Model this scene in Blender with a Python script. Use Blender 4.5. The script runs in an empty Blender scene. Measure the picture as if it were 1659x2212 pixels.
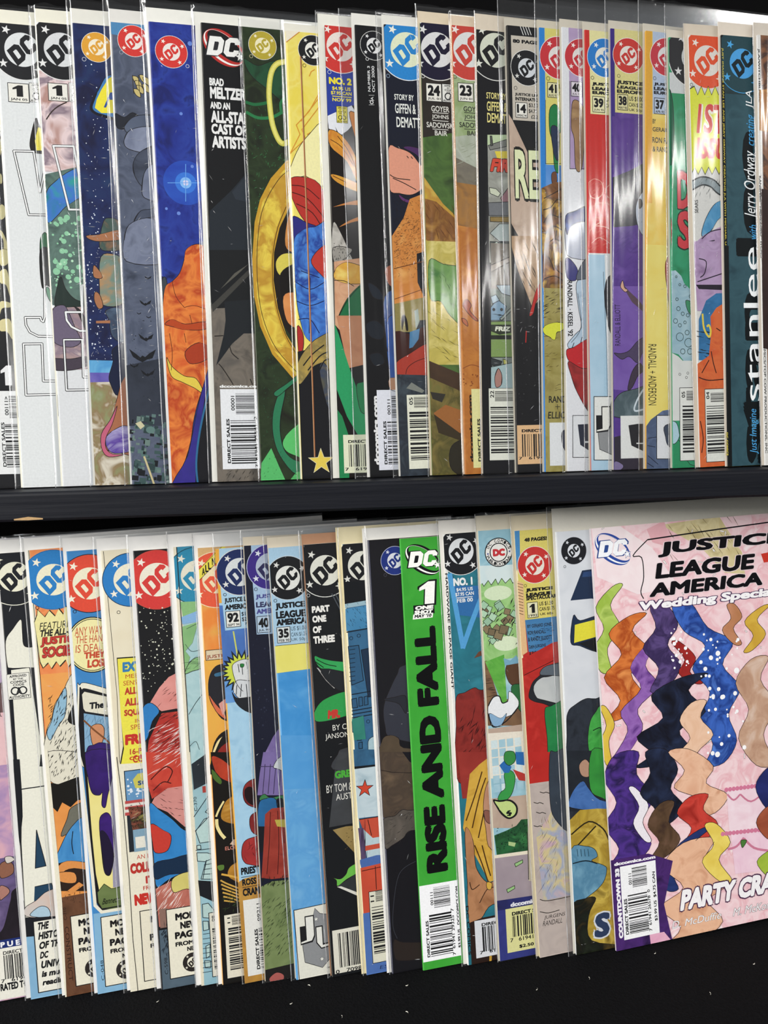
# Two rows of sleeved comic books on black shelves, built piece by piece.
# Units: metres. X runs along the shelf, Y away from the viewer, Z up. z = 0 is the top of the upper shelf.
import bpy, math, random
from mathutils import Matrix, Vector
from mathutils import noise as mnoise

# ---------------------------------------------------------------- camera, world, lamps, exposure
SC = bpy.context.scene
COL = SC.collection
cam_d = bpy.data.cameras.new('camera'); cam = bpy.data.objects.new('camera', cam_d); COL.objects.link(cam)
cam_d.sensor_fit = 'VERTICAL'; cam_d.sensor_height = 36.0; cam_d.lens = 1661.0 / 2212.0 * 36.0
cam_d.clip_start = 0.01; cam_d.clip_end = 50
PITCH, YAW, ROLL = 0.1262, 0.0811, 0.0235
fwd = Vector((math.sin(YAW) * math.cos(PITCH), math.cos(YAW) * math.cos(PITCH), -math.sin(PITCH)))
rgt = Vector((math.cos(YAW), -math.sin(YAW), 0)); upv = rgt.cross(fwd)
r2 = rgt * math.cos(ROLL) - upv * math.sin(ROLL); u2 = rgt * math.sin(ROLL) + upv * math.cos(ROLL)
M = Matrix.Identity(4)
for i in range(3):
    M[i][0] = r2[i]; M[i][1] = u2[i]; M[i][2] = -fwd[i]
M[0][3], M[1][3], M[2][3] = 0.0, -0.4546, 0.0372
cam.matrix_world = M
SC.camera = cam
SC.view_settings.view_transform = 'Standard'
SC.view_settings.look = 'None'
SC.view_settings.gamma = 1.0
SC.view_settings.use_curve_mapping = False
SC.view_settings.exposure = 0.5
SC.cycles.transparent_max_bounces = 24; SC.cycles.max_bounces = 5; SC.cycles.diffuse_bounces = 2; SC.cycles.glossy_bounces = 2; SC.cycles.transmission_bounces = 2
SC.cycles.adaptive_threshold = 0.04; SC.cycles.caustics_reflective = False; SC.cycles.caustics_refractive = False

world = bpy.data.worlds.new('room'); SC.world = world; world.use_nodes = True
bg = world.node_tree.nodes['Background']
bg.inputs[0].default_value = (0.93, 0.97, 1.0, 1); bg.inputs[1].default_value = 0.1

def lamp(name, loc, aim, sx, sy, watt, colr=(1, 0.98, 0.95)):
    d = bpy.data.lights.new(name, 'AREA'); d.shape = 'RECTANGLE'; d.size = sx; d.size_y = sy; d.energy = watt; d.color = colr
    o = bpy.data.objects.new(name, d); COL.objects.link(o); o.location = loc
    o.rotation_euler = (Vector(aim) - Vector(loc)).to_track_quat('-Z', 'Y').to_euler()
    return o
for x in (-1.5, -0.85, 2.2):       # three long ceiling tubes running away from the shelves
    lamp('ceiling_tube_lamp', (x, -2.7, 1.35), (x, -2.7, 0), 0.12, 3.8, 54)
lamp('side_fill_lamp', (-2.0, -1.25, 0.35), (0.05, 0, -0.1), 0.9, 0.9, 26)  # unseen fill lamp added at the left for the lower row and sleeve edges

# ---------------------------------------------------------------- materials
MATS = {}
def lin(h):
    def f(c):
        c /= 255.0
        return c / 12.92 if c <= 0.04045 else ((c + 0.055) / 1.055) ** 2.4
    return tuple(f(int(h[i:i + 2], 16)) for i in (0, 2, 4)) + (1.0,)
def nodes(name):
    m = bpy.data.materials.new(name); m.use_nodes = True
    nt = m.node_tree
    return m, nt, nt.nodes['Principled BSDF']
def ink(key):
    """printed ink: one colour with a faint print grain, or a list of colours blended in soft patches"""
    k = key if isinstance(key, str) else '_'.join(key)
    if k in MATS: return MATS[k]
    m, nt, b = nodes('ink_' + k[:40])
    b.inputs['Roughness'].default_value = 0.5
    b.inputs['Specular IOR Level'].default_value = 0.1
    tc = nt.nodes.new('ShaderNodeTexCoord')
    if isinstance(key, str):
        n = nt.nodes.new('ShaderNodeTexNoise'); n.inputs['Scale'].default_value = 900; n.inputs['Detail'].default_value = 0
        hsv = nt.nodes.new('ShaderNodeHueSaturation'); hsv.inputs['Color'].default_value = lin(key)
        mr = nt.nodes.new('ShaderNodeMapRange'); mr.inputs['To Min'].default_value = 0.93; mr.inputs['To Max'].default_value = 1.07
        nt.links.new(tc.outputs['Object'], n.inputs['Vector']); nt.links.new(n.outputs['Fac'], mr.inputs['Value'])
        nt.links.new(mr.outputs['Result'], hsv.inputs['Value']); nt.links.new(hsv.outputs['Color'], b.inputs['Base Color'])
    else:
        n = nt.nodes.new('ShaderNodeTexNoise'); n.inputs['Scale'].default_value = 75; n.inputs['Detail'].default_value = 3
        n.inputs['Roughness'].default_value = 0.55; n.inputs['Distortion'].default_value = 0.8
        cr = nt.nodes.new('ShaderNodeValToRGB'); el = cr.color_ramp.elements
        while len(el) < len(key): el.new(0.5)
        for i, h in enumerate(key):
            el[i].position = 0.3 + 0.42 * i / max(1, len(key) - 1)
        for i, h in enumerate(key):
            el[i].color = lin(h)
        nt.links.new(tc.outputs['Object'], n.inputs['Vector']); nt.links.new(n.outputs['Fac'], cr.inputs['Fac']); nt.links.new(cr.outputs['Color'], b.inputs['Base Color'])
    MATS[k] = m
    return m
def plain(name, h, rough=0.6, metal=0.0, bump=0.0, bscale=200, stretch=(1, 1, 1), spec=0.3, vary=0.1):
    if name in MATS: return MATS[name]
    m, nt, b = nodes(name)
    b.inputs['Roughness'].default_value = rough; b.inputs['Metallic'].default_value = metal; b.inputs['Specular IOR Level'].default_value = spec
    tc = nt.nodes.new('ShaderNodeTexCoord'); mp = nt.nodes.new('ShaderNodeMapping'); mp.inputs['Scale'].default_value = stretch
    n = nt.nodes.new('ShaderNodeTexNoise'); n.inputs['Scale'].default_value = bscale; n.inputs['Detail'].default_value = 5
    mr = nt.nodes.new('ShaderNodeMapRange'); mr.inputs['To Min'].default_value = 1 - vary; mr.inputs['To Max'].default_value = 1 + vary
    hsv = nt.nodes.new('ShaderNodeHueSaturation'); hsv.inputs['Color'].default_value = lin(h)
    nt.links.new(tc.outputs['Object'], mp.inputs['Vector']); nt.links.new(mp.outputs['Vector'], n.inputs['Vector'])
    nt.links.new(n.outputs['Fac'], mr.inputs['Value']); nt.links.new(mr.outputs['Result'], hsv.inputs['Value']); nt.links.new(hsv.outputs['Color'], b.inputs['Base Color'])
    if bump:
        bp = nt.nodes.new('ShaderNodeBump'); bp.inputs['Strength'].default_value = bump; bp.inputs['Distance'].default_value = 0.001
        nt.links.new(n.outputs['Fac'], bp.inputs['Height']); nt.links.new(bp.outputs['Normal'], b.inputs['Normal'])
    MATS[name] = m
    return m
def sleeve_mat():
    """clear polypropylene sleeve: see-through film, glossy, slightly hazy, its ripples are in the mesh"""
    m = bpy.data.materials.new('clear_film'); m.use_nodes = True; nt = m.node_tree
    for n in list(nt.nodes): nt.nodes.remove(n)
    N = nt.nodes.new; Lk = nt.links.new
    out = N('ShaderNodeOutputMaterial'); tr = N('ShaderNodeBsdfTransparent'); tr.inputs[0].default_value = (0.975, 0.98, 0.985, 1)
    gl = N('ShaderNodeBsdfGlossy'); gl.inputs['Roughness'].default_value = 0.1
    df = N('ShaderNodeBsdfDiffuse'); df.inputs[0].default_value = (0.85, 0.87, 0.9, 1)
    fr = N('ShaderNodeFresnel'); geo = N('ShaderNodeNewGeometry'); mr = N('ShaderNodeMapRange')
    mr.inputs['To Min'].default_value = 1.46; mr.inputs['To Max'].default_value = 1 / 1.46   # same film from either side
    Lk(geo.outputs['Backfacing'], mr.inputs['Value']); Lk(mr.outputs['Result'], fr.inputs['IOR'])
    a = N('ShaderNodeMixShader'); a.inputs[0].default_value = 0.006; Lk(tr.outputs[0], a.inputs[1]); Lk(df.outputs[0], a.inputs[2])
    b = N('ShaderNodeMixShader'); Lk(fr.outputs[0], b.inputs[0]); Lk(a.outputs[0], b.inputs[1]); Lk(gl.outputs[0], b.inputs[2])
    Lk(b.outputs[0], out.inputs[0])
    return m
FILM = sleeve_mat()
def seam_glint_mat():  # pale diffuse film: seam highlight and sleeve glints put into its colour
    m = bpy.data.materials.new('frosted_seam_glint'); m.use_nodes = True; nt = m.node_tree
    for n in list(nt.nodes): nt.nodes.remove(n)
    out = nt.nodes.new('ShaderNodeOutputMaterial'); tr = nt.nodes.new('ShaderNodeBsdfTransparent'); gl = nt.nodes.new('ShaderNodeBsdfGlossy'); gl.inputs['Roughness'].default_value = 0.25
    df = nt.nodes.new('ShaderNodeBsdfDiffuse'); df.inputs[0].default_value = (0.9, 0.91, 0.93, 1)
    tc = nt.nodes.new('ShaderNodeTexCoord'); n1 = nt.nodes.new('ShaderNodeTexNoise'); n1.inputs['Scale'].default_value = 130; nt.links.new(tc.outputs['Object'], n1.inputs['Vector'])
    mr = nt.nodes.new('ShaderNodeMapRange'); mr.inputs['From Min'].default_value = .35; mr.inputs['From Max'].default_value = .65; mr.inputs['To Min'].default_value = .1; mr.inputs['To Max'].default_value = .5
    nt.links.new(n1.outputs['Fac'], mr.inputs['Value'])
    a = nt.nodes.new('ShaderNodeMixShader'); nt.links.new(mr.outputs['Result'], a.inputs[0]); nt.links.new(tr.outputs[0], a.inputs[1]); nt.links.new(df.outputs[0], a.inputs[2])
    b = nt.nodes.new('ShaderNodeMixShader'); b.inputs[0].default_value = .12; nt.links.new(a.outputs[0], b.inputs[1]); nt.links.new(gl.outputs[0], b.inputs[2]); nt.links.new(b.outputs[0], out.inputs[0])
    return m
SEAM_GLINT = seam_glint_mat()
PAGES = plain('page_paper', 'e6e0d0', 0.8, bump=0.3, bscale=900, stretch=(0.05, 3, 0.05))
STEEL = plain('staple_steel', '9a9c9e', 0.3, 0.9)

# ---------------------------------------------------------------- object helpers
def tag(o, label=None, cat=None, group=None, kind=None):
    if label: o['label'] = label
    if cat: o['category'] = cat
    if group: o['group'] = group
    if kind: o['kind'] = kind
    return o
def link_mesh(name, verts, faces, fm, mats, parent=None, smooth=False):
    me = bpy.data.meshes.new(name); me.from_pydata(verts, [], faces)
    for m in mats: me.materials.append(m)
    if fm: me.polygons.foreach_set('material_index', fm)
    if smooth: me.polygons.foreach_set('use_smooth', [True] * len(faces))
    me.update()
    o = bpy.data.objects.new(name, me); COL.objects.link(o)
    if parent: o.parent = parent
    return o
def box(v, f, x0, y0, z0, x1, y1, z1):
    i = len(v)
    v += [(x0, y0, z0), (x1, y0, z0), (x1, y1, z0), (x0, y1, z0), (x0, y0, z1), (x1, y0, z1), (x1, y1, z1), (x0, y1, z1)]
    f += [(i, i + 3, i + 2, i + 1), (i + 4, i + 5, i + 6, i + 7), (i, i + 1, i + 5, i + 4), (i + 1, i + 2, i + 6, i + 5), (i + 2, i + 3, i + 7, i + 6), (i + 3, i, i + 4, i + 7)]
MM = 0.001

# ---------------------------------------------------------------- the setting
WALL = plain('black_painted_panel', '060607', 0.85, bump=0.25, bscale=120, spec=0.08)
WOOD = plain('black_painted_wood', '14161d', 0.55, bump=0.45, bscale=90, stretch=(0.12, 1, 3), spec=0.2)
CHIP = plain('bare_wood_chip', 'b59468', 0.8, bump=0.4, bscale=600)
FELT = plain('black_felt', '0d0d0f', 0.95, bump=0.9, bscale=750, spec=0.1, vary=0.5)
v, f = [], []; box(v, f, -0.7, 0.050, -0.016, 1.1, 0.066, 0.62); tag(link_mesh('wall_back', v, f, None, [WALL]), 'black back panel behind the upper row', kind='structure')
v, f = [], []; box(v, f, -0.7, 0.022, -0.294, 1.1, 0.066, -0.016); tag(link_mesh('wall_lower', v, f, None, [WALL]), 'black back panel behind the lower row', kind='structure')
shelf = bpy.data.objects.new('display_shelf', None); COL.objects.link(shelf); shelf.location = (0, 0, -0.016)
tag(shelf, 'black painted wooden shelf board carrying the upper row', 'shelf')
prof = [(-26, -14.6), (-24.6, -16), (50, -16), (50, 0), (-24.2, 0), (-25.7, -0.9), (-26, -2)]
v, f = [], []
xs = [-0.7, -0.2, 0.3, 0.7, 1.1]
for x in xs: v += [(x, a * MM, b * MM + 0.016) for a, b in prof]
n = len(prof)
for k in range(len(xs) - 1):
    for j in range(n): f.append((k * n + j, k * n + (j + 1) % n, (k + 1) * n + (j + 1) % n, (k + 1) * n + j))
f.append(tuple(range(n))); f.append(tuple((len(xs) - 1) * n + j for j in reversed(range(n))))
link_mesh('board', v, f, None, [WOOD], shelf)
v = []; f = []
for i in range(9):
    x = -0.1665 + i * 0.0019; w = (0.9 - abs(i - 4) / 4.6) * 0.0011
    v += [(x, -0.02612, 0.0009 - w * 0.2), (x, -0.02612, 0.0016 + w)]
f = [(2 * i, 2 * i + 2, 2 * i + 3, 2 * i + 1) for i in range(8)]
tag(link_mesh('chipped_edge', v, f, None, [CHIP], shelf), 'pale bare wood chip on the lower front edge')
# felt-covered table top, gently uneven
v, f = [], []
nx, ny = 60, 30
for j in range(ny + 1):
    for i in range(nx + 1):
        x = -0.7 + 1.8 * i / nx; y = -0.75 + 0.772 * j / ny
        d = min(1.0, max(0.0, (-0.06 - y) / 0.08))
        v.append((x, y, -0.29393 + d * (mnoise.noise(Vector((x * 9, y * 9, 3))) * 0.0022 - 0.0004)))
for j in range(ny):
    for i in range(nx):
        a = j * (nx + 1) + i; f.append((a, a + 1, a + nx + 2, a + nx + 1))
cl = link_mesh('felt_cloth', v, f, None, [FELT], None, True)
tag(cl, 'black felt cloth covering the table under the lower row', 'cloth')

# ---------------------------------------------------------------- print geometry (cover coordinates in millimetres)
STEP = 0.01
DL = [(-.95, -.62), (-.25, -.62), (0, -.38), (0, .38), (-.25, .62), (-.95, .62)]
DH = [(-.62, -.3), (-.39, -.3), (-.33, -.24), (-.33, .24), (-.39, .3), (-.62, .3)]
CL = [(1.02, .18), (1.02, .38), (.8, .62), (.32, .62), (.08, .38), (.08, -.38), (.32, -.62), (.8, -.62), (1.02, -.38), (1.02, -.18), (.7, -.18), (.7, -.26), (.65, -.31), (.45, -.31), (.4, -.26), (.4, .26), (.45, .31), (.65, .31), (.7, .26), (.7, .18)]
def spline(p, close):
    n = len(p); out = []
    rng = range(n) if close else range(n - 1)
    for i in rng:
        if close: a, b, c, d = p[i - 1], p[i], p[(i + 1) % n], p[(i + 2) % n]
        else: a, b, c, d = p[max(0, i - 1)], p[i], p[i + 1], p[min(n - 1, i + 2)]
        for t in (0, .25, .5, .75):
            out.append(tuple(.5 * (2 * b[k] + (c[k] - a[k]) * t + (2 * a[k] - 5 * b[k] + 4 * c[k] - d[k]) * t * t + (3 * b[k] - a[k] - 3 * c[k] + d[k]) * t ** 3) for k in (0, 1)))
    if not close: out.append(p[-1])
    return out
def clip(p, W, H):
    for ax, lim, s in ((0, 0.02, 1), (0, W, -1), (1, 0.02, 1), (1, H - .02, -1)):
        q = []
        for i in range(len(p)):
            a, b = p[i - 1], p[i]; da, db = (a[ax] - lim) * s, (b[ax] - lim) * s
            if da >= 0 and db >= 0: q.append(b)
            elif da >= 0 or db >= 0:
                t = da / (da - db); c = (a[0] + (b[0] - a[0]) * t, a[1] + (b[1] - a[1]) * t); q.append(c)
                if db >= 0: q.append(b)
        p = q
        if len(p) < 3: return None
    return p
TEXT = {}
def build_texts(keys):
    obs = {}
    for k in keys:
        c = bpy.data.curves.new('lettering', 'FONT'); c.body = k; c.size = 1; c.resolution_u = 3; c.fill_mode = 'FRONT'
        o = bpy.data.objects.new('lettering', c); COL.objects.link(o); obs[k] = o
    dg = bpy.context.evaluated_depsgraph_get(); dg.update()
    for k, o in obs.items():
        e = o.evaluated_get(dg); me = e.to_mesh()
        TEXT[k] = ([(q.co.x, q.co.y) for q in me.vertices], [tuple(p.vertices) for p in me.polygons]); e.to_mesh_clear()
    for o in obs.values():
        c = o.data; bpy.data.objects.remove(o); bpy.data.curves.remove(c)
class Sheet:
    """collects flat print polygons of one printed part; every layer lies a hair above the one below"""
    def __init__(s, W, H): s.v = []; s.f = []; s.m = []; s.mats = []; s.W = W; s.H = H
    def mi(s, key):
        m = ink(key)
        if m not in s.mats: s.mats.append(m)
        return s.mats.index(m)
    def poly(s, key, lay, p, doclip=True):
        if doclip: p = clip(p, s.W, s.H)
        if not p: return
        area = sum(p[i - 1][0] * p[i][1] - p[i][0] * p[i - 1][1] for i in range(len(p)))
        if abs(area) < 1e-4: return
        if area < 0: p = p[::-1]
        i = len(s.v); y = -(0.02 + (lay + len(s.f) % 20 * .04) * STEP) * MM   # no two shapes exactly coplanar
        s.v += [(a * MM, y, b * MM) for a, b in p]; s.f.append(tuple(range(i, i + len(p)))); s.m.append(s.mi(key))
    def disc(s, key, lay, cx, cz, rx, rz=None, rot=0, n=40):
        rz = rz or rx; c, q = math.cos(math.radians(rot)), math.sin(math.radians(rot))
        n = max(8, min(n, int(8 + max(rx, rz) * 3)))
        s.poly(key, lay, [(cx + rx * math.cos(t) * c - rz * math.sin(t) * q, cz + rx * math.cos(t) * q + rz * math.sin(t) * c) for t in (2 * math.pi * k / n for k in range(n))])
    def star(s, key, lay, cx, cz, r, rot=0):
        s.poly(key, lay, [(cx + (r if k % 2 == 0 else r * .4) * math.cos(math.radians(90 + rot + 36 * k)), cz + (r if k % 2 == 0 else r * .4) * math.sin(math.radians(90 + rot + 36 * k))) for k in range(10)])
    def stroke(s, key, lay, p, w, close=0):
        n = len(p); seg = n if close else n - 1
        for i in range(seg):
            a, b = p[i], p[(i + 1) % n]; dx, dz = b[0] - a[0], b[1] - a[1]; l = math.hypot(dx, dz)
            if l < 1e-6: continue
            dx, dz = dx / l * w / 2, dz / l * w / 2; e = .5 if (close or 0 < i) else 0; e2 = .5 if (close or i < seg - 1) else 0
            a = (a[0] - dx * e, a[1] - dz * e); b = (b[0] + dx * e2, b[1] + dz * e2)
            s.poly(key, lay, [(a[0] + dz, a[1] - dx), (b[0] + dz, b[1] - dx), (b[0] - dz, b[1] + dx), (a[0] - dz, a[1] + dx)])
    def text(s, key, lay, st, x0, z0, x1, z1, rot, bold, shear, fit=None):
        ref, fs = TEXT[st]
        if not ref: return
        if st == '1' and rot == 0:   # heavy numeral with a flag
            w, h = x1 - x0, z1 - z0; o = max(0, bold - .05) * h
            s.poly(key, lay, [(x0 + a * w + (o if a > .5 else -o) + shear * b * h * .6, z0 + b * h + (o if b > .5 else -o)) for a, b in ((.38, 0), (1, 0), (1, 1), (.55, 1), (0, .74), (0, .6), (.38, .68))]); return
        ax = min(q[0] for q in ref); bx = max(q[0] for q in ref); az = min(q[1] for q in ref); bz = max(q[1] for q in ref)
        fit = bold if fit is None else fit; ax -= fit; bx += fit; az -= fit; bz += fit   # the heavier strokes still fit the box
        w, h = x1 - x0, z1 - z0; tw, th = (w, h) if rot not in (90, 270) else (h, w)
        sh = min(shear * th / tw, .4); k = s.mi(key)
        # heavy type is struck several times side by side
        offs = [(0, 0)] if bold < .012 else [(i * bold, j * bold) for i, j in ((0, 0), (-.8, -.8), (.8, -.8), (.8, .8), (-.8, .8), (1, 0), (-1, 0), (0, 1), (0, -1))[:9 if bold > .035 else 5]]
        for no, (ox, oz) in enumerate(offs):
            base = len(s.v); y = -(0.02 + (lay + no * .09) * STEP) * MM
            for q in ref:
                u = (q[0] + ox - ax) / max(1e-6, bx - ax); t = (q[1] + oz - az) / max(1e-6, bz - az)
                u = u * (1 - sh) + sh * t
                if rot == 90: p = (x1 - t * w, z0 + u * h)
                elif rot == 270: p = (x0 + t * w, z1 - u * h)
                elif rot == 0: p = (x0 + u * w, z0 + t * h)
                else:
                    c, d = math.cos(math.radians(rot)), math.sin(math.radians(rot)); a, b = (u - .5) * w, (t - .5) * h
                    p = ((x0 + x1) / 2 + a * c - b * d, (z0 + z1) / 2 + a * d + b * c)
                s.v.append((p[0] * MM, y, p[1] * MM))
            for q in fs:
                if max(s.v[base + i][0] for i in q) < s.W * MM: s.f.append(tuple(base + i for i in q)); s.m.append(k)
    def emblem(s, lay, col, cx, cz, R, ri, inner, starc, ringc, letter, banner):
        s.disc(ringc, lay, cx, cz, R * 1.03); s.disc(col, lay + 1, cx, cz, R, n=56)
        if banner:
            s.poly(col, lay + 1, [(1.6, s.H), (0, s.H - 1.8), (0, cz), (cx + R * .95, cz), (cx + R * .95, s.H)])
        s.disc(inner, lay + 2, cx, cz, R * ri, n=48)
        for a in (128, 30, 218, 308): s.star(starc, lay + 2, cx + .8 * R * math.cos(math.radians(a)), cz + .8 * R * math.sin(math.radians(a)), R * .155, a)
        k = R * ri * .84; c, d = math.cos(math.radians(34)), math.sin(math.radians(34))
        tr = lambda P, g=1.0: [(cx + (x * c - (y + .16 * x) * d) * k * g, cz + (x * d + (y + .16 * x) * c) * k * g) for x, y in P]
        s.poly(letter, lay + 3, tr(DL)); s.poly(letter, lay + 3, tr(CL)); s.poly(inner, lay + 4, tr(DH))
    def swoosh(s, lay, col, x0, z0, x1, z1, letter, edge):
        cx, cz, w, h = (x0 + x1) / 2, (z0 + z1) / 2, (x1 - x0) / 2, (z1 - z0) / 2
        a = math.radians(-38); c, d = math.cos(a), math.sin(a); L1, L2 = w * 1.12, h * .78; n = 56
        def el(kx, kz, ox, oz): return [(cx + (L1 * kx * math.cos(t) + ox) * c - (L2 * kz * math.sin(t) + oz) * d, cz + (L1 * kx * math.cos(t) + ox) * d + (L2 * kz * math.sin(t) + oz) * c) for t in (2 * math.pi * k / n for k in range(n))]
        o, i = el(1, 1, 0, 0), el(.93, .62, w * .03, h * .13)
        for k in range(n): s.poly(col, lay, [o[k], o[(k + 1) % n], i[(k + 1) % n], i[k]])
        o, i = el(.99, .82, 0, 0), el(.97, .74, w * .02, h * .05)
        for k in range(n): s.poly(letter, lay + 1, [o[k], o[(k + 1) % n], i[(k + 1) % n], i[k]])
        tr = lambda P, g: [(cx + w * (.02 + (x - .03) * .78 * g + y * .16), cz + h * (.06 + y * .78 * g)) for x, y in P]
        for P in (DL, CL): s.poly(edge, lay + 2, tr(P, 1.1)); s.poly(letter, lay + 3, tr(P, 1.0))
        s.poly(edge, lay + 4, tr(DH, .95)); s.star(edge, lay + 2, cx + w * .8, cz - h * .38, h * .3, 10); s.star(letter, lay + 3, cx + w * .8, cz - h * .38, h * .24, 10)
    def shield(s, lay, m, x0, z0, x1, z1, lt, dk):
        X = lambda t: x0 + (x1 - x0) * t
        Z = lambda t: z0 + (z1 - z0) * t
        P = lambda q: [(X(a), Z(b)) for a, b in q]
        sh = [(.48, 1), (.62, .9), (.98, .84), (1, .5), (.98, .2), (.6, .0), (.1, .14), (.06, .42), (.12, .5), (.3, .78), (.4, .85)]
        s.poly(dk, lay, [(X(.53 + (a - .53) * 1.03), Z(.5 + (b - .5) * 1.02)) for a, b in sh]); s.poly(m, lay + 1, P(sh))
        J = [(.18, .86), (.38, .86), (.38, .56), (.34, .52), (.3, .5), (0, .5), (0, .45), (.34, .45), (.42, .5), (.44, .56), (.44, .88), (.18, .88)]
        s.poly(dk, lay + 1, P([(0, .74), (.18, .74), (.18, .52), (0, .5)])); s.poly(dk, lay + 2, P([(.16, .9), (.44, .9), (.44, .54), (.36, .45), (0, .43), (0, .5), (.16, .52)])); s.poly(lt, lay + 3, P([(.19, .88), (.41, .88), (.41, .56), (.34, .48), (.02, .455), (.02, .48), (.19, .5)]))
        s.poly(dk, lay + 2, P([(.46, .7), (.68, .7), (.68, .4), (.94, .4), (.94, .33), (.6, .31), (.46, .42)])); s.poly(lt, lay + 3, P([(.49, .68), (.65, .68), (.65, .37), (.91, .385), (.91, .35), (.61, .33), (.49, .43)]))
        for a, b, r in ((.5, .82, .07), (.6, .14, .07)): s.star(dk, lay + 2, X(a), Z(b), (x1 - x0) * r * 1.25); s.star(lt, lay + 3, X(a), Z(b), (x1 - x0) * r)
    def item(s, it):
        k, lay, key, a = it[0], it[1], it[2], it[3:]
        pr = lambda l: [(l[i], l[i + 1]) for i in range(0, len(l), 2)]
        if k == 'P': s.poly(key, lay, pr(a[0]))
        elif k == 'Q':
            p = spline(pr(a[0]), 1); s.poly(key, lay, p)
            q = [t for t in p if t[0] < s.W]
            if lay > 0 and len(q) > 6: s.stroke('1d1718', lay + .5, p, .32, 1)   # drawn ink contour
        elif k == 'L':
            w, sm, cl_, p = a; p = pr(p); s.stroke(key, lay, spline(p, cl_) if sm else p, w, cl_)
        elif k == 'C': s.disc(key, lay, *a)
        elif k == 'O':
            cx, cz, r, w = a; n = 20
            s.stroke(key, lay, [(cx + r * math.cos(6.2832 * i / n), cz + r * math.sin(6.2832 * i / n)) for i in range(n)], w, 1)
        elif k == 'S': s.star(key, lay, *a)
        elif k == 'T': s.text(key, lay, *a)
        elif k == 'D':
            n, x0, z0, x1, z1, r0, r1, seed = a; rd = random.Random(seed)
            for _ in range(n):
                r = r0 + (r1 - r0) * rd.random() ** 2; s.disc(key, lay, rd.uniform(x0, x1), rd.uniform(z0, z1), r, n=10)
        elif k == 'H':
            n, x0, z0, x1, z1, ln, ang, w, seed, jit = a; rd = random.Random(seed)
            for _ in range(n):
                t = math.radians(ang + rd.uniform(-jit, jit)); l = ln * rd.uniform(.5, 1) / 2; x, z = rd.uniform(x0, x1), rd.uniform(z0, z1); q = w * rd.uniform(.5, 1) / 2
                dx, dz = math.cos(t), math.sin(t); s.poly(key, lay, [(x - dx * l, z - dz * l), (x + dz * q, z - dx * q), (x + dx * l, z + dz * l), (x - dz * q, z + dx * q)])
        elif k == 'R':
            n, x0, z0, x1, z1, s0, s1, seed, ang = a; rd = random.Random(seed); t = math.radians(ang); c, d = math.cos(t), math.sin(t)
            for i in range(n):
                x, z = rd.uniform(x0, x1), rd.uniform(z0, z1); w, h = rd.uniform(s0, s1) / 2, rd.uniform(s0, s1) / 2
                s.poly(key[i % len(key)], lay + 2.0 * i / n, [(x + p * w * c - q * h * d, z + p * w * d + q * h * c) for p, q in ((-1, -1), (1, -1), (1, 1), (-1, 1))])
        elif k == 'B':
            x0, z0, x1, z1, d, seed = a; rd = random.Random(seed); L_ = (z1 - z0) if d == 'h' else (x1 - x0); t = 0; unit = L_ / 66
            while t < L_:
                w = unit * rd.choice((1, 1, 2, 2, 3)); g = unit * rd.choice((1, 1, 2, 3)); e = min(t + w, L_)
                if d == 'h': s.poly(key, lay, [(x0, z0 + t), (x1, z0 + t), (x1, z0 + e), (x0, z0 + e)])
                else: s.poly(key, lay, [(x0 + t, z0), (x0 + e, z0), (x0 + e, z1), (x0 + t, z1)])
                t = e + g
        elif k == 'E': s.emblem(lay, key, *a)
        elif k == 'W': s.swoosh(lay, key, *a)
        elif k == 'J': s.shield(lay, key, *a)

# ---------------------------------------------------------------- comic books
def cover_mesh(W, H, tc, base, spine, parent):
    """folded cover: front sheet, rounded spine, back sheet, with real paper thickness"""
    r = tc / 2; out = [(W, 0.0), (r, 0.0)] + [(r - r * math.sin(a), r - r * math.cos(a)) for a in (math.pi * k / 6 for k in range(1, 6))] + [(r, tc), (W, tc)]
    t = 0.11; ri = r - t; inn = [(W, t), (r, t)] + [(r - ri * math.sin(a), r - ri * math.cos(a)) for a in (math.pi * k / 6 for k in range(1, 6))] + [(r, tc - t), (W, tc - t)]
    n = len(out); v = []; f = []; fm = []
    for z in (0, H):
        v += [(a * MM, b * MM, z * MM) for a, b in out]; v += [(a * MM, b * MM, z * MM) for a, b in inn]
    for k in range(n - 1):
        f.append((k + 1, k, 2 * n + k, 2 * n + k + 1)); fm.append(0 if k == 0 else (1 if k < n - 2 else 2))
        f.append((n + k, n + k + 1, 3 * n + k + 1, 3 * n + k)); fm.append(2)
        f.append((k, k + 1, n + k + 1, n + k)); fm.append(2); f.append((2 * n + k + 1, 2 * n + k, 3 * n + k, 3 * n + k + 1)); fm.append(2)
    f.append((0, n, 3 * n, 2 * n)); fm.append(2); f.append((n - 1, 3 * n - 1, 4 * n - 1, 2 * n - 1)); fm.append(2)
    return link_mesh('cover', v, f, fm, [ink(base), ink(spine), ink('d8d4c8')], parent)
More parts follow.
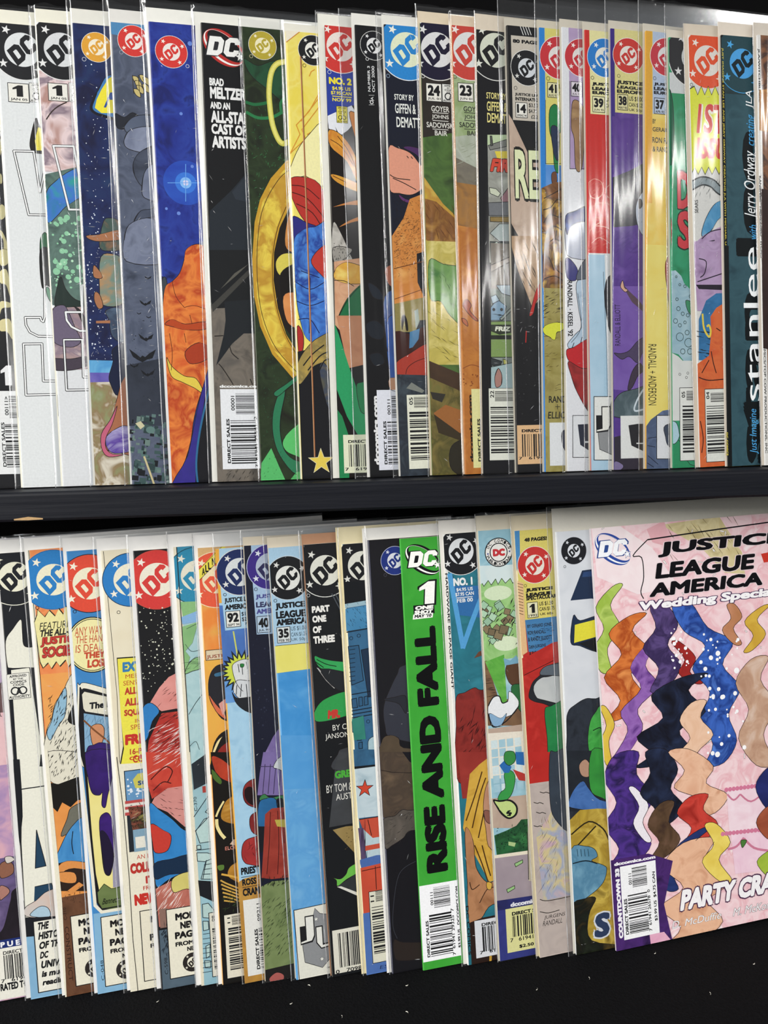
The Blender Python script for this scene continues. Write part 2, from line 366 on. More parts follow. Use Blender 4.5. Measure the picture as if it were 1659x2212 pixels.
def sleeve_mesh(W, H, tc, left, top, btop, back, front, seed, parent, glints):
    """clear sleeve: front and back film welded along the left fold, open crumpled mouth above the board"""
    x0, x1 = -left, W + 2.0; zt = H + max(top, btop + 1.5)
    cols = [x0, x0 + .25, x0 + .6, x0 + 1.1] + [x0 + 1.1 + .9 * k for k in range(1, 37)]
    cols += [cols[-1] + (x1 - cols[-1]) * k / 8.0 for k in range(1, 9)]
    zb = H + btop; rows = [-.7, .2, 1.5] + [1.5 + (zb - 1.5) * k / 44 for k in range(1, 45)] + [zb + (zt - zb) * k / 5 for k in range(1, 6)]
    nz = lambda x, z, q: mnoise.noise(Vector((x + seed * 7.31, z, q)))
    c = (back - front) / 2; v = []; f = []; nr, nc = len(rows), len(cols)
    for j, z in enumerate(rows):
        over = max(0.0, min(1.0, (z - zb) / max(1, zt - zb)))
        crease = max(0.0, nz(1.7, z * .02, 8) - .05)
        for i, x in enumerate(cols):
            t = (x - x0) / max(.8, left); e = 1 if t >= 1 else (.35 * t / .25 if t < .25 else .35 + .65 * (t - .25) / .75)
            e *= (.3, .8)[j] if j < 2 else 1
            y = c + (-front - c) * e
            amp = .06 + .13 * max(0.0, nz(x * .05, z * .011, 2) + .1)
            y += e * (amp * nz(x * .30, z * .009, 1) + .035 * crease * 4 * nz(x * .22, z * .2, 3))
            if over: y += (nz(x * .3, z * .25, 5) * .35 + .1) * over
            v.append(((x + (nz(3, z * .04, 4) * .25 if i == 0 else 0)) * MM, y * MM, (z + nz(x * .11, 40, 9) * 1.6 * over) * MM))
    for j in range(nr - 1):
        for i in range(nc - 1): f.append((j * nc + i, j * nc + i + 1, (j + 1) * nc + i + 1, (j + 1) * nc + i))
    k0 = len(v); zs = (-.7, .2, 1.5, zb, zt); xs = (x0, x0 + .3, x0 + 1, x1)
    for j, z in enumerate(zs):
        for i, x in enumerate(xs):
            e = (0, .6, 1, 1)[i] * (.3, .8, 1, 1, .8)[j]; v.append((x * MM, (c + (back - c) * e) * MM, z * MM))
    for j in range(4):
        for i in range(3):
            q = (k0 + j * 4 + i, k0 + j * 4 + i + 1, k0 + j * 4 + i + 5, k0 + j * 4 + i + 4); f.append(q[::-1])
    o = link_mesh('sleeve', v, f, None, [FILM], parent, True)
    # heat-sealed seam along the left edge, its white standing in for the fold highlight
    v, f = [], []; n = 24
    for j in range(n + 1):
        z = -.6 + (zt - .5 + .6) * j / n; x = x0 + nz(3, z * .04, 4) * .25
        v += [(x * MM, (c - .1) * MM, z * MM), ((x + .22) * MM, (c - .16) * MM, z * MM), ((x + .5) * MM, (c - .1) * MM, z * MM), ((x + .25) * MM, (c + .06) * MM, z * MM)]
    for j in range(n):
        for i in range(4): f.append((4 * j + i, 4 * j + (i + 1) % 4, 4 * j + 4 + (i + 1) % 4, 4 * j + 4 + i))
    f += [(3, 2, 1, 0), (4 * n, 4 * n + 1, 4 * n + 2, 4 * n + 3)]
    link_mesh('seam', v, f, None, [SEAM_GLINT], o, True)
    # scratch glints put into the film as short pale raised ridges
    rd = random.Random(seed); v, f = [], []; n, zc, zs_ = glints
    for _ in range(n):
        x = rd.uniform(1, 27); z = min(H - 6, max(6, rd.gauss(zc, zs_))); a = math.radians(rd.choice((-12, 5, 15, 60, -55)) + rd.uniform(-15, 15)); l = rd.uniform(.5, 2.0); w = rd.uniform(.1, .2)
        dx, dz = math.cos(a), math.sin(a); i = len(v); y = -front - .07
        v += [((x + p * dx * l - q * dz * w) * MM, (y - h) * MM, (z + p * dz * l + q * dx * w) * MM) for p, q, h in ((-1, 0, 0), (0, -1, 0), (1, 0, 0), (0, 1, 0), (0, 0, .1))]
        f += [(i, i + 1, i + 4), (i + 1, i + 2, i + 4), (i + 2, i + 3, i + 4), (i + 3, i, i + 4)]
    if f: tag(link_mesh('glint_marks', v, f, None, [SEAM_GLINT], o), kind='stuff')
    return o
COMICS = [
{"row":0,"label":"black comic with pale gold sideways lettering cut off by the left edge, upper shelf","at":[-187.98,-6.0,0.9],"u":[0.99029,0.13824,-0.01465],"v":[0.0057,0.06491,0.99788],"H":253.67,"tc":1.7,"base":"17171a","spine":"17171a","board":[2.5,8,"ece9dc"],"bag":[4,6],"front":0.17,"staples":[],"glints":[6,130,70],"parts":[
 ["lettering",[
  ["T",1,"e8e8e8","1",10.72,57.76,16.36,68.84,0,0.03,0]]],
 ["letter_shape",[
  ["Q",1,"d6cc98",[16.7,192.58,17.39,192,17.23,186.31,16.26,183.72]]]],
 ["letter_shape",[
  ["Q",1,"d6cc98",[15.79,174.2,16.81,172.99,16.74,169.18,15.52,168.79]]]],
 ["letter_shape",[
  ["Q",1,"d6cc98",[14.94,157.01,17.32,156.49,17.34,150.75,14.57,149.35]]]],
 ["letter_shape",[
  ["Q",1,"d6cc98",[14.28,143.59,16,141.75,17.65,136.06,16.84,128.33,13.55,128.85,13.71,132.06,15.47,133.41,15.56,137.89,14.12,140.39]],
  ["Q",2,"d6cc98",[13.73,132.51,17.93,132.03,17.74,125.59,15.11,123.71,13.35,124.8]]]],
 ["letter_shape",[
  ["Q",1,"d6cc98",[13.16,120.94,16.82,121.71,18.17,112.08,17.61,106.9,15.81,113.3,12.85,114.51]]]],
 ["letter_shape",[
  ["Q",1,"d6cc98",[12.34,104.19,17.76,103.67,17.76,101.08,13.36,100.34,11.96,96.43]]]],
 ["letter_shape",[
  ["Q",1,"d6cc98",[11.83,93.84,17.01,94.58,18.22,88.11,17.68,83.23,15.15,87.42,11.54,88.01]]]],
 ["barcode_label",[
  ["P",1,"e8e9e8",[6.26,7.95,20.3,7.95,20.3,54.63,6.26,54.63]],
  ["B",2,"1a1a1c",14.32,39.4,18.29,51.87,"h",7],
  ["B",2,"1a1a1c",11.45,11.76,18.47,36.79,"h",8],
  ["T",2,"1a1a1c","00111>",11.87,41.06,13.88,51.55,90,0.02,0],
  ["T",2,"1a1a1c","DIRECT SALES",9.52,12.13,11.34,37.14,90,0.03,0]]],
]},
{"row":0,"label":"white comic with black banner and thin outlined letters, leftmost full one on the upper shelf","at":[-168.28,-6.0,0.9],"u":[0.99031,0.1386,-0.00895],"v":[4e-05,0.06411,0.99794],"H":253.62,"tc":1.69,"base":"e0e3e3","spine":"e0e3e3","board":[1,8,"ece9d8"],"bag":[4,6],"front":0.2,"staples":[0.18],"glints":[6,130,70],"parts":[
 ["emblem",[
  ["E",1,"17181b",12.88,240.21,15.94,0.57,"dfe2e2","e8e8e6","e8e8e6","17181b",1]]],
 ["issue_box",[
  ["P",1,"eceae0",[4.45,212.01,15.02,212.01,15.02,222.09,4.45,222.09]],
  ["L",2,"18181a",0.35,0,1,[4.45,212.01,15.02,212.01,15.02,222.09,4.45,222.09]],
  ["T",3,"18181a","1",6.77,215.03,12.06,221.08,0,0.05,0],
  ["T",3,"18181a","JAN 05",5.5,212.61,14.17,214.23,0,0.02,0]]],
 ["approval_seal",[
  ["P",1,"e6e6e0",[15.43,212.68,25.81,212.68,25.81,222.88,15.43,222.88]],
  ["L",2,"26262a",0.25,0,1,[15.43,212.68,25.81,212.68,25.81,222.88,15.43,222.88]],
  ["T",3,"26262a","APPROVED",16.67,221.35,24.57,222.37,0,0.03,0],
  ["T",3,"26262a","BY THE",18.33,220.33,22.9,221.04,0,0.03,0],
  ["T",3,"26262a","COMICS",16.88,219,24.36,220.02,0,0.03,0],
  ["T",3,"26262a","CODE",18.02,217.88,23.22,218.8,0,0.03,0],
  ["T",3,"26262a","AUTHORITY",15.84,212.99,25.4,214.11,0,0.03,0],
  ["T",3,"26262a","A",19.16,214.52,22.07,217.47,0,0.01,0],
  ["O",4,"26262a",18.85,215.94,1.77,0.62],
  ["O",4,"26262a",22.38,215.94,1.77,0.62]]],
 ["letter_shape",[
  ["Q",1,"201c1a",[17.86,203.96,19.77,199.98,24.39,195.53,23.9,185.98,18.98,185.05,14.69,186.39,14.4,192.37]],
  ["P",2,"efdf35",[18.88,199.29,20,198.73,23.17,195.46,22.72,186.86,17.25,186.73,16.8,191.89]],
  ["L",3,"101012",1.41,0,0,[20.58,151.66,11.44,151.47,5.63,185.66,15.88,186.01,17.99,164.01,21.29,176.92]],
  ["L",4,"f2f3f2",0.71,0,0,[20.58,151.66,11.44,151.47,5.63,185.66,15.88,186.01,17.99,164.01,21.29,176.92]]]],
 ["letter_shape",[
  ["L",1,"101012",1.43,0,0,[21.67,113.65,17.67,113.56,16.85,95.52,15.97,92.77,14.9,93.54,14.56,95.16,6.6,95.05,6.8,90.85,8.61,86.97,12.78,84.74,20.48,84.6]],
  ["L",2,"f2f3f2",0.71,0,0,[21.67,113.65,17.67,113.56,16.85,95.52,15.97,92.77,14.9,93.54,14.56,95.16,6.6,95.05,6.8,90.85,8.61,86.97,12.78,84.74,20.48,84.6]]]],
 ["letter_shape",[
  ["L",1,"101012",1.45,0,0,[20.43,59.68,14.23,59.71,14.59,80.51,4.9,80.33,4.72,51.91,20.35,52.17]],
  ["L",2,"f2f3f2",0.72,0,0,[20.43,59.68,14.23,59.71,14.59,80.51,4.9,80.33,4.72,51.91,20.35,52.17]]]],
 ["artwork",[
  ["Q",1,"2f6a45",[16.83,138.36,20.06,141.69,20.89,128.19,16.56,127.42]],
  ["Q",3,"1d1e1d",[16.51,132.37,19.95,133.77,22.14,128.68,21.65,113.14,18.57,113.07,16.35,111.72,15.7,122.69]],
  ["Q",4,"5f9a78",[18.5,111.77,20,111.15,21.24,105.34,20.25,104.02,18.6,107.88]]]],
]},
{"row":0,"label":"comic with black banner and white outlined letters over mauve and teal art","at":[-146.22,-6.0,0.9],"u":[0.99031,0.13873,-0.00695],"v":[-0.00194,0.06384,0.99796],"H":254.19,"tc":1.7,"base":"dcdee0","spine":"dcdee0","board":[1,8,"ece9d8"],"bag":[4,6],"front":0.29,"staples":[0.18],"glints":[16,150,60],"parts":[
 ["artwork",[
  ["P",1,["b58d84","e6d0d0","8a7884","b9a6ac"],[-0.1,174.38,25.82,174.38,25.82,228.49,-0.1,228.49]],
  ["L",4,"3a2a26",0.63,1,0,[2.39,202.41,5.35,206.69,9.17,210.09,13.55,212.47]],
  ["P",2,["4a5b58","5f7a70","3a4846"],[-3.2,171.84,23.51,179.59,20.75,126.04,-5.74,125.33]],
  ["Q",3,["1f7f86","3f74c8","2f9f94"],[0.94,164.44,5.14,169.09,10.89,173.82,17.22,177.34,23.51,179.59,22.72,164.17,16.32,160.04,9.93,155.6,4.73,149.96,0.28,146.6,-1.03,156.1]],
  ["D",4,"8fc8a2",34,1.06,125.47,19.37,149.82,0.51,1.66,3],
  ["D",5,"b8e0c0",20,1.57,125.49,19.28,147.93,0.19,0.64,5],
  ["P",6,["4a5b58","5f7a70","3a4846"],[-3.58,101.39,23.23,101.39,23.23,131.59,-3.58,131.59]],
  ["D",7,"8fc8a2",30,1.92,110.51,19.07,131.76,0.51,2.44,7],
  ["D",8,"b8e0c0",14,1.92,110.51,19.07,131.76,0.26,0.77,8],
  ["Q",9,"22302b",[1.48,100.84,2.92,110.56,5.42,117.06,7.54,110.64,12.19,104.89,19.53,102.41,19.33,98.49,6.89,98.32]],
  ["P",10,["c0a296","8d7b88","e0ccc4"],[-5.33,99.45,21.97,101.14,20.17,66.01,-7.2,65.11]],
  ["Q",11,"6b6076",[-0.19,98.23,5.83,101.55,8.68,97.05,11.37,89.26,14.07,81.44,8.3,78.15,-0.76,82.02]],
  ["Q",12,"2c2428",[10.74,100.97,13.09,98.4,18.52,82.77,19.98,86.72,14.96,98.43]],
  ["Q",11,"453c48",[-1.94,71.61,7.96,71.61,16.76,72.92,19.73,69.63,10.13,65.71,-1.64,65.75]]]],
 ["emblem",[
  ["E",2,"17181b",12.3,240.41,15.99,0.57,"d9dbdc","e8e8e6","e8e8e6","17181b",1]]],
 ["issue_box",[
  ["P",2,"eceae0",[4.25,212.79,14.37,212.79,14.37,222.21,4.25,222.21]],
  ["L",3,"18181a",0.35,0,1,[4.25,212.79,14.37,212.79,14.37,222.21,4.25,222.21]],
  ["T",4,"18181a","1",6.48,215.61,11.54,221.27,0,0.05,0],
  ["T",4,"18181a","JAN 05",5.26,213.35,13.56,214.86,0,0.02,0]]],
 ["approval_seal",[
  ["P",2,"e6e6e0",[15.03,212.92,25.74,212.92,25.74,223.02,15.03,223.02]],
  ["L",3,"26262a",0.25,0,1,[15.03,212.92,25.74,212.92,25.74,223.02,15.03,223.02]],
  ["T",4,"26262a","APPROVED",16.31,221.51,24.46,222.52,0,0.03,0],
  ["T",4,"26262a","BY THE",18.03,220.5,22.74,221.2,0,0.03,0],
  ["T",4,"26262a","COMICS",16.53,219.18,24.24,220.19,0,0.03,0],
  ["T",4,"26262a","CODE",17.71,218.07,23.06,218.98,0,0.03,0],
  ["T",4,"26262a","AUTHORITY",15.46,213.22,25.32,214.33,0,0.03,0],
  ["T",4,"26262a","A",18.88,214.74,21.89,217.67,0,0.01,0],
  ["O",5,"26262a",18.56,216.15,1.82,0.64],
  ["O",5,"26262a",22.21,216.15,1.82,0.64]]],
 ["letter_shape",[
  ["L",4,"1c1c1e",1.55,0,0,[22.22,154.51,11.7,154.21,5.27,188.41,15.86,188.84,18.57,167.82,22.34,180.8]],
  ["L",5,"eef0f0",0.97,0,0,[22.22,154.51,11.7,154.21,5.27,188.41,15.86,188.84,18.57,167.82,22.34,180.8]]]],
 ["letter_shape",[
  ["L",13,"1c1c1e",1.57,0,0,[22.58,112.89,16.45,112.77,15.86,97.79,6.86,97.67,7.23,93.13,9.52,89.57,13.76,87.32,20.63,87.25]],
  ["L",14,"eef0f0",0.98,0,0,[22.58,112.89,16.45,112.77,15.86,97.79,6.86,97.67,7.23,93.13,9.52,89.57,13.76,87.32,20.63,87.25]]]],
 ["letter_shape",[
  ["L",13,"101012",1.45,0,0,[19.94,61.39,14.41,61.42,14.75,82.43,5.11,82.31,5.05,54.19,19.57,54.32]],
  ["L",14,"eef0f0",0.73,0,0,[19.94,61.39,14.41,61.42,14.75,82.43,5.11,82.31,5.05,54.19,19.57,54.32]]]],
]},
{"row":0,"label":"dark starry comic with round orange emblem and sandy cloud art at its foot","at":[-128.05,-6.0,0.9],"u":[0.99031,0.13848,-0.01081],"v":[0.00189,0.06437,0.99792],"H":254.1,"tc":1.35,"base":["14173a","1b2857","20365f"],"spine":["14173a","1b2857","20365f"],"board":[1.2,8.5,"e6e4da"],"bag":[3,13],"front":0.22,"staples":[],"glints":[60,120,45],"parts":[
 ["artwork",[
  ["O",6,"c8ccd8",5.27,235.17,1.01,0.25]]],
 ["artwork",[
  ["D",1,"dfe6f2",150,3.45,125.31,28.55,232.83,0.13,0.44,11],
  ["Q",2,["5b7066","42564f","a8704c"],[11.08,147.01,14.33,149.72,19.86,147.38,21.79,134.49,15.37,131.67,8.57,133.38]],
  ["Q",3,"a8714e",[2.04,139.58,8.91,140.49,20.94,143.54,20.71,138.34,8.73,136.61,3.19,137.7]],
  ["D",2,"dfe6f2",190,1.35,71.29,21.5,131.65,0.13,0.52,13],
  ["Q",3,["8a7a5a","6f8a80","b08a60","d5ceb8"],[8.95,128.03,16.53,129.57,21.34,124.52,20.39,103.6,8.95,101.42,7.5,110.5]],
  ["Q",4,"a8714e",[4.99,123.39,7.96,120.24,9.02,116.38,4.68,116.91]],
  ["Q",4,"a8714e",[4.91,108.49,7.34,107.25,8.92,100.77,6.35,99.42,4.38,103.94]],
  ["Q",3,["5a6f86","38465c","a8714e"],[10.05,98.18,16.44,100.26,20.03,95.73,19.37,81.26,13.16,83.83,11.69,92.98]],
  ["P",4,"a8714e",[4.78,92.56,12.32,92.99,12.25,91.36,4.72,91.25]],
  ["P",1,["4f96cc","6fb4dc","8fc8e4"],[-3.74,70.76,27.81,70.07,27.51,63.43,-4.08,63.77]],
  ["P",2,["5d55a8","7a70bb"],[-4.08,63.77,27.51,63.43,27.19,56.11,-4.38,57.55]],
  ["P",3,["b9ab8a","d6cfbe","8f7a58","8d9468","a9a59a"],[-4.35,58.2,27.31,58.77,24.51,-4.24,-7.3,-3.16]],
  ["Q",4,"131c38",[19.98,80.61,12.83,76.61,12.84,70.03,10.23,61.46,11.25,56.17,14.17,50.87,18.41,60.12,27.66,66.75,28.25,80.01]],
  ["Q",5,"a5694a",[18.44,60.78,27.48,62.76,25.59,20.01,11.44,18.98,6.45,21.09,6.73,27.07,11.06,38.29,14.11,49.54]],
  ["Q",6,"c0607a",[13.9,44.9,9.73,36.98,4.62,29.1,4.53,20.47,8.12,16.05,16.46,17.19,10.1,17.68,6.77,21.08,7.05,27.06,10.9,34.98]],
  ["Q",7,["d8d4e8","5a3f9a","a8a0c8","2a2450"],[13.32,32.28,18.48,33.53,24.72,29.42,22.37,20.08,11.39,17.98,7.12,21.74,7.4,27.72]]]],
 ["emblem",[
  ["E",1,"e0a236",12.15,242.16,7.87,0.55,"f3ead2","f6efdc","e8e8e4","e0a236",0]]],
 ["letter_shape",[
  ["Q",2,"0e1124",[16.03,226.33,21.09,228.64,26.06,228.41,25.02,205.45,13.17,204.93,7.17,208.3,9.34,215.08,12.02,219.7]],
  ["Q",3,"3f7cb6",[16.35,226.67,21.06,228,26.03,227.77,25.06,206.41,13.23,206.2,8.42,208.71,9.77,213.86,12.66,220.39]],
  ["P",4,"f0e23e",[17.55,225.69,19.79,227.27,26.02,227.45,25.12,207.68,12.95,206.82,9.68,209.43,10.82,213.93,13.55,219.51]],
  ["P",5,"2a4f9a",[18.13,218.28,25.66,219.49,25.42,214.39,17.33,214.42,15.58,209.98,14.34,210.02]]]],
]},
{"row":0,"label":"grey storm cloud comic with bats over a dark city, round red emblem","at":[-107.72,-6.0,0.9],"u":[0.9903,0.13841,-0.01195],"v":[0.00302,0.06453,0.99791],"H":254.96,"tc":1.7,"base":["454d60","5a6276","394050"],"spine":["454d60","5a6276","394050"],"board":[1,8,"e2e0da"],"bag":[4,14],"front":0.27,"staples":[],"glints":[70,135,50],"parts":[
 ["artwork",[
  ["P",1,"4f88b6",[-2.7,255.05,34.88,258.7,34.56,251.06,14.25,247.27,-0.24,248.43]]]],
 ["artwork",[
  ["O",7,"9aa0ac",4.89,239.08,0.94,0.25]]],
 ["artwork",[
  ["Q",1,"c9b878",[10.24,226.76,13.03,226.36,13.81,222.62,11.36,223.69]],
  ["Q",2,"c9b878",[11.38,224.32,14.18,223.92,14.96,220.18,12.5,221.25]],
  ["Q",3,"c9b878",[12.21,221.86,15.01,221.45,15.79,217.71,13.33,218.78]],
  ["Q",4,"c9b878",[10.56,219.83,13.36,219.42,14.13,215.67,11.68,216.75]],
  ["Q",3,"c9b878",[14.03,227.7,16.83,227.3,17.61,223.56,15.15,224.63]],
  ["Q",4,"c9b878",[15.86,226.59,18.67,226.18,19.45,222.44,16.98,223.51]],
  ["Q",5,"c9b878",[15.38,222.75,18.19,222.34,18.97,218.59,16.5,219.67]],
  ["L",5,"3a3420",0.32,0,0,[10.27,227.39,10.45,217.29]],
  ["L",5,"3a3420",0.32,0,0,[13.4,227.65,13.64,218.81]]]],
 ["artwork",[
  ["Q",1,"23262f",[0,205.76,4.89,204.21,9.38,207.07,13.67,204.83,21.3,206.66,20.98,198.96,7.11,198.02,0.9,198.23]],
  ["L",2,"1f222b",0.32,1,0,[0,205.76,4.89,204.21,9.38,207.07,13.67,204.83]],
  ["Q",3,["5a6478","4a5266"],[4.67,199.12,8.62,203.84,14.98,206.2,26.33,205.74,26.04,198.66,13.39,198.44,7,195.47]],
  ["L",4,"1f222b",0.32,1,0,[4.67,199.12,8.62,203.84,14.98,206.2,26.33,205.74]],
  ["Q",5,["6f778e","8890a6","5a6276"],[4.36,192.11,7.71,197.42,16.6,199.94,26.07,199.31,25.45,184.48,12.84,185.63,5.41,187.72]],
  ["L",6,"1f222b",0.32,1,0,[4.36,192.11,7.71,197.42,16.6,199.94,26.07,199.31]],
  ["Q",6,["2e3340","555d70"],[9.13,172.61,8.84,180.28,14.15,187,25.69,190.29,24.99,173.49,14.53,166.48]],
  ["L",7,"1f222b",0.32,1,0,[9.13,172.61,8.84,180.28,14.15,187,25.69,190.29]],
  ["Q",8,["8088a0","6a7288"],[12.52,163.8,14.23,174.18,18.89,179.59,25.31,181.25,24.45,160.52,15.52,160.08]],
  ["L",9,"1f222b",0.32,1,0,[12.52,163.8,14.23,174.18,18.89,179.59,25.31,181.25]],
  ["Q",9,["3c4354","565e72"],[7.37,146.81,11.44,153.44,17.85,155.02,24.45,160.52,23.63,140.99,11,143.08]],
  ["L",10,"1f222b",0.32,1,0,[7.37,146.81,11.44,153.44,17.85,155.02,24.45,160.52]],
  ["Q",11,["676f86","7a8298","555c70"],[1.91,136.91,4.8,145.41,14.45,149.7,23.91,147.51,23.01,125.95,2.65,125.3]],
  ["L",12,"1f222b",0.32,1,0,[1.91,136.91,4.8,145.41,14.45,149.7,23.91,147.51]]]],
 ["artwork",[
  ["P",1,"14161b",[11.92,117.59,12.94,116.84,13.49,116.36,13.79,116.66,14.17,116.44,14.76,116.98,15.75,117.6,15.21,116.31,14.44,116.09,13.75,115.68,13,116.06,12.45,116.43]]]],
 ["artwork",[
  ["P",1,"14161b",[8.55,104.19,10.31,102.87,11.27,102.04,11.79,102.56,12.43,102.17,13.47,103.11,15.17,104.17,14.25,101.93,12.91,101.56,11.71,100.86,10.42,101.51,9.46,102.17]]]],
 ["artwork",[
  ["P",1,"14161b",[6.79,97.23,7.47,96.72,7.83,96.4,8.03,96.6,8.28,96.45,8.68,96.81,9.33,97.21,8.98,96.35,8.46,96.21,8,95.94,7.51,96.2,7.14,96.45]]]],
 ["artwork",[
  ["P",1,"14161b",[11.86,95.29,12.61,94.72,13.01,94.37,13.23,94.59,13.51,94.42,13.94,94.82,14.67,95.26,14.28,94.32,13.71,94.16,13.2,93.87,12.65,94.15,12.24,94.43]]]],
 ["artwork",[
  ["P",1,"14161b",[7.22,85.28,9.43,83.6,10.63,82.54,11.28,83.19,12.08,82.69,13.38,83.86,15.52,85.17,14.36,82.37,12.68,81.92,11.18,81.05,9.56,81.89,8.35,82.73]],
  ["P",1,["2b303b","363c49"],[-5,66.33,27.28,73.07,25.64,32.95,-6.48,33.4]],
  ["P",2,"14161b",[1.77,76.7,5.66,73.7,7.77,71.82,8.92,72.96,10.35,72.06,12.65,74.12,16.43,76.43,14.38,71.47,11.4,70.7,8.76,69.17,5.89,70.67,3.76,72.18]],
  ["P",2,"14161b",[1.74,68.65,3.09,67.6,3.82,66.94,4.22,67.34,4.71,67.03,5.51,67.74,6.82,68.54,6.1,66.82,5.07,66.55,4.16,66.02,3.17,66.55,2.43,67.07]],
  ["P",2,"14161b",[7.62,65.04,9.66,63.46,10.77,62.47,11.37,63.06,12.12,62.59,13.32,63.66,15.3,64.86,14.23,62.27,12.67,61.87,11.29,61.08,9.78,61.87,8.67,62.66]],
  ["D",3,"20242c",60,3.1,46.55,21.47,92.59,0.13,0.33,17],
  ["R",2,[["4f6a68","5f7a76"],"2c3f40","15191d","3d5554","6a807a"],150,0.76,-2.67,24.31,39.27,0.8,3.64,5,-8],
  ["P",4,"c9c4a0",[3.43,34.59,6.36,35.89,8.49,33.19,6.16,31.23]],
  ["L",4,"c8bc90",1.07,0,0,[7.42,15.85,13.07,-3.12]],
  ["C",4,"5f7d78",11.6,30.81,2.54,2,0]]],
 ["emblem",[
  ["E",2,"d43a34",11.7,245.78,8.33,0.55,"f0e6e0","f4efe6","e8e8e4","d43a34",0]]],
]},
{"row":0,"label":"deep blue comic with a shining star, round red emblem and orange form below","at":[-85.11,-6.0,0.9],"u":[0.99029,0.13899,-0.00294],"v":[-0.00592,0.06328,0.99798],"H":255.38,"tc":1.7,"base":["1a2266","22318a","2a3f9a","171d58"],"spine":["1a2266","22318a","2a3f9a","171d58"],"board":[1.5,8.5,"efeee6"],"bag":[4,12],"front":0.24,"staples":[],"glints":[8,140,60],"parts":[
 ["artwork",[
  ["C",1,"6a8ad8",21.9,245.27,1.27,1.27,0]]],
 ["artwork",[
  ["C",1,"6a8ad8",15.22,206.77,0.9,0.9,0]]],
 ["artwork",[
  ["C",1,"6a8ad8",11.22,151.93,1.04,1.04,0]]],
 ["artwork",[
  ["C",1,["2440a8","2f5cc0"],15.91,168.93,12.3,12.3,0],
  ["C",2,"3a78d8",15.91,168.93,5.82,5.82,0],
  ["C",3,"86bcf4",15.91,168.93,3.11,3.11,0],
  ["C",4,"dcd8f0",15.91,168.93,1.55,1.55,0],
  ["L",5,"6aa6ee",0.39,0,0,[5.99,168.48,25.93,169.37]],
  ["L",6,"6aa6ee",0.39,0,0,[16.42,179.27,15.4,158.56]],
  ["C",2,"6a8ad8",19.9,178.15,0.91,0.91,0]]],
 ["artwork",[
  ["C",1,"6a8ad8",4.64,154.27,0.78,0.78,0]]],
 ["artwork",[
  ["O",6,"c8ccd8",20.02,232.89,0.89,0.25]]],
 ["artwork",[
  ["P",1,"1c2050",[-4.59,118.41,2.83,115.98,2.03,90.15,-3.53,90.12]],
  ["Q",2,"3b434c",[-0.11,112.84,2.32,115.97,3.32,105.68,2.16,92.74,-0.37,92.72]],
  ["Q",3,["d5602c","e6843c","b9431f","ee9a4c"],[12.99,126.5,14.26,131.68,19.01,134.9,24.12,134.53,31.69,130.84,33.12,106.07,28.78,69.22,19.7,53.45,14.27,37.67,10.26,19.21,-0.18,-4.35,-4.62,9.09,-1.86,48.49,-0.51,90.13,1.49,109.52,5.76,113.97,10.05,118.69]],
  ["Q",4,"a83c1e",[10.93,74.54,18.9,79.77,26.42,74.51,20.98,69.26,13.17,67.98]],
  ["Q",4,"b5471f",[0.51,90.14,4.69,92.76,11.7,90.2,22.05,91.57,29.77,90.3,21.84,87.11,11.55,87.07,3.99,88.86]],
  ["Q",5,"e2c84e",[0.57,71.44,3.36,66.21,9.74,60.93,16.36,59.29,20.09,50.8,15.07,54.03,8.79,57.26,2.59,60.99]],
  ["L",4,"5a1e10",0.31,1,0,[5.76,113.97,7.38,105.73,11.65,99.56]],
  ["L",5,"5a1e10",0.31,1,0,[11.65,99.56,17.34,100.66,23.69,98.64]],
  ["L",6,"5a1e10",0.31,1,0,[2.78,84.96,3.78,74.56,2.75,64.13]],
  ["L",5,"5a1e10",0.31,1,0,[10.93,84.99,11.7,79.77]],
  ["L",5,"5a1e10",0.31,1,0,[14.52,95.43,15.55,90.22]],
  ["Q",7,["3a2f8c","2c2a78"],[29.28,79.77,37.13,79.78,33.18,-5.73,0.33,-4.37,9.29,15.25,15.69,40.29,20.35,56.08]],
  ["Q",8,"15151a",[23.46,56.05,36.03,55.9,33.18,-5.73,14.28,-4.95,16.09,21.7]],
  ["L",9,"2f6a94",1.06,1,0,[23.36,53.93,16.99,29.65,14.02,11.1,14.41,-2.28]]]],
 ["emblem",[
  ["E",1,"d63a34",11.68,239.96,8.55,0.55,"f0e8e2","f4efe6","e8e8e4","d63a34",0]]],
]},
{"row":0,"label":"black comic with red swoosh emblem and white stacked credits","at":[-59.42,-6.0,0.9],"u":[0.9903,0.13829,-0.01379],"v":[0.00485,0.06479,0.99789],"H":255.58,"tc":1.7,"base":"131416","spine":"131416","board":[3,6.5,"ecebe2"],"bag":[5,10],"front":0.22,"staples":[],"glints":[14,120,60],"parts":[
 ["emblem",[
  ["W",1,"b8302c",0.86,232.22,23.19,253.63,"f2f2ee","2a2a2e"]]],
 ["artwork",[
  ["P",1,"232930",[1.29,152.89,14.07,165.21,22.27,174.77,34.41,182.02,32.64,127.97,-0.32,126.82]],
  ["P",2,"2d343d",[14.03,163.91,20.86,172.09,34.33,179.4,33.61,157.72,21.73,159.09,15.86,160.1]],
  ["P",1,["5f5a54","766e64","4c4843"],[-1.37,98.45,35.77,100.56,32.41,-3.13,-3.76,-2.07]],
  ["P",2,"17191b",[-1.45,131.15,36.81,132.56,35.88,103.9,0.59,98.49]],
  ["P",3,"403f3b",[0.33,100.46,23.11,122.16,32.65,128.43,32.52,124.45,23,118.85,0.84,96.52]],
  ["P",4,"5a5850",[5.55,109.46,13.74,118.57,21.85,124.1,15.02,117.62]],
  ["P",5,"1d2125",[7.59,102.59,24.5,104.31,36.16,112.59,35.25,84.46,24.51,84.85,17.85,84.76,11.02,78.82,1.7,66.46,6.6,84.08,7.87,92.04]],
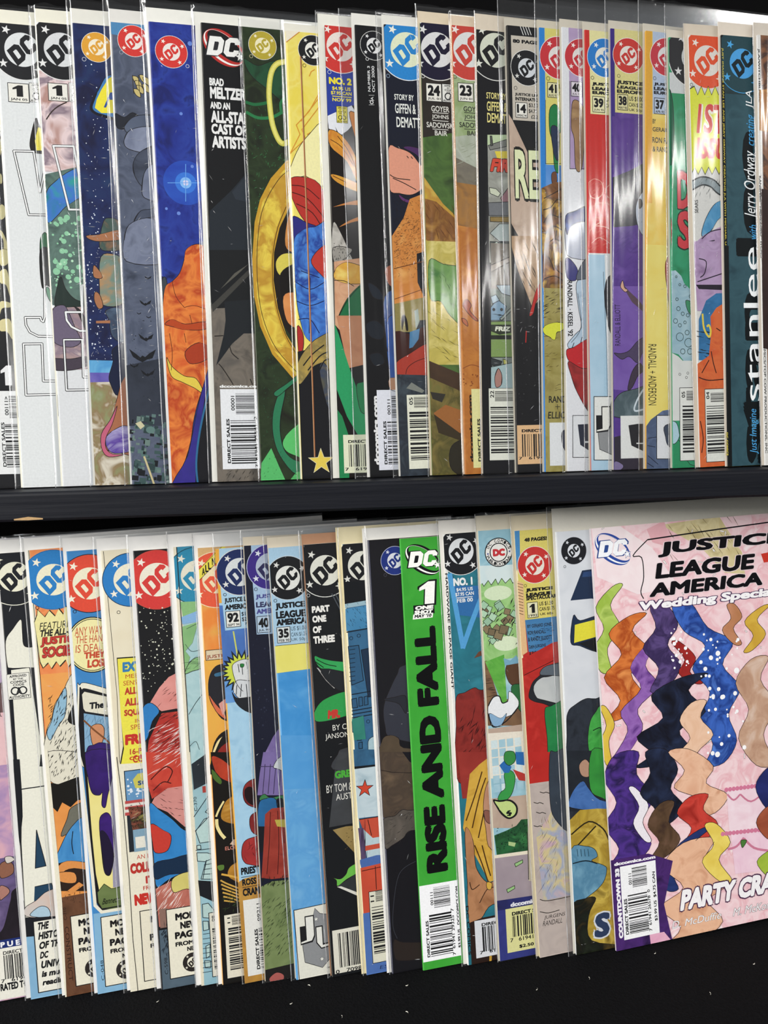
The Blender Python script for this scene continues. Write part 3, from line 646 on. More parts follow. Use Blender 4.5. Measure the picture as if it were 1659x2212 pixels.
  ["L",6,"26221e",0.53,1,0,[9.66,77.48,10.84,73.5,14.36,70.19]],
  ["L",6,"26221e",0.53,1,0,[3.05,67.46,5.25,64.82,8.99,58.83,10.86,55.49]],
  ["L",6,"26221e",0.53,1,0,[1.32,83.01,6.25,83.41]],
  ["L",2,"26221e",0.54,1,0,[20.62,58.84,21.85,55.48]],
  ["H",2,"2c2822",24,1.81,-0.88,24.96,5.87,4.05,70,0.47,4,40]]],
 ["lettering",[
  ["T",1,"eeeeec","BRAD",3.66,221.85,11.56,226.05,0,0.05,0]]],
 ["lettering",[
  ["T",1,"eeeeec","MELTZER",3.81,214.85,23.42,221.3,0,0.05,0]]],
 ["lettering",[
  ["T",1,"eeeeec","AND AN",3.7,209.3,14.58,213.14,0,0.05,0]]],
 ["lettering",[
  ["T",1,"eeeeec","ALL-STAR",3.84,201.63,25.1,208.36,0,0.05,0]]],
 ["lettering",[
  ["T",1,"eeeeec","CAST OF",3.84,195.42,23.38,201.2,0,0.05,0]]],
 ["lettering",[
  ["T",1,"eeeeec","ARTISTS",3.98,187.86,22.7,194.61,0,0.05,0]]],
 ["lettering",[
  ["T",7,"eeeeec","dccomics.com",3.14,53.76,27.28,55.49,0,0.05,0]]],
 ["barcode_label",[
  ["P",2,"e9ebee",[3.32,7.09,25.89,7.09,25.89,53.02,3.32,53.02]],
  ["B",3,"1a1a1c",11.89,38.58,22.52,50.93,"h",49],
  ["B",3,"1a1a1c",8.48,10.13,22.74,35.05,"h",50],
  ["T",3,"1a1a1c","00001",9.18,40.76,11.3,49.13,90,0.02,0],
  ["T",3,"1a1a1c","DIRECT SALES",6.2,10.52,8.05,36.08,90,0.04,0],
  ["T",4,"1a1a1c","7  61941 25641  2",21.97,7.78,23.72,37.27,90,0.02,0]]],
]},
{"row":0,"label":"dark green comic with olive round emblem and a big golden ring","at":[-34.55,-6.0,0.9],"u":[0.99029,0.13893,-0.00386],"v":[-0.00501,0.06341,0.99798],"H":253.52,"tc":1.7,"base":["1d2418","2b3a22","24301c","1a1712"],"spine":["1d2418","2b3a22","24301c","1a1712"],"board":0,"bag":[1.5,5],"front":0.31,"staples":[],"glints":[6,130,70],"parts":[
 ["artwork",[
  ["O",6,"b5b08a",4.81,237.79,0.89,0.26]]],
 ["artwork",[
  ["Q",1,["1f4a30","234f34","1a2a1c"],[0.65,236.19,8.3,232.97,17.62,236.25,26.69,231.82,25.89,212.4,13,220.54,4.16,227.56]],
  ["H",1,"2c6a3c",50,2.12,178.63,22.36,210.83,2.57,60,0.32,5,70],
  ["L",2,"236b3f",1.67,1,0,[0.58,212.64,6.07,211.6,14.01,213.41]],
  ["L",3,"2a7a48",1.67,1,0,[0.66,207.21,7.06,204.42,14.98,205.24,21.07,208.53]],
  ["L",4,"2a7a48",1.42,1,0,[22.74,216.71,20.28,213.32,20.39,208.16]],
  ["H",2,"3f8a50",60,3.12,151.66,22.59,184.98,2.3,60,0.26,6,50],
  ["Q",3,"1d1510",[43.16,163.68,29.52,157.9,18.47,147.1,13.07,131.36,11.76,113.09,14.27,97.42,19.85,84.28,39.45,68.31]],
  ["P",8,"c79a30",[44.37,194.97,21.73,181.09,12.93,171.4,6.42,159.56,2.73,146.56,0.53,125.85,0.66,105.09,3.33,88.15,9.51,72.39,22.71,56.13,38.72,49.51,39.35,65.63,24.72,72.36,17.96,83.75,13.8,98.73,12.08,114.4,13.01,130.06,16.76,143.93,23.65,157.15,43.36,168.91]],
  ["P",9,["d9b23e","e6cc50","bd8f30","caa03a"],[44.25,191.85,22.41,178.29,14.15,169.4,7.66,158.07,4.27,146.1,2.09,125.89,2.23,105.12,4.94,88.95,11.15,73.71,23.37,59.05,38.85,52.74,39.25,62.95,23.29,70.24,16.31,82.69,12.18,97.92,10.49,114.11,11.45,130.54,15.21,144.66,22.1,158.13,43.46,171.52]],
  ["L",10,"4a3410",0.36,1,0,[44.15,189.25,22.84,175.99,15.14,167.91,8.92,157.09,5.27,145.1,3.13,125.91,3.28,105.13,6.02,89.74,12.27,75.03,24.25,60.91]],
  ["L",11,"4a3410",0.36,1,0,[20.95,155.75,15.7,143.9,12.48,130.04,11.56,114.39,13.26,98.46,17.67,83.22,23.88,71.56]],
  ["Q",12,"d9ca58",[13.84,124.87,18.26,129.41,25.67,128.56,30.62,118.7,19.82,115.86,14.63,118.37]],
  ["Q",12,["e0a05a","c07838"],[21.76,149.82,26.7,153.89,36.73,137.25,25.74,130.39,19.52,134.14]],
  ["Q",13,"120d0b",[15.58,115.78,21.42,122.44,30.83,123.96,30.09,105.51,17.78,98.77]],
  ["Q",14,["e09a5c","d07a40"],[17.26,105.33,24.81,107.54,35.38,102.94,34.64,84.34,23.97,86.95,18.31,92.19]],
  ["H",12,"2f6a44",70,2.4,20.82,23.48,78.97,1.84,60,0.21,9,80],
  ["Q",13,"2c7a54",[12.85,50.91,16.06,50.87,12.78,36.52,12.33,25.83,14.62,16.38,20.86,10.8,31.67,9.1,31.46,3.67,20.53,2.71,11.56,13.79,8.07,25.94,8.63,39.26]],
  ["Q",14,"2c7a54",[9.64,50.42,17.32,55.65,25.63,61.7,25.52,59.04,17.75,52.98,11.67,48.26]],
  ["Q",14,"5cc06c",[38.41,41.42,21.68,30.98,13.83,23.12,14.65,17.19,20.97,13.5,37.15,8.92]],
  ["P",15,"58b96a",[6.68,18.49,0.74,10.11,-0.58,-1.89,14.91,-2.49,11.01,7.09]],
  ["P",14,"58b96a",[20.59,4.06,37.04,6.2,36.67,-3.33,14.91,-2.49]],
  ["H",16,"18381f",30,1.29,-0.6,23.6,16.77,1.6,70,0.27,12,30]]],
 ["emblem",[
  ["E",1,"b5a437",11.4,244.17,7.66,0.55,"efe8c0","efe8c8","e8e8e4","b5a437",0]]],
 ["letter_shape",[
  ["L",6,"c9c455",2.97,1,0,[29.55,236.86,23.55,236.2,18.86,234.56,15.69,229.7,14.06,220.61,14.07,211.62,15.15,201.38,17.8,193.78,20.67,191.02,25.08,192.89]],
  ["L",7,"e6e07a",1.67,1,0,[23.55,236.2,18.86,234.56,15.69,229.7,14.06,220.61,14.07,211.62,15.15,201.38,17.8,193.78,20.67,191.02]]]],
]},
{"row":0,"label":"yellow flame comic with black emblem, thin copper line and gold star","at":[-10.81,-6.0,0.9],"u":[0.99031,0.13872,-0.0072],"v":[-0.0017,0.06387,0.99796],"H":251.74,"tc":1.7,"base":["ecd857","f0e074","e8cd48"],"spine":["ecd857","f0e074","e8cd48"],"board":[0.8,5,"e9e6d8"],"bag":[3,5],"front":0.37,"staples":[],"glints":[6,130,70],"parts":[
 ["artwork",[
  ["P",1,"efe6d0",[-1.08,252.95,36.49,258.93,36.42,256.66,10.82,253.9,0.09,245.76,-0.71,245.37]],
  ["L",2,"cf8a3a",0.45,0,0,[0.08,245.44,10.15,253.65,16.16,254.64]]]],
 ["artwork",[
  ["L",1,"d9942f",0.51,0,0,[12.43,227.8,13.58,230.43,15.74,231.87]]]],
 ["artwork",[
  ["O",8,"7a6a30",9.8,233.61,0.9,0.26],
  ["L",1,"d9942f",0.51,0,0,[-1.92,181,5.97,195.51,4.06,200.49,11.73,208.65,17.93,219.3]],
  ["L",2,"d9942f",0.51,0,0,[0.33,184.96,9.05,193.14,7.12,198.14,17.66,211.62]],
  ["L",3,"d9942f",0.51,0,0,[8.76,185.44,12.22,193.34,10.2,195.77,17.78,200.09]],
  ["L",3,"d9942f",0.51,0,0,[6.77,202.71,17.84,216.74]],
  ["L",2,"d9942f",0.52,0,0,[7.15,177.65,16.6,182.02]],
  ["Q",4,"f6efb0",[-1.83,169.49,3.48,185.14,11.26,195.84,19.96,201.52,18.76,167.91,8.29,172.56]],
  ["Q",5,"b8342c",[-0.76,170.05,5.62,171.91,16.11,168.3,23.5,149.91,23.05,136.82,7.34,146.68,-0.55,161.85]],
  ["L",6,"4a1612",0.51,1,0,[0.17,167.02,8.05,166.11,15.81,160]],
  ["L",7,"4a1612",0.52,1,0,[0.03,163.16,9.14,159.7,18.12,149.7]],
  ["L",8,"4a1612",0.52,1,0,[2.42,156.83,11.52,152.03,17.84,141.87]],
  ["Q",9,"2b2a7c",[-0.51,148.97,7.34,146.68,15.16,141.77,1.26,125.71,-0.14,130.87]],
  ["Q",10,["2f60bc","4a86d8","24449a","66a0e4"],[-0.04,133.47,4.49,141.39,12.57,144.28,23.27,143.37,21.02,78.69,12.85,77.33,5.46,81.26,2.11,91.76,0.47,104.84]],
  ["L",11,"16225a",0.52,1,0,[0.77,112.68,8.62,108.92,16.82,113.02]],
  ["L",11,"16225a",0.52,1,0,[0.38,102.22,8.28,99.72,16.44,102.48]],
  ["L",11,"16225a",0.53,1,0,[1.31,91.75,7.99,91.83,13.08,83.95]],
  ["L",12,"16225a",0.52,1,0,[8.86,115.47,7.17,83.91]],
  ["L",13,"16225a",0.52,1,0,[3.67,119.27,14.22,115.59]],
  ["Q",14,"c03a30",[17.56,134.02,22.86,131.57,22.22,113.14,14.31,118.22,9.75,125.43]],
  ["Q",12,"b02c28",[0.37,87.8,3.42,83.88,3.4,75.97,0.79,70.69]],
  ["P",13,"16161a",[-0.71,73.32,26.48,78.72,23.53,-7.57,-3.7,-6.55]],
  ["Q",14,["b59a4e","8a7a48","c8ae5c"],[-0.47,65.41,4.69,74.66,13.01,81.83,26.7,85.38,25.93,62.68,18.54,46.65,16.48,65.37,9.72,65.39,5.49,60.09,0.2,54.81]],
  ["Q",15,["6a6438","3a4458","90803f"],[12.32,62.72,16.75,65.37,25.2,41.19,25.01,35.8,17.44,38.61]],
  ["L",16,"16161a",0.66,1,0,[3.01,65.4,8.61,72.02,15.55,77.34]],
  ["L",17,"16161a",0.66,1,0,[5.59,62.74,12.61,70.7,17.58,73.36]],
  ["L",18,"16161a",0.67,1,0,[12.32,62.72,15.22,68.04,18.52,69.37]],
  ["L",18,"9a5f38",0.81,0,0,[7.83,238.32,8.1,167.4,8.13,110.22,8.01,62.73,7.79,11.92]],
  ["L",19,"e0b080",0.3,0,0,[7.56,238.3,7.83,167.39,7.86,110.21,7.74,62.74,7.52,11.93]],
  ["S",20,"101012",11.43,9.94,8.74,0],
  ["S",21,"e0d8b0",11.43,9.94,8.06,0],
  ["S",22,"e6cc55",11.43,9.94,7.1,0]]],
 ["emblem",[
  ["E",3,"1b1c1e",15.05,242.25,8.23,0.55,"ecebe2","ecebe2","e8e8e4","1b1c1e",0]]],
]},
{"row":0,"label":"comic with red banner, yellow price lettering on blue and flowing orange strands","at":[10.99,-6.0,0.9],"u":[0.99031,0.13869,-0.00755],"v":[-0.00134,0.06392,0.99795],"H":255.11,"tc":1.7,"base":"17120f","spine":"17120f","board":[3.6,7,"efede2"],"bag":[5,7],"front":0.29,"staples":[],"glints":[14,120,80],"parts":[
 ["artwork",[
  ["Q",1,"c9803c",[0.6,154.63,10.92,158.35,20.59,160.1,20.48,156.79,9.49,156.32]]]],
 ["artwork",[
  ["P",1,"2a3f9c",[-3.25,236.55,34.13,239.64,33.32,213.46,14.07,212.12,1.66,204.79,-4.61,197.92]],
  ["O",7,"c8ccd8",1.85,229.6,0.97,0.26],
  ["P",2,"e8eaf0",[-0.2,205.31,5.82,208.3,14.07,212.12,17.95,205.88,11.57,198.3,6.71,194.75,4.18,199.78,5.38,195.31,0.44,198.57]],
  ["Q",3,["e0a03a","c97a2a","ecc050"],[0.4,197.59,7.41,195.44,14.57,186.09,19.53,169.95,16.71,167.83,10.3,180.62,1.1,188.56]],
  ["Q",4,["e2ae40","d08a30"],[0.56,172.92,5.95,172.55,19.45,167.31,16.58,163.88,4.46,168.55]],
  ["Q",4,["c8682a","e09a40"],[12.58,208.12,19.22,202.7,21.01,173.31,16.74,189.48]],
  ["L",5,"5a2a10",0.39,1,0,[1.23,192.46,7.85,188.31,14.32,178.22]],
  ["L",6,"5a2a10",0.39,1,0,[5.35,194.66,11.84,185.93,16.89,173.1]],
  ["L",7,"5a2a10",0.39,1,0,[1.89,172.34,9.91,168.82]]]],
 ["artwork",[
  ["Q",1,"c9803c",[4.29,143.6,10.57,147.8,20.31,151.49,20.23,148.84,11.9,146.53]],
  ["Q",2,["aaa69e","c4c0b8","8a867e"],[1.12,146.12,5.54,140.36,9.98,129.92,11.17,124.65,0.37,124.35]],
  ["Q",3,["aaa69e","8a867e"],[0.63,132.08,11.41,131.75,8.51,127.03,2.15,120.89]],
  ["H",4,"2a2a2a",60,0.72,121.5,10.11,134.72,1.72,70,0.4,3,60],
  ["P",5,["c9906c","d8a884","b87a58"],[0.9,124.16,20.93,127.38,18.91,64.13,7.77,63.48,0.33,87.61]],
  ["Q",6,["e6bc48","d8a040","ecd070"],[1.43,119.55,5.65,123.3,11.15,123.78,20.69,120.03,20.48,113.34,10.75,111.79,1.24,114.24]],
  ["L",7,"2a1a10",0.4,1,0,[0.54,113.7,6.68,113.37,12.08,110.49]],
  ["Q",8,"1d6d41",[20.48,113.34,14.85,110.54,7.71,103.06,2.59,93.65,3.23,92.45,10.15,93.74,19.87,94.2]],
  ["L",9,"10301c",0.47,1,0,[20.45,112.33,14.82,109.87,8.03,102.4,2.93,93.65,3.93,92.66,19.87,94.13]],
  ["P",6,"15110f",[0.35,88.28,18.99,66.84,17.6,23.24,-1.86,23.66]],
  ["P",10,["c9906c","b87a58"],[1.22,93.63,19.86,93.86,18.97,66.17,7.07,63.48]],
  ["P",11,"2a9a60",[0.1,88.95,2.22,82.95,7.79,64.15,19.18,28.69,18.96,21.83,12.03,24.04,5.46,35.75,-0.2,52.05]],
  ["Q",12,"22804c",[11.57,52.64,14.44,55.33,20,54.62,19.53,39.62,13.89,38.34]],
  ["P",12,"24844f",[-0.6,40.58,2.69,35.79,6.43,23.48,5.5,-4.55,-2.13,-4.28]]]],
 ["emblem",[
  ["E",2,"d03a34",8.72,243.96,14.28,0.56,"efe2da","f3ece4","efe6dc","d03a34",1]]],
 ["lettering",[
  ["T",2,"efdf3a","NO. 2",1.42,223.13,14.52,227,0,0.06,0]]],
 ["lettering",[
  ["T",2,"efdf3a","$4.95 US",3.13,219.73,13.83,221.99,0,0.03,0]]],
 ["lettering",[
  ["T",2,"efdf3a","$7.95 CAN",2.37,217.22,14.28,219.42,0,0.03,0]]],
 ["lettering",[
  ["T",2,"efdf3a","NOV 99",3.05,213.79,14.03,215.73,0,0.03,0]]],
 ["letter_shape",[
  ["P",2,"efdf3a",[3.08,216.31,14.2,216.31,14.2,216.76,3.08,216.76]]]],
 ["approval_seal",[
  ["P",3,"e2d65a",[5.24,202.1,11.46,202.1,11.46,211.17,5.24,211.17]],
  ["L",4,"3a3410",0.25,0,1,[5.24,202.1,11.46,202.1,11.46,211.17,5.24,211.17]],
  ["T",5,"3a3410","APPROVED",5.99,209.81,10.71,210.72,0,0.03,0],
  ["T",5,"3a3410","BY THE",6.98,208.9,9.72,209.54,0,0.03,0],
  ["T",5,"3a3410","COMICS",6.11,207.72,10.59,208.63,0,0.03,0],
  ["T",5,"3a3410","CODE",6.8,206.73,9.91,207.54,0,0.03,0],
  ["T",5,"3a3410","AUTHORITY",5.49,202.37,11.21,203.37,0,0.03,0],
  ["T",5,"3a3410","A",7.48,203.73,9.22,206.36,0,0.01,0],
  ["O",6,"3a3410",7.3,205,1.06,0.37],
  ["O",6,"3a3410",9.41,205,1.06,0.37]]],
 ["barcode_label",[
  ["P",13,"e4e6c8",[2.81,2.76,28.63,2.76,28.63,25.05,2.81,25.05]],
  ["B",14,"1a1a1c",5.95,6.42,27.14,19.4,"v",70],
  ["T",14,"1a1a1c","DIRECT SALES",5.69,20.22,27.56,21.99,0,0.04,0],
  ["T",14,"1a1a1c","7   61941  2",3.42,4.09,25.98,5.94,0,0.02,0]]],
]},
{"row":0,"label":"plain black comic with small sideways number and date near the top","at":[28.88,-6.0,0.9],"u":[0.9903,0.13892,-0.00394],"v":[-0.00492,0.06342,0.99797],"H":255.58,"tc":1.31,"base":"121214","spine":"121214","board":[1.5,7,"eceae2"],"bag":[9,9],"front":0.21,"staples":[],"glints":[6,130,70],"parts":[
 ["emblem",[
  ["E",1,"15151a",10.82,244.93,7.87,0.55,"e4e4e4","e8e8e8","e8e8e4","15151a",0]]],
 ["artwork",[
  ["O",6,"d8d8d8",6.6,237.31,0.84,0.26]]],
 ["artwork",[
  ["Q",1,"1d222a",[0.45,88.03,6.1,90.75,10.84,86.75,9.91,80.01,2.99,81.34]]]],
 ["artwork",[
  ["Q",1,"1b2027",[1.91,70.57,8.23,71.91,10.85,66.49,5.18,64.49]]]],
 ["artwork",[
  ["Q",1,"20262f",[2.69,112.1,8.82,108.87,11.4,102.88,5.18,104.13]]]],
 ["artwork",[
  ["Q",1,"b06a50",[13.04,120.3,21.89,123.18,21.49,111.09,15.17,110.98]]]],
 ["artwork",[
  ["Q",1,["4a6a9a","35508a","2a2a3a"],[12.14,104.23,21.31,105.71,20.14,70.53,13.8,70.55,11.8,84.06]],
  ["Q",2,["2f5fb0","284a94"],[12.69,89.45,20.82,90.86,19.71,57.6,14.04,56.97]],
  ["Q",3,"c09070",[12.96,56.3,15.47,57.64,19.67,56.24,19.46,50.1,13.83,50.85]]]],
 ["lettering",[
  ["T",1,"dcdcdc","NUMBER 3",6.46,219.4,7.97,233.51,90,0.02,0]]],
 ["lettering",[
  ["T",1,"dcdcdc","OCT 2000",8.92,219.25,10.56,233.69,90,0.02,0]]],
 ["lettering",[
  ["T",3,"dcdcdc","A",7.91,214.67,9.42,216.62,90,0.02,0]]],
 ["lettering",[
  ["T",1,"e6e6e6","dccomics.com",2.83,7.05,6.32,47.25,90,0.06,0]]],
 ["letter_shape",[
  ["L",1,"dcdcdc",0.19,0,0,[6.84,217.32,9.99,217.54]]]],
 ["letter_shape",[
  ["L",1,"dcdcdc",0.19,0,0,[6.65,212,9.87,212.21]]]],
 ["letter_shape",[
  ["L",1,"dcdcdc",0.19,0,0,[6.74,214.47,9.89,214.68]],
  ["C",2,"dcdcdc",8.35,213.6,1.11,1.11,0],
  ["C",3,"15151a",8.35,213.6,0.65,0.65,0]]],
 ["barcode_label",[
  ["P",4,"dfe1ea",[5.54,3.88,25.69,3.88,25.69,50.61,5.54,50.61]],
  ["B",5,"1a1a1c",14.27,34.46,24.3,47.09,"h",77],
  ["B",5,"1a1a1c",11.22,7.1,23.78,32.12,"h",78],
  ["T",5,"1a1a1c","00311",11.66,36.22,13.49,45.08,90,0.02,0],
  ["T",5,"1a1a1c","DIRECT SALES",8.84,7.18,10.67,32.51,90,0.04,0]]],
]},
{"row":0,"label":"navy comic with bright blue banner and white story credits","at":[46.91,-6.0,0.9],"u":[0.99025,0.1393,0.00198],"v":[-0.0108,0.06259,0.99798],"H":256.01,"tc":1.42,"base":"141828","spine":"141828","board":[0.8,6,"e9e7de"],"bag":[4.5,6],"front":0.34,"staples":[],"glints":[14,120,80],"parts":[
 ["emblem",[
  ["E",1,"2a86ce",13.1,242.92,16.72,0.58,"e6eccb","f0f2e8","e8ecf0","2a86ce",1]]],
 ["artwork",[
  ["O",6,"8aa0b8",1.35,227.69,0.97,0.26]]],
 ["artwork",[
  ["Q",1,"4a2a5c",[8.77,188.34,13.67,189.24,22.68,186.38,22.39,178.44,16.3,184.76]],
  ["Q",2,"e09a80",[0.1,187.78,5.29,188.04,12.84,185.58,18.21,179.58,22.24,174.46,20.55,167.11,13.34,162.2,5.68,162.58,-0.45,165.32]],
  ["L",3,"1a1412",0.46,1,0,[0.2,172.88,3.93,171.07,12.26,170.42]],
  ["L",4,"1a1412",0.46,1,0,[1.85,170.98,8,168.6,15.55,164.93]],
  ["L",3,"1a1412",0.46,1,0,[10.68,183.84,11.68,182.57]],
  ["L",3,"1a1412",0.46,1,0,[13.11,183.63,14.11,182.36]],
  ["Q",1,"5c2f66",[4.96,161.9,9.04,159.41,15.3,158.3,11.75,157.18,6.92,158.67]],
  ["P",5,["d5904a","c9803c","e0a45c"],[-1.84,135.68,7.48,149,11.47,159.59,32.72,168.24,30.44,104.44,-1.99,97.57]],
  ["H",6,"1a1210",220,1.28,114.73,19.69,159.23,2.08,-60,0.26,3,70],
  ["H",7,"1a1210",120,0.87,125.24,16.55,148.81,2.61,25,0.26,4,25],
  ["P",8,"12131c",[14.46,128.68,31.49,133.81,30.35,101.76,17.74,104.34,14.4,112.28]],
  ["L",9,"6a3a18",0.47,0,0,[0.52,119.87,20.4,124.89]],
  ["L",9,"6a3a18",0.4,0,0,[0.18,102.52,18.38,108.72]],
  ["P",10,"8b804b",[-3.09,99.16,25.39,105.42,24.6,83.7,-3.71,83.75]],
  ["Q",11,"1d1a1a",[4.05,85.08,3.94,91.14,5.45,93.83,7.08,90.47,7.57,85.08,6.52,85.08,5.81,90.47,4.72,87.78]],
  ["P",11,"9aa79a",[11.87,95.88,14.05,97.23,14.75,87.78,12.2,85.75]],
  ["P",12,"22262c",[14.86,90.49,24.87,91.18,24.65,85.06,12.52,85.08]],
  ["P",13,"3b1d18",[-3.71,83.75,2.62,84.41,8.88,82.38,16.13,86.43,24.72,87.1,24.1,70.07,-4.43,65.59]],
  ["P",14,"4a7ba2",[8.58,83.73,14.68,85.75,13.74,79.66,10.01,74.93,7.86,74.27]],
  ["Q",15,"a63a2c",[-0.2,66.22,8.47,71.56,18.62,76.92,24.22,73.49,23.65,57.77,7.91,56.97,-0.48,59.12]],
  ["L",16,"3a1410",0.34,1,0,[5.17,59.39,6.74,63.44,11.83,66.78,18.32,68.76]],
  ["P",17,["3a444e","2a3038","4a565e"],[-4.67,59.52,23.68,58.45,21.45,-2.95,-7.12,-1.71]],
  ["P",18,"7b7f78",[5.21,51.23,8.53,54.58,16.18,49.67,14.7,48.33]]]],
 ["lettering",[
  ["T",1,"eceee8","STORY BY",4.54,214.82,16,218.07,0,0.02,0]]],
 ["lettering",[
  ["T",1,"eceee8","GIFFEN &",4.75,207.36,16.98,212.89,0,0.02,0]]],
 ["lettering",[
  ["T",1,"eceee8","DEMATTEIS",5.28,199.58,23.63,205.45,0,0.02,0]]],
 ["barcode_label",[
  ["P",18,"e4e5d2",[5.27,4.03,23.12,4.03,23.12,47.35,5.27,47.35]],
  ["B",19,"1a1a1c",9.49,39.89,22.44,46.38,"h",84],
  ["B",19,"1a1a1c",6.45,9.13,22.07,37.43,"h",85],
  ["T",19,"1a1a1c","05",6.63,41.53,8.9,45.89,90,0.02,0]]],
]},
{"row":0,"label":"green and gold battle comic with dark navy banner and issue box 24","at":[65.59,-6.0,0.9],"u":[0.9903,0.1388,-0.00591],"v":[-0.00297,0.06369,0.99797],"H":257.51,"tc":1.37,"base":["3f5a2e","4f6e36","354828"],"spine":["3f5a2e","4f6e36","354828"],"board":[0.9,7,"e3d3b8"],"bag":[2.5,10],"front":0.27,"staples":[],"glints":[6,130,70],"parts":[
 ["artwork",[
  ["P",1,["2b2622","332c26"],[-2.29,230.87,34.42,233.72,33.59,200.62,-3.42,193.1]],
  ["O",7,"d8d8d8",0.95,227.88,0.97,0.26]]],
 ["artwork",[
  ["P",1,["c8a83e","b98a3a","d6bc58"],[-0.55,172.28,4.18,165.91,10.99,156.94,24.96,144.78,24.43,124.57,-1.97,123.88]],
  ["P",2,["a5713a","7a5028","c09048"],[-0.92,159.74,6.77,158.09,24.92,143.44,24.43,124.57,11.56,126.25,-1.56,137.87]],
  ["H",3,"5a3418",30,1.07,125.94,21.49,155.86,7.95,-65,0.53,5,15],
  ["P",4,["c8b85e","b9aa52","d6c878","b0a04c"],[-2.33,64.54,31.44,64.54,31.44,135.65,-2.33,135.65]],
  ["Q",5,["5c8a4c","6f9a54","4a7840"],[1.57,124.44,10.03,122.65,24.25,117.6,23.47,87.71,13.51,93.05,8,101.09,1.66,103.02]],
  ["H",6,"3a5a2e",24,2.93,90.23,20.64,122.47,4.68,-60,0.4,3,30],
  ["H",7,"4a4220",22,0.87,65.88,20.73,100.32,8.07,-32,0.4,8,14],
  ["P",8,["4a3626","3c2c20"],[-4.31,68.6,29.92,54.79,29.64,43.74,-4.59,59.12]],
  ["P",9,["6c6632","55502a","7a6c3a","5f6a38"],[-4.59,59.12,29.66,44.43,28.45,-3.59,-6.4,-2.36]],
  ["P",10,"9a6334",[1.88,36.57,9.2,41.25,29.4,34.04,29.01,18.75,17.44,24.57,3.88,31.05]],
  ["P",11,"3a3020",[1.87,35.89,17.44,24.57,29.05,20.14,28.94,15.96,4.42,24.86]],
  ["P",10,"33302a",[0.09,48.89,9.37,47.42,7.08,42.65,1.4,44.78]],
  ["Q",12,"2b271d",[11.37,15.04,18.06,20.41,29.08,21.53,28.45,-3.59,12.48,2.53]]]],
 ["emblem",[
  ["E",2,"1b1730",9.89,243.18,16.77,0.58,"e0e0e0","e4e4e2","e6e4de","1b1730",1]]],
 ["issue_box",[
  ["P",2,"eceae0",[2.58,214.34,11.8,214.34,11.8,224.37,2.58,224.37]],
  ["L",3,"18181a",0.35,0,1,[2.58,214.34,11.8,214.34,11.8,224.37,2.58,224.37]],
  ["T",4,"18181a","24",3.51,217.35,10.88,223.37,0,0.05,0],
  ["T",4,"18181a","JUL 01",3.51,214.94,11.06,216.55,0,0.02,0]]],
 ["approval_seal",[
  ["P",2,"e6e6e0",[12.17,214.48,22.74,214.48,22.74,224.5,12.17,224.5]],
  ["L",3,"26262a",0.25,0,1,[12.17,214.48,22.74,214.48,22.74,224.5,12.17,224.5]],
  ["T",4,"26262a","APPROVED",13.44,223,21.47,224,0,0.03,0],
  ["T",4,"26262a","BY THE",15.13,222,19.78,222.7,0,0.03,0],
  ["T",4,"26262a","COMICS",13.65,220.69,21.26,221.69,0,0.03,0],
  ["T",4,"26262a","CODE",14.81,219.59,20.1,220.49,0,0.03,0],
  ["T",4,"26262a","AUTHORITY",12.59,214.78,22.32,215.89,0,0.03,0],
  ["T",4,"26262a","A",15.98,216.29,18.93,219.19,0,0.01,0],
  ["O",5,"26262a",15.66,217.69,1.8,0.63],
  ["O",5,"26262a",19.25,217.69,1.8,0.63]]],
 ["lettering",[
  ["T",2,"dcdad2","GOYER",5.36,208.67,16.16,211.94,0,0.02,0]]],
 ["lettering",[
  ["T",2,"dcdad2","JOHNS",5.57,204.24,15.75,207.06,0,0.02,0]]],
 ["lettering",[
  ["T",2,"dcdad2","SADOWSKI",2.3,199.65,19.03,202.73,0,0.02,0]]],
 ["lettering",[
  ["T",2,"dcdad2","BAIR",7.07,195.36,14.6,198.19,0,0.02,0]]],
 ["letter_shape",[
  ["P",2,"dcdad2",[6.1,207.88,15.58,207.88,15.58,208.27,6.1,208.27]]]],
 ["letter_shape",[
  ["P",2,"dcdad2",[5.97,203.49,15.46,203.49,15.46,203.88,5.97,203.88]]]],
 ["letter_shape",[
  ["P",2,"dcdad2",[5.83,198.7,15.32,198.7,15.32,199.09,5.83,199.09]]]],
]},
{"row":0,"label":"pale green to orange comic with red banner and issue box 23","at":[85.2,-6.0,0.9],"u":[0.99027,0.13913,-0.00073],"v":[-0.00811,0.06297,0.99798],"H":256.2,"tc":1.57,"base":["c07c38","b06c30","cc8c46"],"spine":["c07c38","b06c30","cc8c46"],"board":[0.9,6.5,"e0cdb4"],"bag":[1.5,7],"front":0.22,"staples":[],"glints":[6,130,70],"parts":[
 ["artwork",[
  ["P",1,["8ea26e","a7b78e","7f9460"],[-4.62,230.86,32.48,233.55,31.36,193.72,-6.12,185.16]],
  ["P",2,["a2aa96","b6bcae","8a8f84"],[-5.86,193.04,31.55,200.39,30.68,169.63,-6.34,178.59]],
  ["O",7,"5a5248",0.89,227.69,0.98,0.26],
  ["P",3,["6f6a60","7c7668","5c564c"],[-6.14,184.51,0.84,182.22,30.68,169.63,30.53,164.25,-6.69,168.05]],
  ["P",4,["8a6a48","a5763e","75583c"],[-6.64,169.37,30.57,165.6,29.85,139.98,-7.43,145.56]],
  ["H",4,"9aa08c",14,1.87,178.96,13.93,192.14,5.92,30,0.53,4,25]]],
 ["artwork",[
  ["Q",1,"9c4a26",[1.74,98.06,4.02,102.13,6.8,98.78,5.97,95.39,10.88,90,8,90.66]],
  ["Q",2,"a85528",[0.8,91.3,3.64,89.96,4.26,86.58,1.44,88.6]]]],
 ["artwork",[
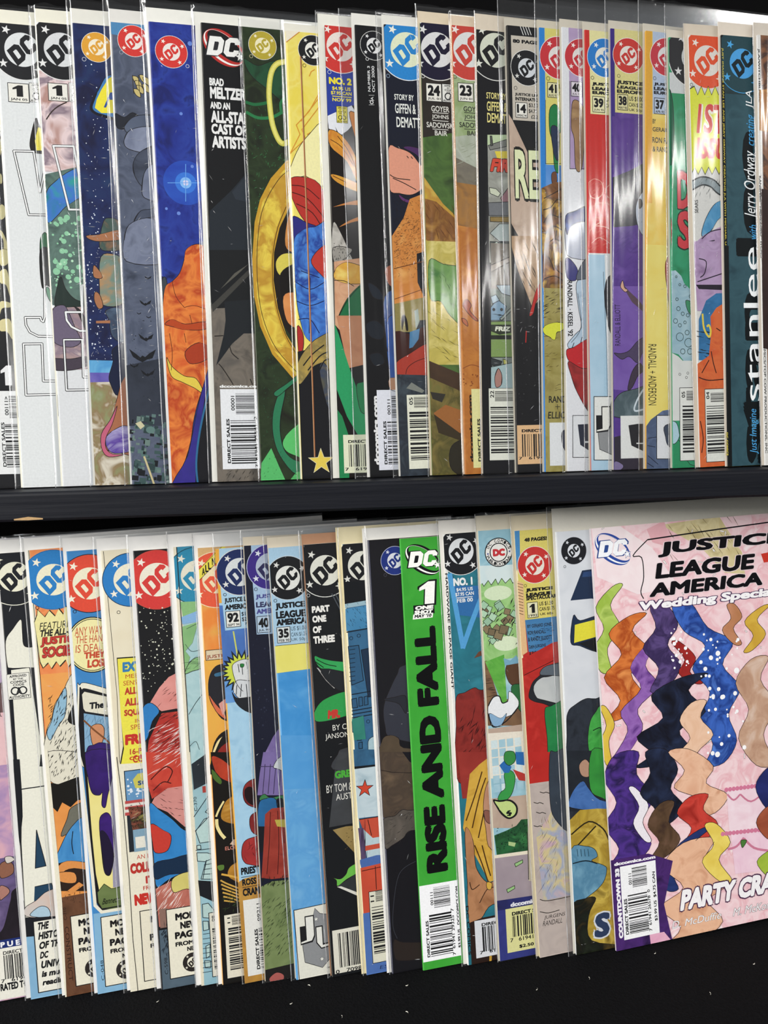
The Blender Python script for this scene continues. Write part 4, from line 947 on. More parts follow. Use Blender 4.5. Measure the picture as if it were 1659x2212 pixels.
  ["L",1,"8a4a26",0.41,1,0,[0.6,62.13,5.73,64.13,10.78,62.72,10.69,59.98]]]],
 ["artwork",[
  ["D",1,"8a4a22",16,-0.21,50.54,11.35,59.41,0.27,0.61,4]]],
 ["artwork",[
  ["H",1,"a5642c",20,-0.13,65.54,12.1,84.54,4.06,-30,0.34,6,30]]],
 ["emblem",[
  ["E",2,"c6453b",10.2,243.33,16.81,0.58,"dfe0de","efe6e0","eee6de","c6453b",1]]],
 ["issue_box",[
  ["P",2,"eceae0",[2.55,214.3,11.74,214.3,11.74,224.49,2.55,224.49]],
  ["L",3,"18181a",0.35,0,1,[2.55,214.3,11.74,214.3,11.74,224.49,2.55,224.49]],
  ["T",4,"18181a","23",3.47,217.35,10.82,223.47,0,0.05,0],
  ["T",4,"18181a","JUN 01",3.47,214.91,11,216.54,0,0.02,0]]],
 ["approval_seal",[
  ["P",2,"e6e6e0",[12.27,214.66,23.54,214.66,23.54,225.16,12.27,225.16]],
  ["L",3,"26262a",0.25,0,1,[12.27,214.66,23.54,214.66,23.54,225.16,12.27,225.16]],
  ["T",4,"26262a","APPROVED",13.62,223.58,22.19,224.63,0,0.03,0],
  ["T",4,"26262a","BY THE",15.43,222.53,20.39,223.27,0,0.03,0],
  ["T",4,"26262a","COMICS",13.85,221.17,21.97,222.22,0,0.03,0],
  ["T",4,"26262a","CODE",15.09,220.01,20.73,220.96,0,0.03,0],
  ["T",4,"26262a","AUTHORITY",12.72,214.97,23.09,216.13,0,0.03,0],
  ["T",4,"26262a","A",16.33,216.55,19.49,219.59,0,0.01,0],
  ["O",5,"26262a",15.99,218.02,1.92,0.68],
  ["O",6,"26262a",19.82,218.02,1.92,0.68]]],
 ["lettering",[
  ["T",2,"34352e","GOYER",5.53,208.74,16.68,211.7,0,0.02,0]]],
 ["lettering",[
  ["T",2,"34352e","JOHNS",5.87,204.18,16.54,206.81,0,0.02,0]]],
 ["lettering",[
  ["T",3,"34352e","SADOWSKI",2.77,199.73,19.79,202.69,0,0.02,0]]],
 ["lettering",[
  ["T",3,"34352e","BAIR",7.38,195.39,14.86,198.03,0,0.02,0]]],
 ["lettering",[
  ["T",1,"2a1a10","dccomics.com",3.38,7.14,5.55,46.72,90,0.06,0]]],
 ["letter_shape",[
  ["P",2,"34352e",[5.92,207.92,15.87,207.92,15.87,208.32,5.92,208.32]]]],
 ["letter_shape",[
  ["P",2,"34352e",[5.78,203.52,15.74,203.52,15.74,203.91,5.78,203.91]]]],
 ["letter_shape",[
  ["P",3,"34352e",[5.63,198.72,15.6,198.72,15.6,199.11,5.63,199.11]]]],
 ["barcode_label",[
  ["P",2,"dfdb9b",[5.29,3.61,18.38,3.61,18.38,50.04,5.29,50.04]],
  ["B",3,"1a1a1c",11.45,33.84,17.59,46.24,"h",98],
  ["B",3,"1a1a1c",11.03,6.85,17.19,32.46,"h",99],
  ["T",3,"1a1a1c","DIRECT SALES",8.4,7.29,10.45,32.52,90,0.04,0]]],
]},
{"row":0,"label":"black bordered comic with junk pile art and yellow story credits","at":[96.04,-6.0,0.9],"u":[0.99029,0.13827,-0.01416],"v":[0.00522,0.06484,0.99788],"H":254.39,"tc":0.41,"base":"17171a","spine":"17171a","board":[1,9,"ddd0bc"],"bag":[1.2,7],"front":0.35,"staples":[],"glints":[26,120,60],"parts":[
 ["emblem",[
  ["E",1,"1b1b1d",11.67,243.71,16.69,0.58,"d6dac8","e2e4d8","e0e0da","1b1b1d",1]]],
 ["lettering",[
  ["T",1,"e6da8a","STORY BY",5.43,216.32,17.39,219.93,0,0.02,0]]],
 ["lettering",[
  ["T",1,"e6da8a","GIFFEN &",5.63,209.43,18.03,214.89,0,0.02,0]]],
 ["lettering",[
  ["T",1,"e6da8a","DEMATTEIS",5.74,202.86,24.04,208.46,0,0.02,0]]],
 ["artwork",[
  ["P",1,["8a958e","76807a","9aa69e"],[6.37,49.61,42.32,49.61,42.32,108.24,6.37,108.24]],
  ["P",1,["a9aaa2","8f9088","bcbeb4"],[5.76,123.23,36.08,123.23,36.08,195.94,5.76,195.94]],
  ["P",2,"bccfa6",[5.76,195.94,36.51,198.06,36.47,194.7,11.55,189.05,5.66,189.99]],
  ["P",2,"e0cc4a",[10.07,186.96,36.39,188.66,36.34,183.95,11.46,183.07]],
  ["T",2,"2a1410","FIRE",6.98,175.35,24.42,182.79,0,0.1,0.25,0.06],
  ["T",3,"d04a38","FIRE",6.98,175.35,24.42,182.79,0,0.06,0.25],
  ["P",3,"7c7e78",[6.16,190.02,17.42,194.09,17.36,190.09,7.2,187.44]],
  ["L",4,"16161a",0.33,0,1,[6.16,190.02,17.42,194.09,17.36,190.09,7.2,187.44]],
  ["P",5,"54564f",[7.33,195.39,8.41,195.46,9.04,190.21,7.6,189.79]],
  ["L",6,"16161a",0.33,0,1,[7.33,195.39,8.41,195.46,9.04,190.21,7.6,189.79]],
  ["P",2,"c9cfb8",[6.5,166.15,10.47,165.7,13.33,163.18,11.84,161.1,6.81,162.84]],
  ["L",3,"16161a",0.33,0,1,[6.5,166.15,10.47,165.7,13.33,163.18,11.84,161.1,6.81,162.84]],
  ["P",4,"9a7078",[13.29,160.51,21.45,170.99,21.27,157.56,14.69,157.23]],
  ["L",5,"16161a",0.33,0,1,[13.29,160.51,21.45,170.99,21.27,157.56,14.69,157.23]],
  ["P",6,"6f7276",[5.64,157.44,21.28,158.9,21.17,150.82,5.88,150.11]],
  ["L",7,"16161a",0.33,0,1,[5.64,157.44,21.28,158.9,21.17,150.82,5.88,150.11]],
  ["P",8,"8a7440",[6.59,149.47,21.16,150.15,21.11,146.78,6.55,146.8]],
  ["L",9,"16161a",0.33,0,1,[6.59,149.47,21.16,150.15,21.11,146.78,6.55,146.8]],
  ["P",2,"a6b2b0",[6.44,140.09,12.34,145.71,21.1,146.1,20.96,135.97,12.18,135.62]],
  ["L",3,"16161a",0.34,0,1,[6.44,140.09,12.34,145.71,21.1,146.1,20.96,135.97,12.18,135.62]],
  ["P",4,"3a4440",[6.37,135.39,20.95,135.29,20.8,124.45,6.91,123.98]],
  ["L",5,"16161a",0.34,0,1,[6.37,135.39,20.95,135.29,20.8,124.45,6.91,123.98]],
  ["P",6,"b0bfae",[7.8,134.11,10.73,135.57,12.85,131.61,9.89,128.8]],
  ["L",7,"16161a",0.34,0,1,[7.8,134.11,10.73,135.57,12.85,131.61,9.89,128.8]],
  ["P",8,["6a625a","7c746a","5a544e"],[6.79,108.24,42.62,108.24,42.62,134.54,6.79,134.54]],
  ["P",9,"8a7f74",[6.59,121.75,20.11,127.62,20.07,124.9,6.52,117.7]],
  ["L",10,"16161a",0.34,0,1,[6.59,121.75,20.11,127.62,20.07,124.9,6.52,117.7]],
  ["P",9,"a0b0b8",[9.61,110.35,20.6,110.66,20.51,103.84,13.19,105.7]],
  ["L",10,"16161a",0.34,0,1,[9.61,110.35,20.6,110.66,20.51,103.84,13.19,105.7]],
  ["P",2,"7f9db4",[6.2,97.4,10.21,102.24,16.01,98.29,13.69,90.06,6.08,89.92]],
  ["L",3,"16161a",0.34,0,1,[6.2,97.4,10.21,102.24,16.01,98.29,13.69,90.06,6.08,89.92]],
  ["P",11,"9fb4c0",[6.3,103.5,9.52,104.93,11.66,101.59,7.25,99.45]],
  ["L",12,"16161a",0.34,0,1,[6.3,103.5,9.52,104.93,11.66,101.59,7.25,99.45]],
  ["P",4,"8f9c94",[11.5,90.7,20.44,99.07,20.41,97.02,12.95,90.05]],
  ["L",13,"16161a",0.34,0,1,[11.5,90.7,20.44,99.07,20.41,97.02,12.95,90.05]],
  ["P",14,"7d9858",[6.07,89.11,20.31,89.84,20.01,68.56,5.74,68.45]],
  ["L",15,"16161a",0.34,0,1,[6.07,89.11,20.31,89.84,20.01,68.56,5.74,68.45]],
  ["P",16,"2c3426",[6.04,87.2,20.28,87.44,20.22,83.33,11.36,81.83,5.98,83.8]],
  ["L",17,"16161a",0.34,0,1,[6.04,87.2,20.28,87.44,20.22,83.33,11.36,81.83,5.98,83.8]],
  ["P",16,"22261e",[5.94,81.08,20.19,81.27,20.16,79.21,5.91,79.03]],
  ["L",18,"16161a",0.34,0,1,[5.94,81.08,20.19,81.27,20.16,79.21,5.91,79.03]],
  ["P",2,"34383a",[5.73,68.11,12.59,66.1,11.07,62.66,5.67,64.01]],
  ["L",16,"16161a",0.34,0,1,[5.73,68.11,12.59,66.1,11.07,62.66,5.67,64.01]],
  ["P",2,"a9a95a",[13.35,67.48,15.92,66.81,16.6,62.69,14.03,63.37]],
  ["L",3,"16161a",0.34,0,1,[13.35,67.48,15.92,66.81,16.6,62.69,14.03,63.37]],
  ["P",17,"9fb6b8",[5.65,62.64,19.97,65.46,19.75,50.28,5.45,50.3]],
  ["L",18,"16161a",0.34,0,1,[5.65,62.64,19.97,65.46,19.75,50.28,5.45,50.3]],
  ["Q",19,"a67c72",[8.05,57.16,10.33,61.97,12.47,57.86,12.02,52.36,8.69,50.98]],
  ["L",20,"16161a",0.34,1,0,[8.05,57.16,10.33,61.97,12.47,57.86,12.02,52.36]],
  ["C",4,"1a2228",8.08,96.21,0.95,0.95,0],
  ["C",14,"1a2228",12.9,96.31,0.95,0.95,0],
  ["H",15,"1a2228",5,6.46,90.61,13.02,95.37,6.11,0,0.34,3,3],
  ["T",18,"dfe4d0","FRIZ",8.51,83.7,18.38,86.43,0,0.05,0.2]]],
 ["barcode_label",[
  ["P",19,"dfe1d4",[4.13,7.87,28.43,7.87,28.43,50.23,4.13,50.23]],
  ["B",20,"1a1a1c",7.92,42.72,27.75,48.71,"h",105],
  ["B",20,"1a1a1c",5,12.01,27.59,40.26,"h",106],
  ["T",20,"1a1a1c","22",4.99,44.66,7.33,48.92,90,0.02,0]]],
]},
{"row":0,"label":"thick tan and black comic with 80 page header and big cream capitals","at":[116.44,-6.0,0.9],"u":[0.99029,0.13901,-0.00261],"v":[-0.00625,0.06323,0.99798],"H":256.76,"tc":1.6,"base":"1a1a1c","spine":"1a1a1c","board":[0.6,5,"c9c2b2"],"bag":[5,15],"front":0.23,"staples":[],"glints":[36,90,50],"parts":[
 ["artwork",[
  ["L",1,"d8d8d4",0.46,0,0,[8.25,257.17,10.28,252]],
  ["L",2,"d8d8d4",0.46,0,0,[9.84,257.3,11.88,252.13]],
  ["L",3,"d8d8d4",0.46,0,0,[11.43,257.44,13.48,252.26]],
  ["L",4,"d8d8d4",0.46,0,0,[13.03,257.58,15.08,252.4]]]],
 ["artwork",[
  ["P",1,"c6beb0",[2.56,204.03,27.17,204.03,27.17,251.35,2.56,251.35]],
  ["O",2,"2a2a2a",4.69,222.13,0.92,0.26],
  ["P",5,["b7a08f","c4ae9c","a58e7c"],[-0.58,207.99,2.2,204.08,11.2,186.2,27.5,190.4,26.02,124.14,14.1,123.87,7.68,132.5,-2.12,148.97]],
  ["P",6,["a5886a","b89a7c","8a6e54"],[-1.68,138.08,26.35,138.91,25.71,110.27,11.98,97.12,3.65,118.04]],
  ["H",7,"1a1614",34,2.56,101.09,15.73,132.83,8.75,-66,0.54,3,5],
  ["Q",8,"b5302a",[19.82,114.27,15.21,108.06,12.03,99.16,10.01,92.32,12.64,93.71,15.05,101.24,22.66,108.18]]]],
 ["artwork",[
  ["L",1,"a82a26",0.68,0,0,[7.94,83.43,7.4,76.59]],
  ["D",2,"3a3a3c",40,2.19,34.72,17.65,89.54,0.2,0.54,5]]],
 ["emblem",[
  ["E",2,"1d1d20",12.01,233.81,9.86,0.55,"d4d8dc","d8d8d4","e4e4e0","1d1d20",0]]],
 ["lettering",[
  ["T",2,"1a1a1c","80 PAGES",3.59,247.27,21.02,249.35,0,0.06,0]]],
 ["lettering",[
  ["T",2,"1a1a1c","JUSTICE LEAGUE",4.19,217.5,24.32,219.47,0,0.05,0]]],
 ["lettering",[
  ["T",2,"1a1a1c","INTERNATIONAL",4.34,215.14,23.54,217.12,0,0.05,0]]],
 ["lettering",[
  ["T",2,"2a2a2a","$3.50 US",12.62,211.6,22.11,214.11,0,0.02,0]]],
 ["lettering",[
  ["T",2,"2a2a2a","$4.75 CAN",12.53,208.29,23.13,210.8,0,0.02,0]]],
 ["lettering",[
  ["T",2,"2a2a2a","£2.20 UK",13.92,205.46,23.43,207.58,0,0.02,0]]],
 ["lettering",[
  ["T",6,"1c1c18","REU",3.08,159.15,27.93,187.63,0,0.07,0,0.03],
  ["T",7,"dfe6b8","REU",3.08,159.15,27.93,187.63,0,0.03,0]]],
 ["issue_box",[
  ["P",2,"eceae0",[4.48,205.66,11.59,205.66,11.59,214.1,4.48,214.1]],
  ["L",3,"18181a",0.35,0,1,[4.48,205.66,11.59,205.66,11.59,214.1,4.48,214.1]],
  ["T",4,"18181a","14",5.19,208.19,10.88,213.26,0,0.05,0],
  ["T",4,"18181a","SPRING 94",5.19,206.17,11.02,207.52,0,0.02,0]]],
 ["barcode_label",[
  ["P",1,"deb688",[0.63,4.93,28.06,4.93,28.06,28.09,0.63,28.09]],
  ["B",2,"1a1a1c",3.61,9.35,27.27,22.75,"v",112],
  ["T",2,"1a1a1c","DIRECT SALES",3.54,23.87,27.34,25.67,0,0.05,0],
  ["T",2,"1a1a1c","7   61941  2",1.27,7.68,24.7,9.35,0,0.02,0]]],
]},
{"row":0,"label":"thin comic with red emblem, yellow panel and brown rocks, issue box 41","at":[133.32,-6.0,0.9],"u":[0.9903,0.13839,-0.01225],"v":[0.00332,0.06457,0.99791],"H":255.98,"tc":1.23,"base":["8f8444","a2985a","7f7238"],"spine":"3a80c8","board":[0.8,5,"d0c8b4"],"bag":[2.8,17],"front":0.23,"staples":[],"glints":[22,110,60],"parts":[
 ["artwork",[
  ["P",1,["4a86cc","5a94d4"],[-0.85,165.25,39.53,165.25,39.53,259,-0.85,259]],
  ["P",2,"d6ce72",[3.24,179.09,39.65,179.09,39.65,256.18,3.24,256.18]],
  ["P",2,"2f80cc",[-0.85,165.25,2.92,165.25,2.92,259,-0.85,259]],
  ["O",8,"3a3a2a",5.03,227.82,1.06,0.24],
  ["Q",3,"1f7a44",[5.7,210.09,9.38,213.64,12.52,208.95,12.85,199.11,10.05,193.98,11.2,175.89,8.47,177.39,7.29,192.16,5.55,198.61]],
  ["Q",4,"26324c",[6.48,200.32,11.48,199.02,10.82,182.49,8.12,185.62]],
  ["L",5,"2a2a20",0.24,0,0,[3.24,215.62,2.75,179.53,19.07,180.5]],
  ["Q",2,"6a4430",[6.6,173.98,9.35,174.96,9.74,169.19,6.98,168.21]],
  ["P",3,["a8743a","c49c44","5a3a20","8a5a30","b88a3c"],[-2.17,164.42,7.91,169.09,39.51,173.31,39.03,116.6,-2.86,115.41]],
  ["P",4,["a8743a","c49c44","5a3a20","8a5a30","b88a3c"],[-3.53,108.18,36.53,108.18,36.53,132.38,-3.53,132.38]],
  ["L",5,"1c120c",0.5,1,0,[0.5,127.53,4.59,125.16,7.26,118.54]],
  ["L",6,"1c120c",0.5,1,0,[7.39,128.6,8.2,120.25,12.77,116.18]],
  ["L",7,"1c120c",0.5,1,0,[0.77,113.32,8.14,115.21,14.57,111.17]],
  ["L",4,"1c120c",0.5,1,0,[1.39,159.65,6.91,162.41,13.37,166.06]],
  ["L",5,"1c120c",0.5,1,0,[0.85,153,5.89,154.89,9.61,159.22,14.2,158.62]],
  ["L",4,"1c120c",0.5,1,0,[1.2,145.55,4.92,150.69,11.33,149.32,15.05,151.99]],
  ["L",4,"1c120c",0.5,1,0,[2.03,138.93,6.67,144.11,13.08,141.88]],
  ["L",5,"1c120c",0.5,1,0,[1,130.56,7.49,136.64,13.91,133.53]],
  ["L",6,"1c120c",0.5,1,0,[7.73,154.98,6.73,149.11]],
  ["L",6,"1c120c",0.5,1,0,[9.39,141.73,8.4,135.84]],
  ["H",5,"5a4a22",60,0.53,47.4,15.38,109.13,5.03,15,0.34,7,25],
  ["Q",6,"d6da40",[-0.08,84.72,4.1,87.31,11.04,88.26,15.21,86.63,11.45,83.18,8.65,82.3,7.21,78.04,4,79.7,0.79,81.35]],
  ["H",6,"2a2010",14,0.65,89.79,14.42,104.94,5.88,25,0.59,9,14]]],
 ["artwork",[
  ["T",1,"2a2a22","RANDALL",3.08,40.98,21.63,45,0,0.02,0]]],
 ["artwork",[
  ["L",1,"2a2a22",0.34,0,0,[8.59,40.08,8.55,37.08]],
  ["L",2,"2a2a22",0.34,0,0,[7.18,38.64,10.16,38.61]]]],
 ["artwork",[
  ["T",1,"2a2a22","ELLIOTT",2.31,31.57,20.12,35.77,0,0.02,0.1]]],
 ["artwork",[
  ["P",1,"dfe2e4",[3.34,3.59,34.01,3.59,34.01,29.24,3.34,29.24]],
  ["Q",2,"3a3f52",[11.19,23.28,17.31,24.91,26.77,24.77,26.6,7.37,13.4,12]]]],
 ["emblem",[
  ["E",3,"c4343c",11.98,239.96,11.81,0.55,"e2dcd8","ece2de","e8e8e4","c4343c",0]]],
 ["issue_box",[
  ["P",3,"dcd8a8",[4.64,217.36,10.98,217.36,10.98,225.67,4.64,225.67]],
  ["L",4,"18181a",0.35,0,1,[4.64,217.36,10.98,217.36,10.98,225.67,4.64,225.67]],
  ["T",5,"18181a","41",5.27,219.85,10.35,224.84,0,0.05,0],
  ["T",5,"18181a","AUG 92",5.27,217.85,10.47,219.19,0,0.02,0]]],
 ["lettering",[
  ["T",3,"3a3a2a","US $1.00",11.89,222.01,21.38,225.28,0,0.02,0]]],
 ["lettering",[
  ["T",3,"3a3a2a","CAN $1.25",11.84,218.73,21.34,221.19,0,0.02,0]]],
]},
{"row":0,"label":"thin white comic with red emblem and lilac panel, issue box 40","at":[147.18,-6.0,0.9],"u":[0.99031,0.13859,-0.00916],"v":[0.00025,0.06414,0.99794],"H":256.39,"tc":0.81,"base":"dee0e4","spine":"d8dadc","board":[0.8,5,"cfc8b8"],"bag":[3,17],"front":0.24,"staples":[],"glints":[14,110,60],"parts":[
 ["artwork",[
  ["P",1,["a690b6","b8a2c4"],[4.34,176.66,40.65,176.66,40.65,258.04,4.34,258.04]],
  ["L",5,"2a2a30",0.33,0,0,[4.7,226.41,3.98,176.71,32.87,178.28]],
  ["Q",6,["a2805c","8a6a4c","b8986c"],[5.89,213.43,8.21,216.06,11.86,213.86,14.54,207.47,13.4,190.89,11.35,176.7,7.67,177.32,6.98,193.8,5.24,200.26]]]],
 ["artwork",[
  ["Q",1,"b6bccb",[0.92,143.8,7.27,149.06,15.59,146.05,24.91,141.36,24.73,126.16,4.16,125.54,0.75,132.12]],
  ["Q",2,["25418c","1a2c6a","3a5cb0"],[1.01,149.63,7.33,152.81,16.67,156.98,25.11,158.19,24.98,147.26,11.88,146.74,4.43,143.94,1.59,138.83]],
  ["Q",1,"3a3a78",[0.64,124.92,4.14,124.18,8.24,118.42,6.76,112.49,1.22,114.04]],
  ["Q",2,["a6bccf","b8ccdc","8fa6bc"],[7.2,110.82,13.31,114.34,24.62,116.31,24.23,83.07,14.69,76.15,7.14,72.69,3.39,71.83,1.11,75.21,6.32,81.19,10.12,85.48,8.4,96.48]],
  ["Q",3,"5a626e",[7.24,113.34,10.61,121.85,16.28,127.07,24.76,128.18,24.6,114.61,13.3,113.49]],
  ["L",3,"22262c",0.43,0,0,[3.39,71.83,5.32,76.09]],
  ["L",3,"22262c",0.43,0,0,[9.03,74.41,10.51,79.53]],
  ["Q",4,"bc262c",[0.41,71.81,5.28,73.54,14.72,78.71,24.2,80.5,23.96,59.88,12.61,60.75,5.12,62.46,0.99,66.72]],
  ["Q",5,["7e2828","a03030","4a1a1c"],[1.43,65.02,10.72,60.75,23.96,59.88,23.62,31.35,15.09,34.07,6.78,47.06,3.17,56.49]],
  ["L",5,"1a1a1e",0.25,1,0,[8.05,104.93,9.93,85.48,3.45,76.08]],
  ["T",6,"1a1a1e","RANDALL · KESEL '92",1.38,79.87,4.71,112.36,270,0.02,0],
  ["P",6,"dadde0",[3.77,8.19,30.98,8.19,30.98,33.19,3.77,33.19]],
  ["L",7,"1a1a1e",0.34,0,1,[3.77,33.19,31.31,32.81,31.04,7.48,3.42,8.19]],
  ["P",8,"2c303e",[6.98,27.72,15.02,28.02,27.41,27.82,27.23,11.25,14.81,11.55,8.42,15.6]],
  ["P",9,"dadde0",[11.57,16.66,14.88,16.66,14.88,17.7,11.57,17.7]]]],
 ["emblem",[
  ["E",2,"c2343c",12.4,240.08,10.61,0.55,"e2dcd8","ece2de","e8e8e4","c2343c",0]]],
 ["issue_box",[
  ["P",2,"d8d0da",[5.43,218.13,12.38,218.13,12.38,226.31,5.43,226.31]],
  ["L",3,"18181a",0.35,0,1,[5.43,218.13,12.38,218.13,12.38,226.31,5.43,226.31]],
  ["T",4,"18181a","40",6.13,220.59,11.69,225.49,0,0.05,0],
  ["T",4,"18181a","JUL 92",6.13,218.62,11.83,219.93,0,0.02,0]]],
 ["lettering",[
  ["T",2,"3a3446","US $1.00",13.31,222.99,21.24,226.27,0,0.02,0]]],
 ["lettering",[
  ["T",2,"3a3446","CAN $1.25",13.26,219.29,21.19,222.17,0,0.02,0]]],
]},
{"row":0,"label":"red and pale blue comic with blue emblem, issue box 39","at":[161.67,-6.0,0.9],"u":[0.9903,0.13881,-0.0058],"v":[-0.00308,0.06368,0.99797],"H":255.0,"tc":0.89,"base":"c6302c","spine":"c6302c","board":[0.8,5,"cfc8b8"],"bag":[4,18],"front":0.25,"staples":[],"glints":[14,120,70],"parts":[
 ["artwork",[
  ["P",1,"e2dca0",[2.87,207.9,33.69,207.9,33.69,258.05,2.87,258.05]],
  ["O",7,"3a3a30",4.41,228.36,0.9,0.25]]],
 ["artwork",[
  ["L",1,"e39a88",0.33,1,0,[12.17,165.87,17.87,170.31,21.58,166.31,17.71,159.43,12.58,161.72,12.17,165.87]]]],
 ["artwork",[
  ["L",1,"e39a88",0.33,1,0,[1.72,152.93,5.49,156.41,12.05,157.52,16.7,154.36]]]],
 ["artwork",[
  ["L",1,"e39a88",0.33,1,0,[3.48,147.16,6.31,148.94,8.14,146.5,5.31,144.72,3.48,147.16]]]],
 ["artwork",[
  ["L",1,"e39a88",0.33,1,0,[1.05,140.39,5.3,143.88,13.71,142.5,17.38,135.89]],
  ["L",2,"e39a88",0.34,1,0,[2.34,133.74,8,137.27,16.39,132.49]],
  ["H",3,"d8705e",40,1.1,128.67,16.46,143.73,3.34,40,0.25,3,4]]],
 ["artwork",[
  ["L",1,"e39a88",0.33,1,0,[1.05,168.68,4.79,170.93,9.42,169.08,10.26,163.29,6.48,159.79,1.85,161.25,1.05,168.68]],
  ["H",2,"d8705e",30,1.51,160.4,10.32,168.7,3.32,40,0.25,5,4]]],
 ["artwork",[
  ["P",1,"dee0e0",[0.39,-6.63,35.8,-6.63,35.8,128.15,0.39,128.15]],
  ["P",2,["a6c6da","b4d0e2"],[-1.49,-3.1,10.61,-3.1,10.61,127.26,-1.49,127.26]],
  ["P",3,"a6c6da",[10.2,127.58,10.67,127.6,11.81,44.96,11.1,-3.6,8.23,-3.5]],
  ["L",4,"2a3038",0.25,0,0,[9.76,117.46,11.24,70.73,11.32,44.1]],
  ["Q",5,"2b2b31",[20.91,116.86,14.26,115.44,11.37,111.57,10.3,103.08,11.54,91.21,14.23,81,20.38,77.6]],
  ["P",5,"e0e2de",[2.5,6.26,25.46,6.26,25.46,44.04,2.5,44.04]],
  ["L",6,"1a1a1e",0.43,0,1,[2.5,44.04,25.69,43.76,25.2,5.57,1.9,6.26]]]],
 ["emblem",[
  ["E",2,"2a7ac6",12.35,240.17,10.8,0.55,"e6e4d8","e6e8e4","e8e8e4","2a7ac6",0]]],
 ["lettering",[
  ["T",2,"18181a","JUSTICE",4.09,223.84,21.81,225.96,0,0.07,0]]],
 ["lettering",[
  ["T",2,"18181a","LEAGUE",4.05,221.46,20.39,223.43,0,0.07,0]]],
 ["lettering",[
  ["T",2,"18181a","EUROPE",4.2,219.18,20.36,221.07,0,0.07,0]]],
 ["lettering",[
  ["T",2,"2a2a26","US $1.00",12.76,215.19,22.26,217.91,0,0.02,0]]],
 ["lettering",[
  ["T",2,"2a2a26","CAN $1.25",12.71,211.89,22.21,214.37,0,0.02,0]]],
 ["issue_box",[
  ["P",2,"e8e4b8",[4.43,209.11,12,209.11,12,217.97,4.43,217.97]],
  ["L",3,"18181a",0.35,0,1,[4.43,209.11,12,209.11,12,217.97,4.43,217.97]],
  ["T",4,"18181a","39",5.19,211.77,11.25,217.09,0,0.05,0],
  ["T",4,"18181a","JUN 92",5.19,209.64,11.4,211.06,0,0.02,0]]],
 ["shield_emblem",[
  ["J",7,"8c8e90",3.69,7.96,25.45,41.62,"e4e4dc","1c1c1e"]]],
]},
{"row":0,"label":"purple comic with red emblem on yellow panel, issue box 38","at":[175.95,-6.0,0.9],"u":[0.99031,0.13849,-0.01067],"v":[0.00175,0.06435,0.99793],"H":256.12,"tc":0.85,"base":["5e4090","523684","6a4c9c"],"spine":"3a2a78","board":[0.8,5,"cfc8b8"],"bag":[3.5,17],"front":0.22,"staples":[],"glints":[16,120,70],"parts":[
 ["artwork",[
  ["P",1,"3c2c7c",[-1.09,206.6,2.33,206.6,2.33,259.67,-1.09,259.67]]]],
 ["artwork",[
  ["P",1,"d6ce8a",[2.41,208.9,39.66,208.9,39.66,258.38,2.41,258.38]],
  ["O",2,"4a4636",4.93,229.73,0.9,0.25]]],
 ["artwork",[
  ["P",1,"272731",[0.39,171.61,11.23,175.95,23.61,182.5,39.98,185.98,39.83,150.39,12.87,144.19,0.59,142.86]],
  ["Q",2,"b7bfce",[20.64,164.72,26.38,165.85,30.14,149.98,26.22,137.95,19.51,139.39,16.22,146.01,15.33,154.39,17.27,160.36]],
  ["Q",3,"272731",[17.27,159.52,19.17,159.61,19.62,156.27,17.71,154.5]],
  ["H",3,"46307a",26,1.51,125.26,19.38,140.38,6.71,35,0.34,3,8]]],
 ["artwork",[
  ["P",1,["6c4f9e","7a5fac"],[-2.55,108.63,39.66,109.63,39.39,44.53,-3.14,48.24]],
  ["P",2,"574450",[5.77,110.94,9.73,106.8,16.37,101.41,20.18,97.21,39.58,89.79,39.56,86.32,19.2,94.63,12.53,99.63,9.7,103.83]],
  ["Q",3,"d0a48c",[5,108.81,6.45,112.23,7.65,108.02,9.73,106.8,8.29,105.49,6.4,106.72]],
  ["Q",2,"4a3f5c",[0.48,69.46,4.65,69.23,10.39,70.97,17.16,77.46,29.77,82.75,29.73,74.11,20.01,70.6,16.1,63.69,10.37,67.54,5.58,65.81]],
  ["Q",3,"3e3444",[17.06,63.69,12.21,58.52,9.25,48.18,12.14,49.03,16.04,55.93,19.93,59.38]],
  ["T",3,"1e1626","RANDALL & ELLIOTT",1.12,73.9,4.71,98.14,90,0,0],
  ["Q",4,["57686e","48585e","6a7a80"],[-0.37,39.64,4.45,45.62,14.06,48.16,29.6,50.69,29.49,31.5,-0.44,31.88]],
  ["L",5,"c8d4dc",1.04,1,0,[29.63,56.78,19.85,48.13,14.48,39.5,13.96,35.17,19.77,35.98]],
  ["P",1,"312c38",[-3.42,18.99,39.32,26.98,39.18,-4.81,-3.64,-3.54]],
  ["P",5,"dcdedc",[4.33,6.68,34.97,6.68,34.97,32.26,4.33,32.26]],
  ["P",6,"26262a",[9.56,26.56,15.84,27.33,35.37,27.04,35.29,10.33,19.6,10.68,11.39,14.35]],
  ["L",7,"dcdedc",0.7,0,0,[19.7,25.53,19.64,15.49,14.78,15.59]],
  ["Q",2,"7a6f96",[0.26,5.04,4.09,4.07,5.99,1.41,2.12,-1.1,-0.26,-0.16]]]],
 ["emblem",[
  ["E",2,"c43a34",11.29,241.65,9.84,0.56,"e4ded6","ece4da","e8e8e4","c43a34",0]]],
 ["lettering",[
  ["T",2,"1c1c1c","JUSTICE",3.7,224.64,20.94,227.34,0,0.06,0]]],
 ["lettering",[
  ["T",2,"1c1c1c","LEAGUE",3.67,222.58,20.45,224.39,0,0.06,0]]],
 ["lettering",[
  ["T",2,"1c1c1c","EUROPE",3.65,220.04,20.44,222.09,0,0.06,0]]],
 ["lettering",[
  ["T",2,"2e2c24","US $1.00",11.38,215.77,20.78,218.74,0,0.02,0]]],
 ["lettering",[
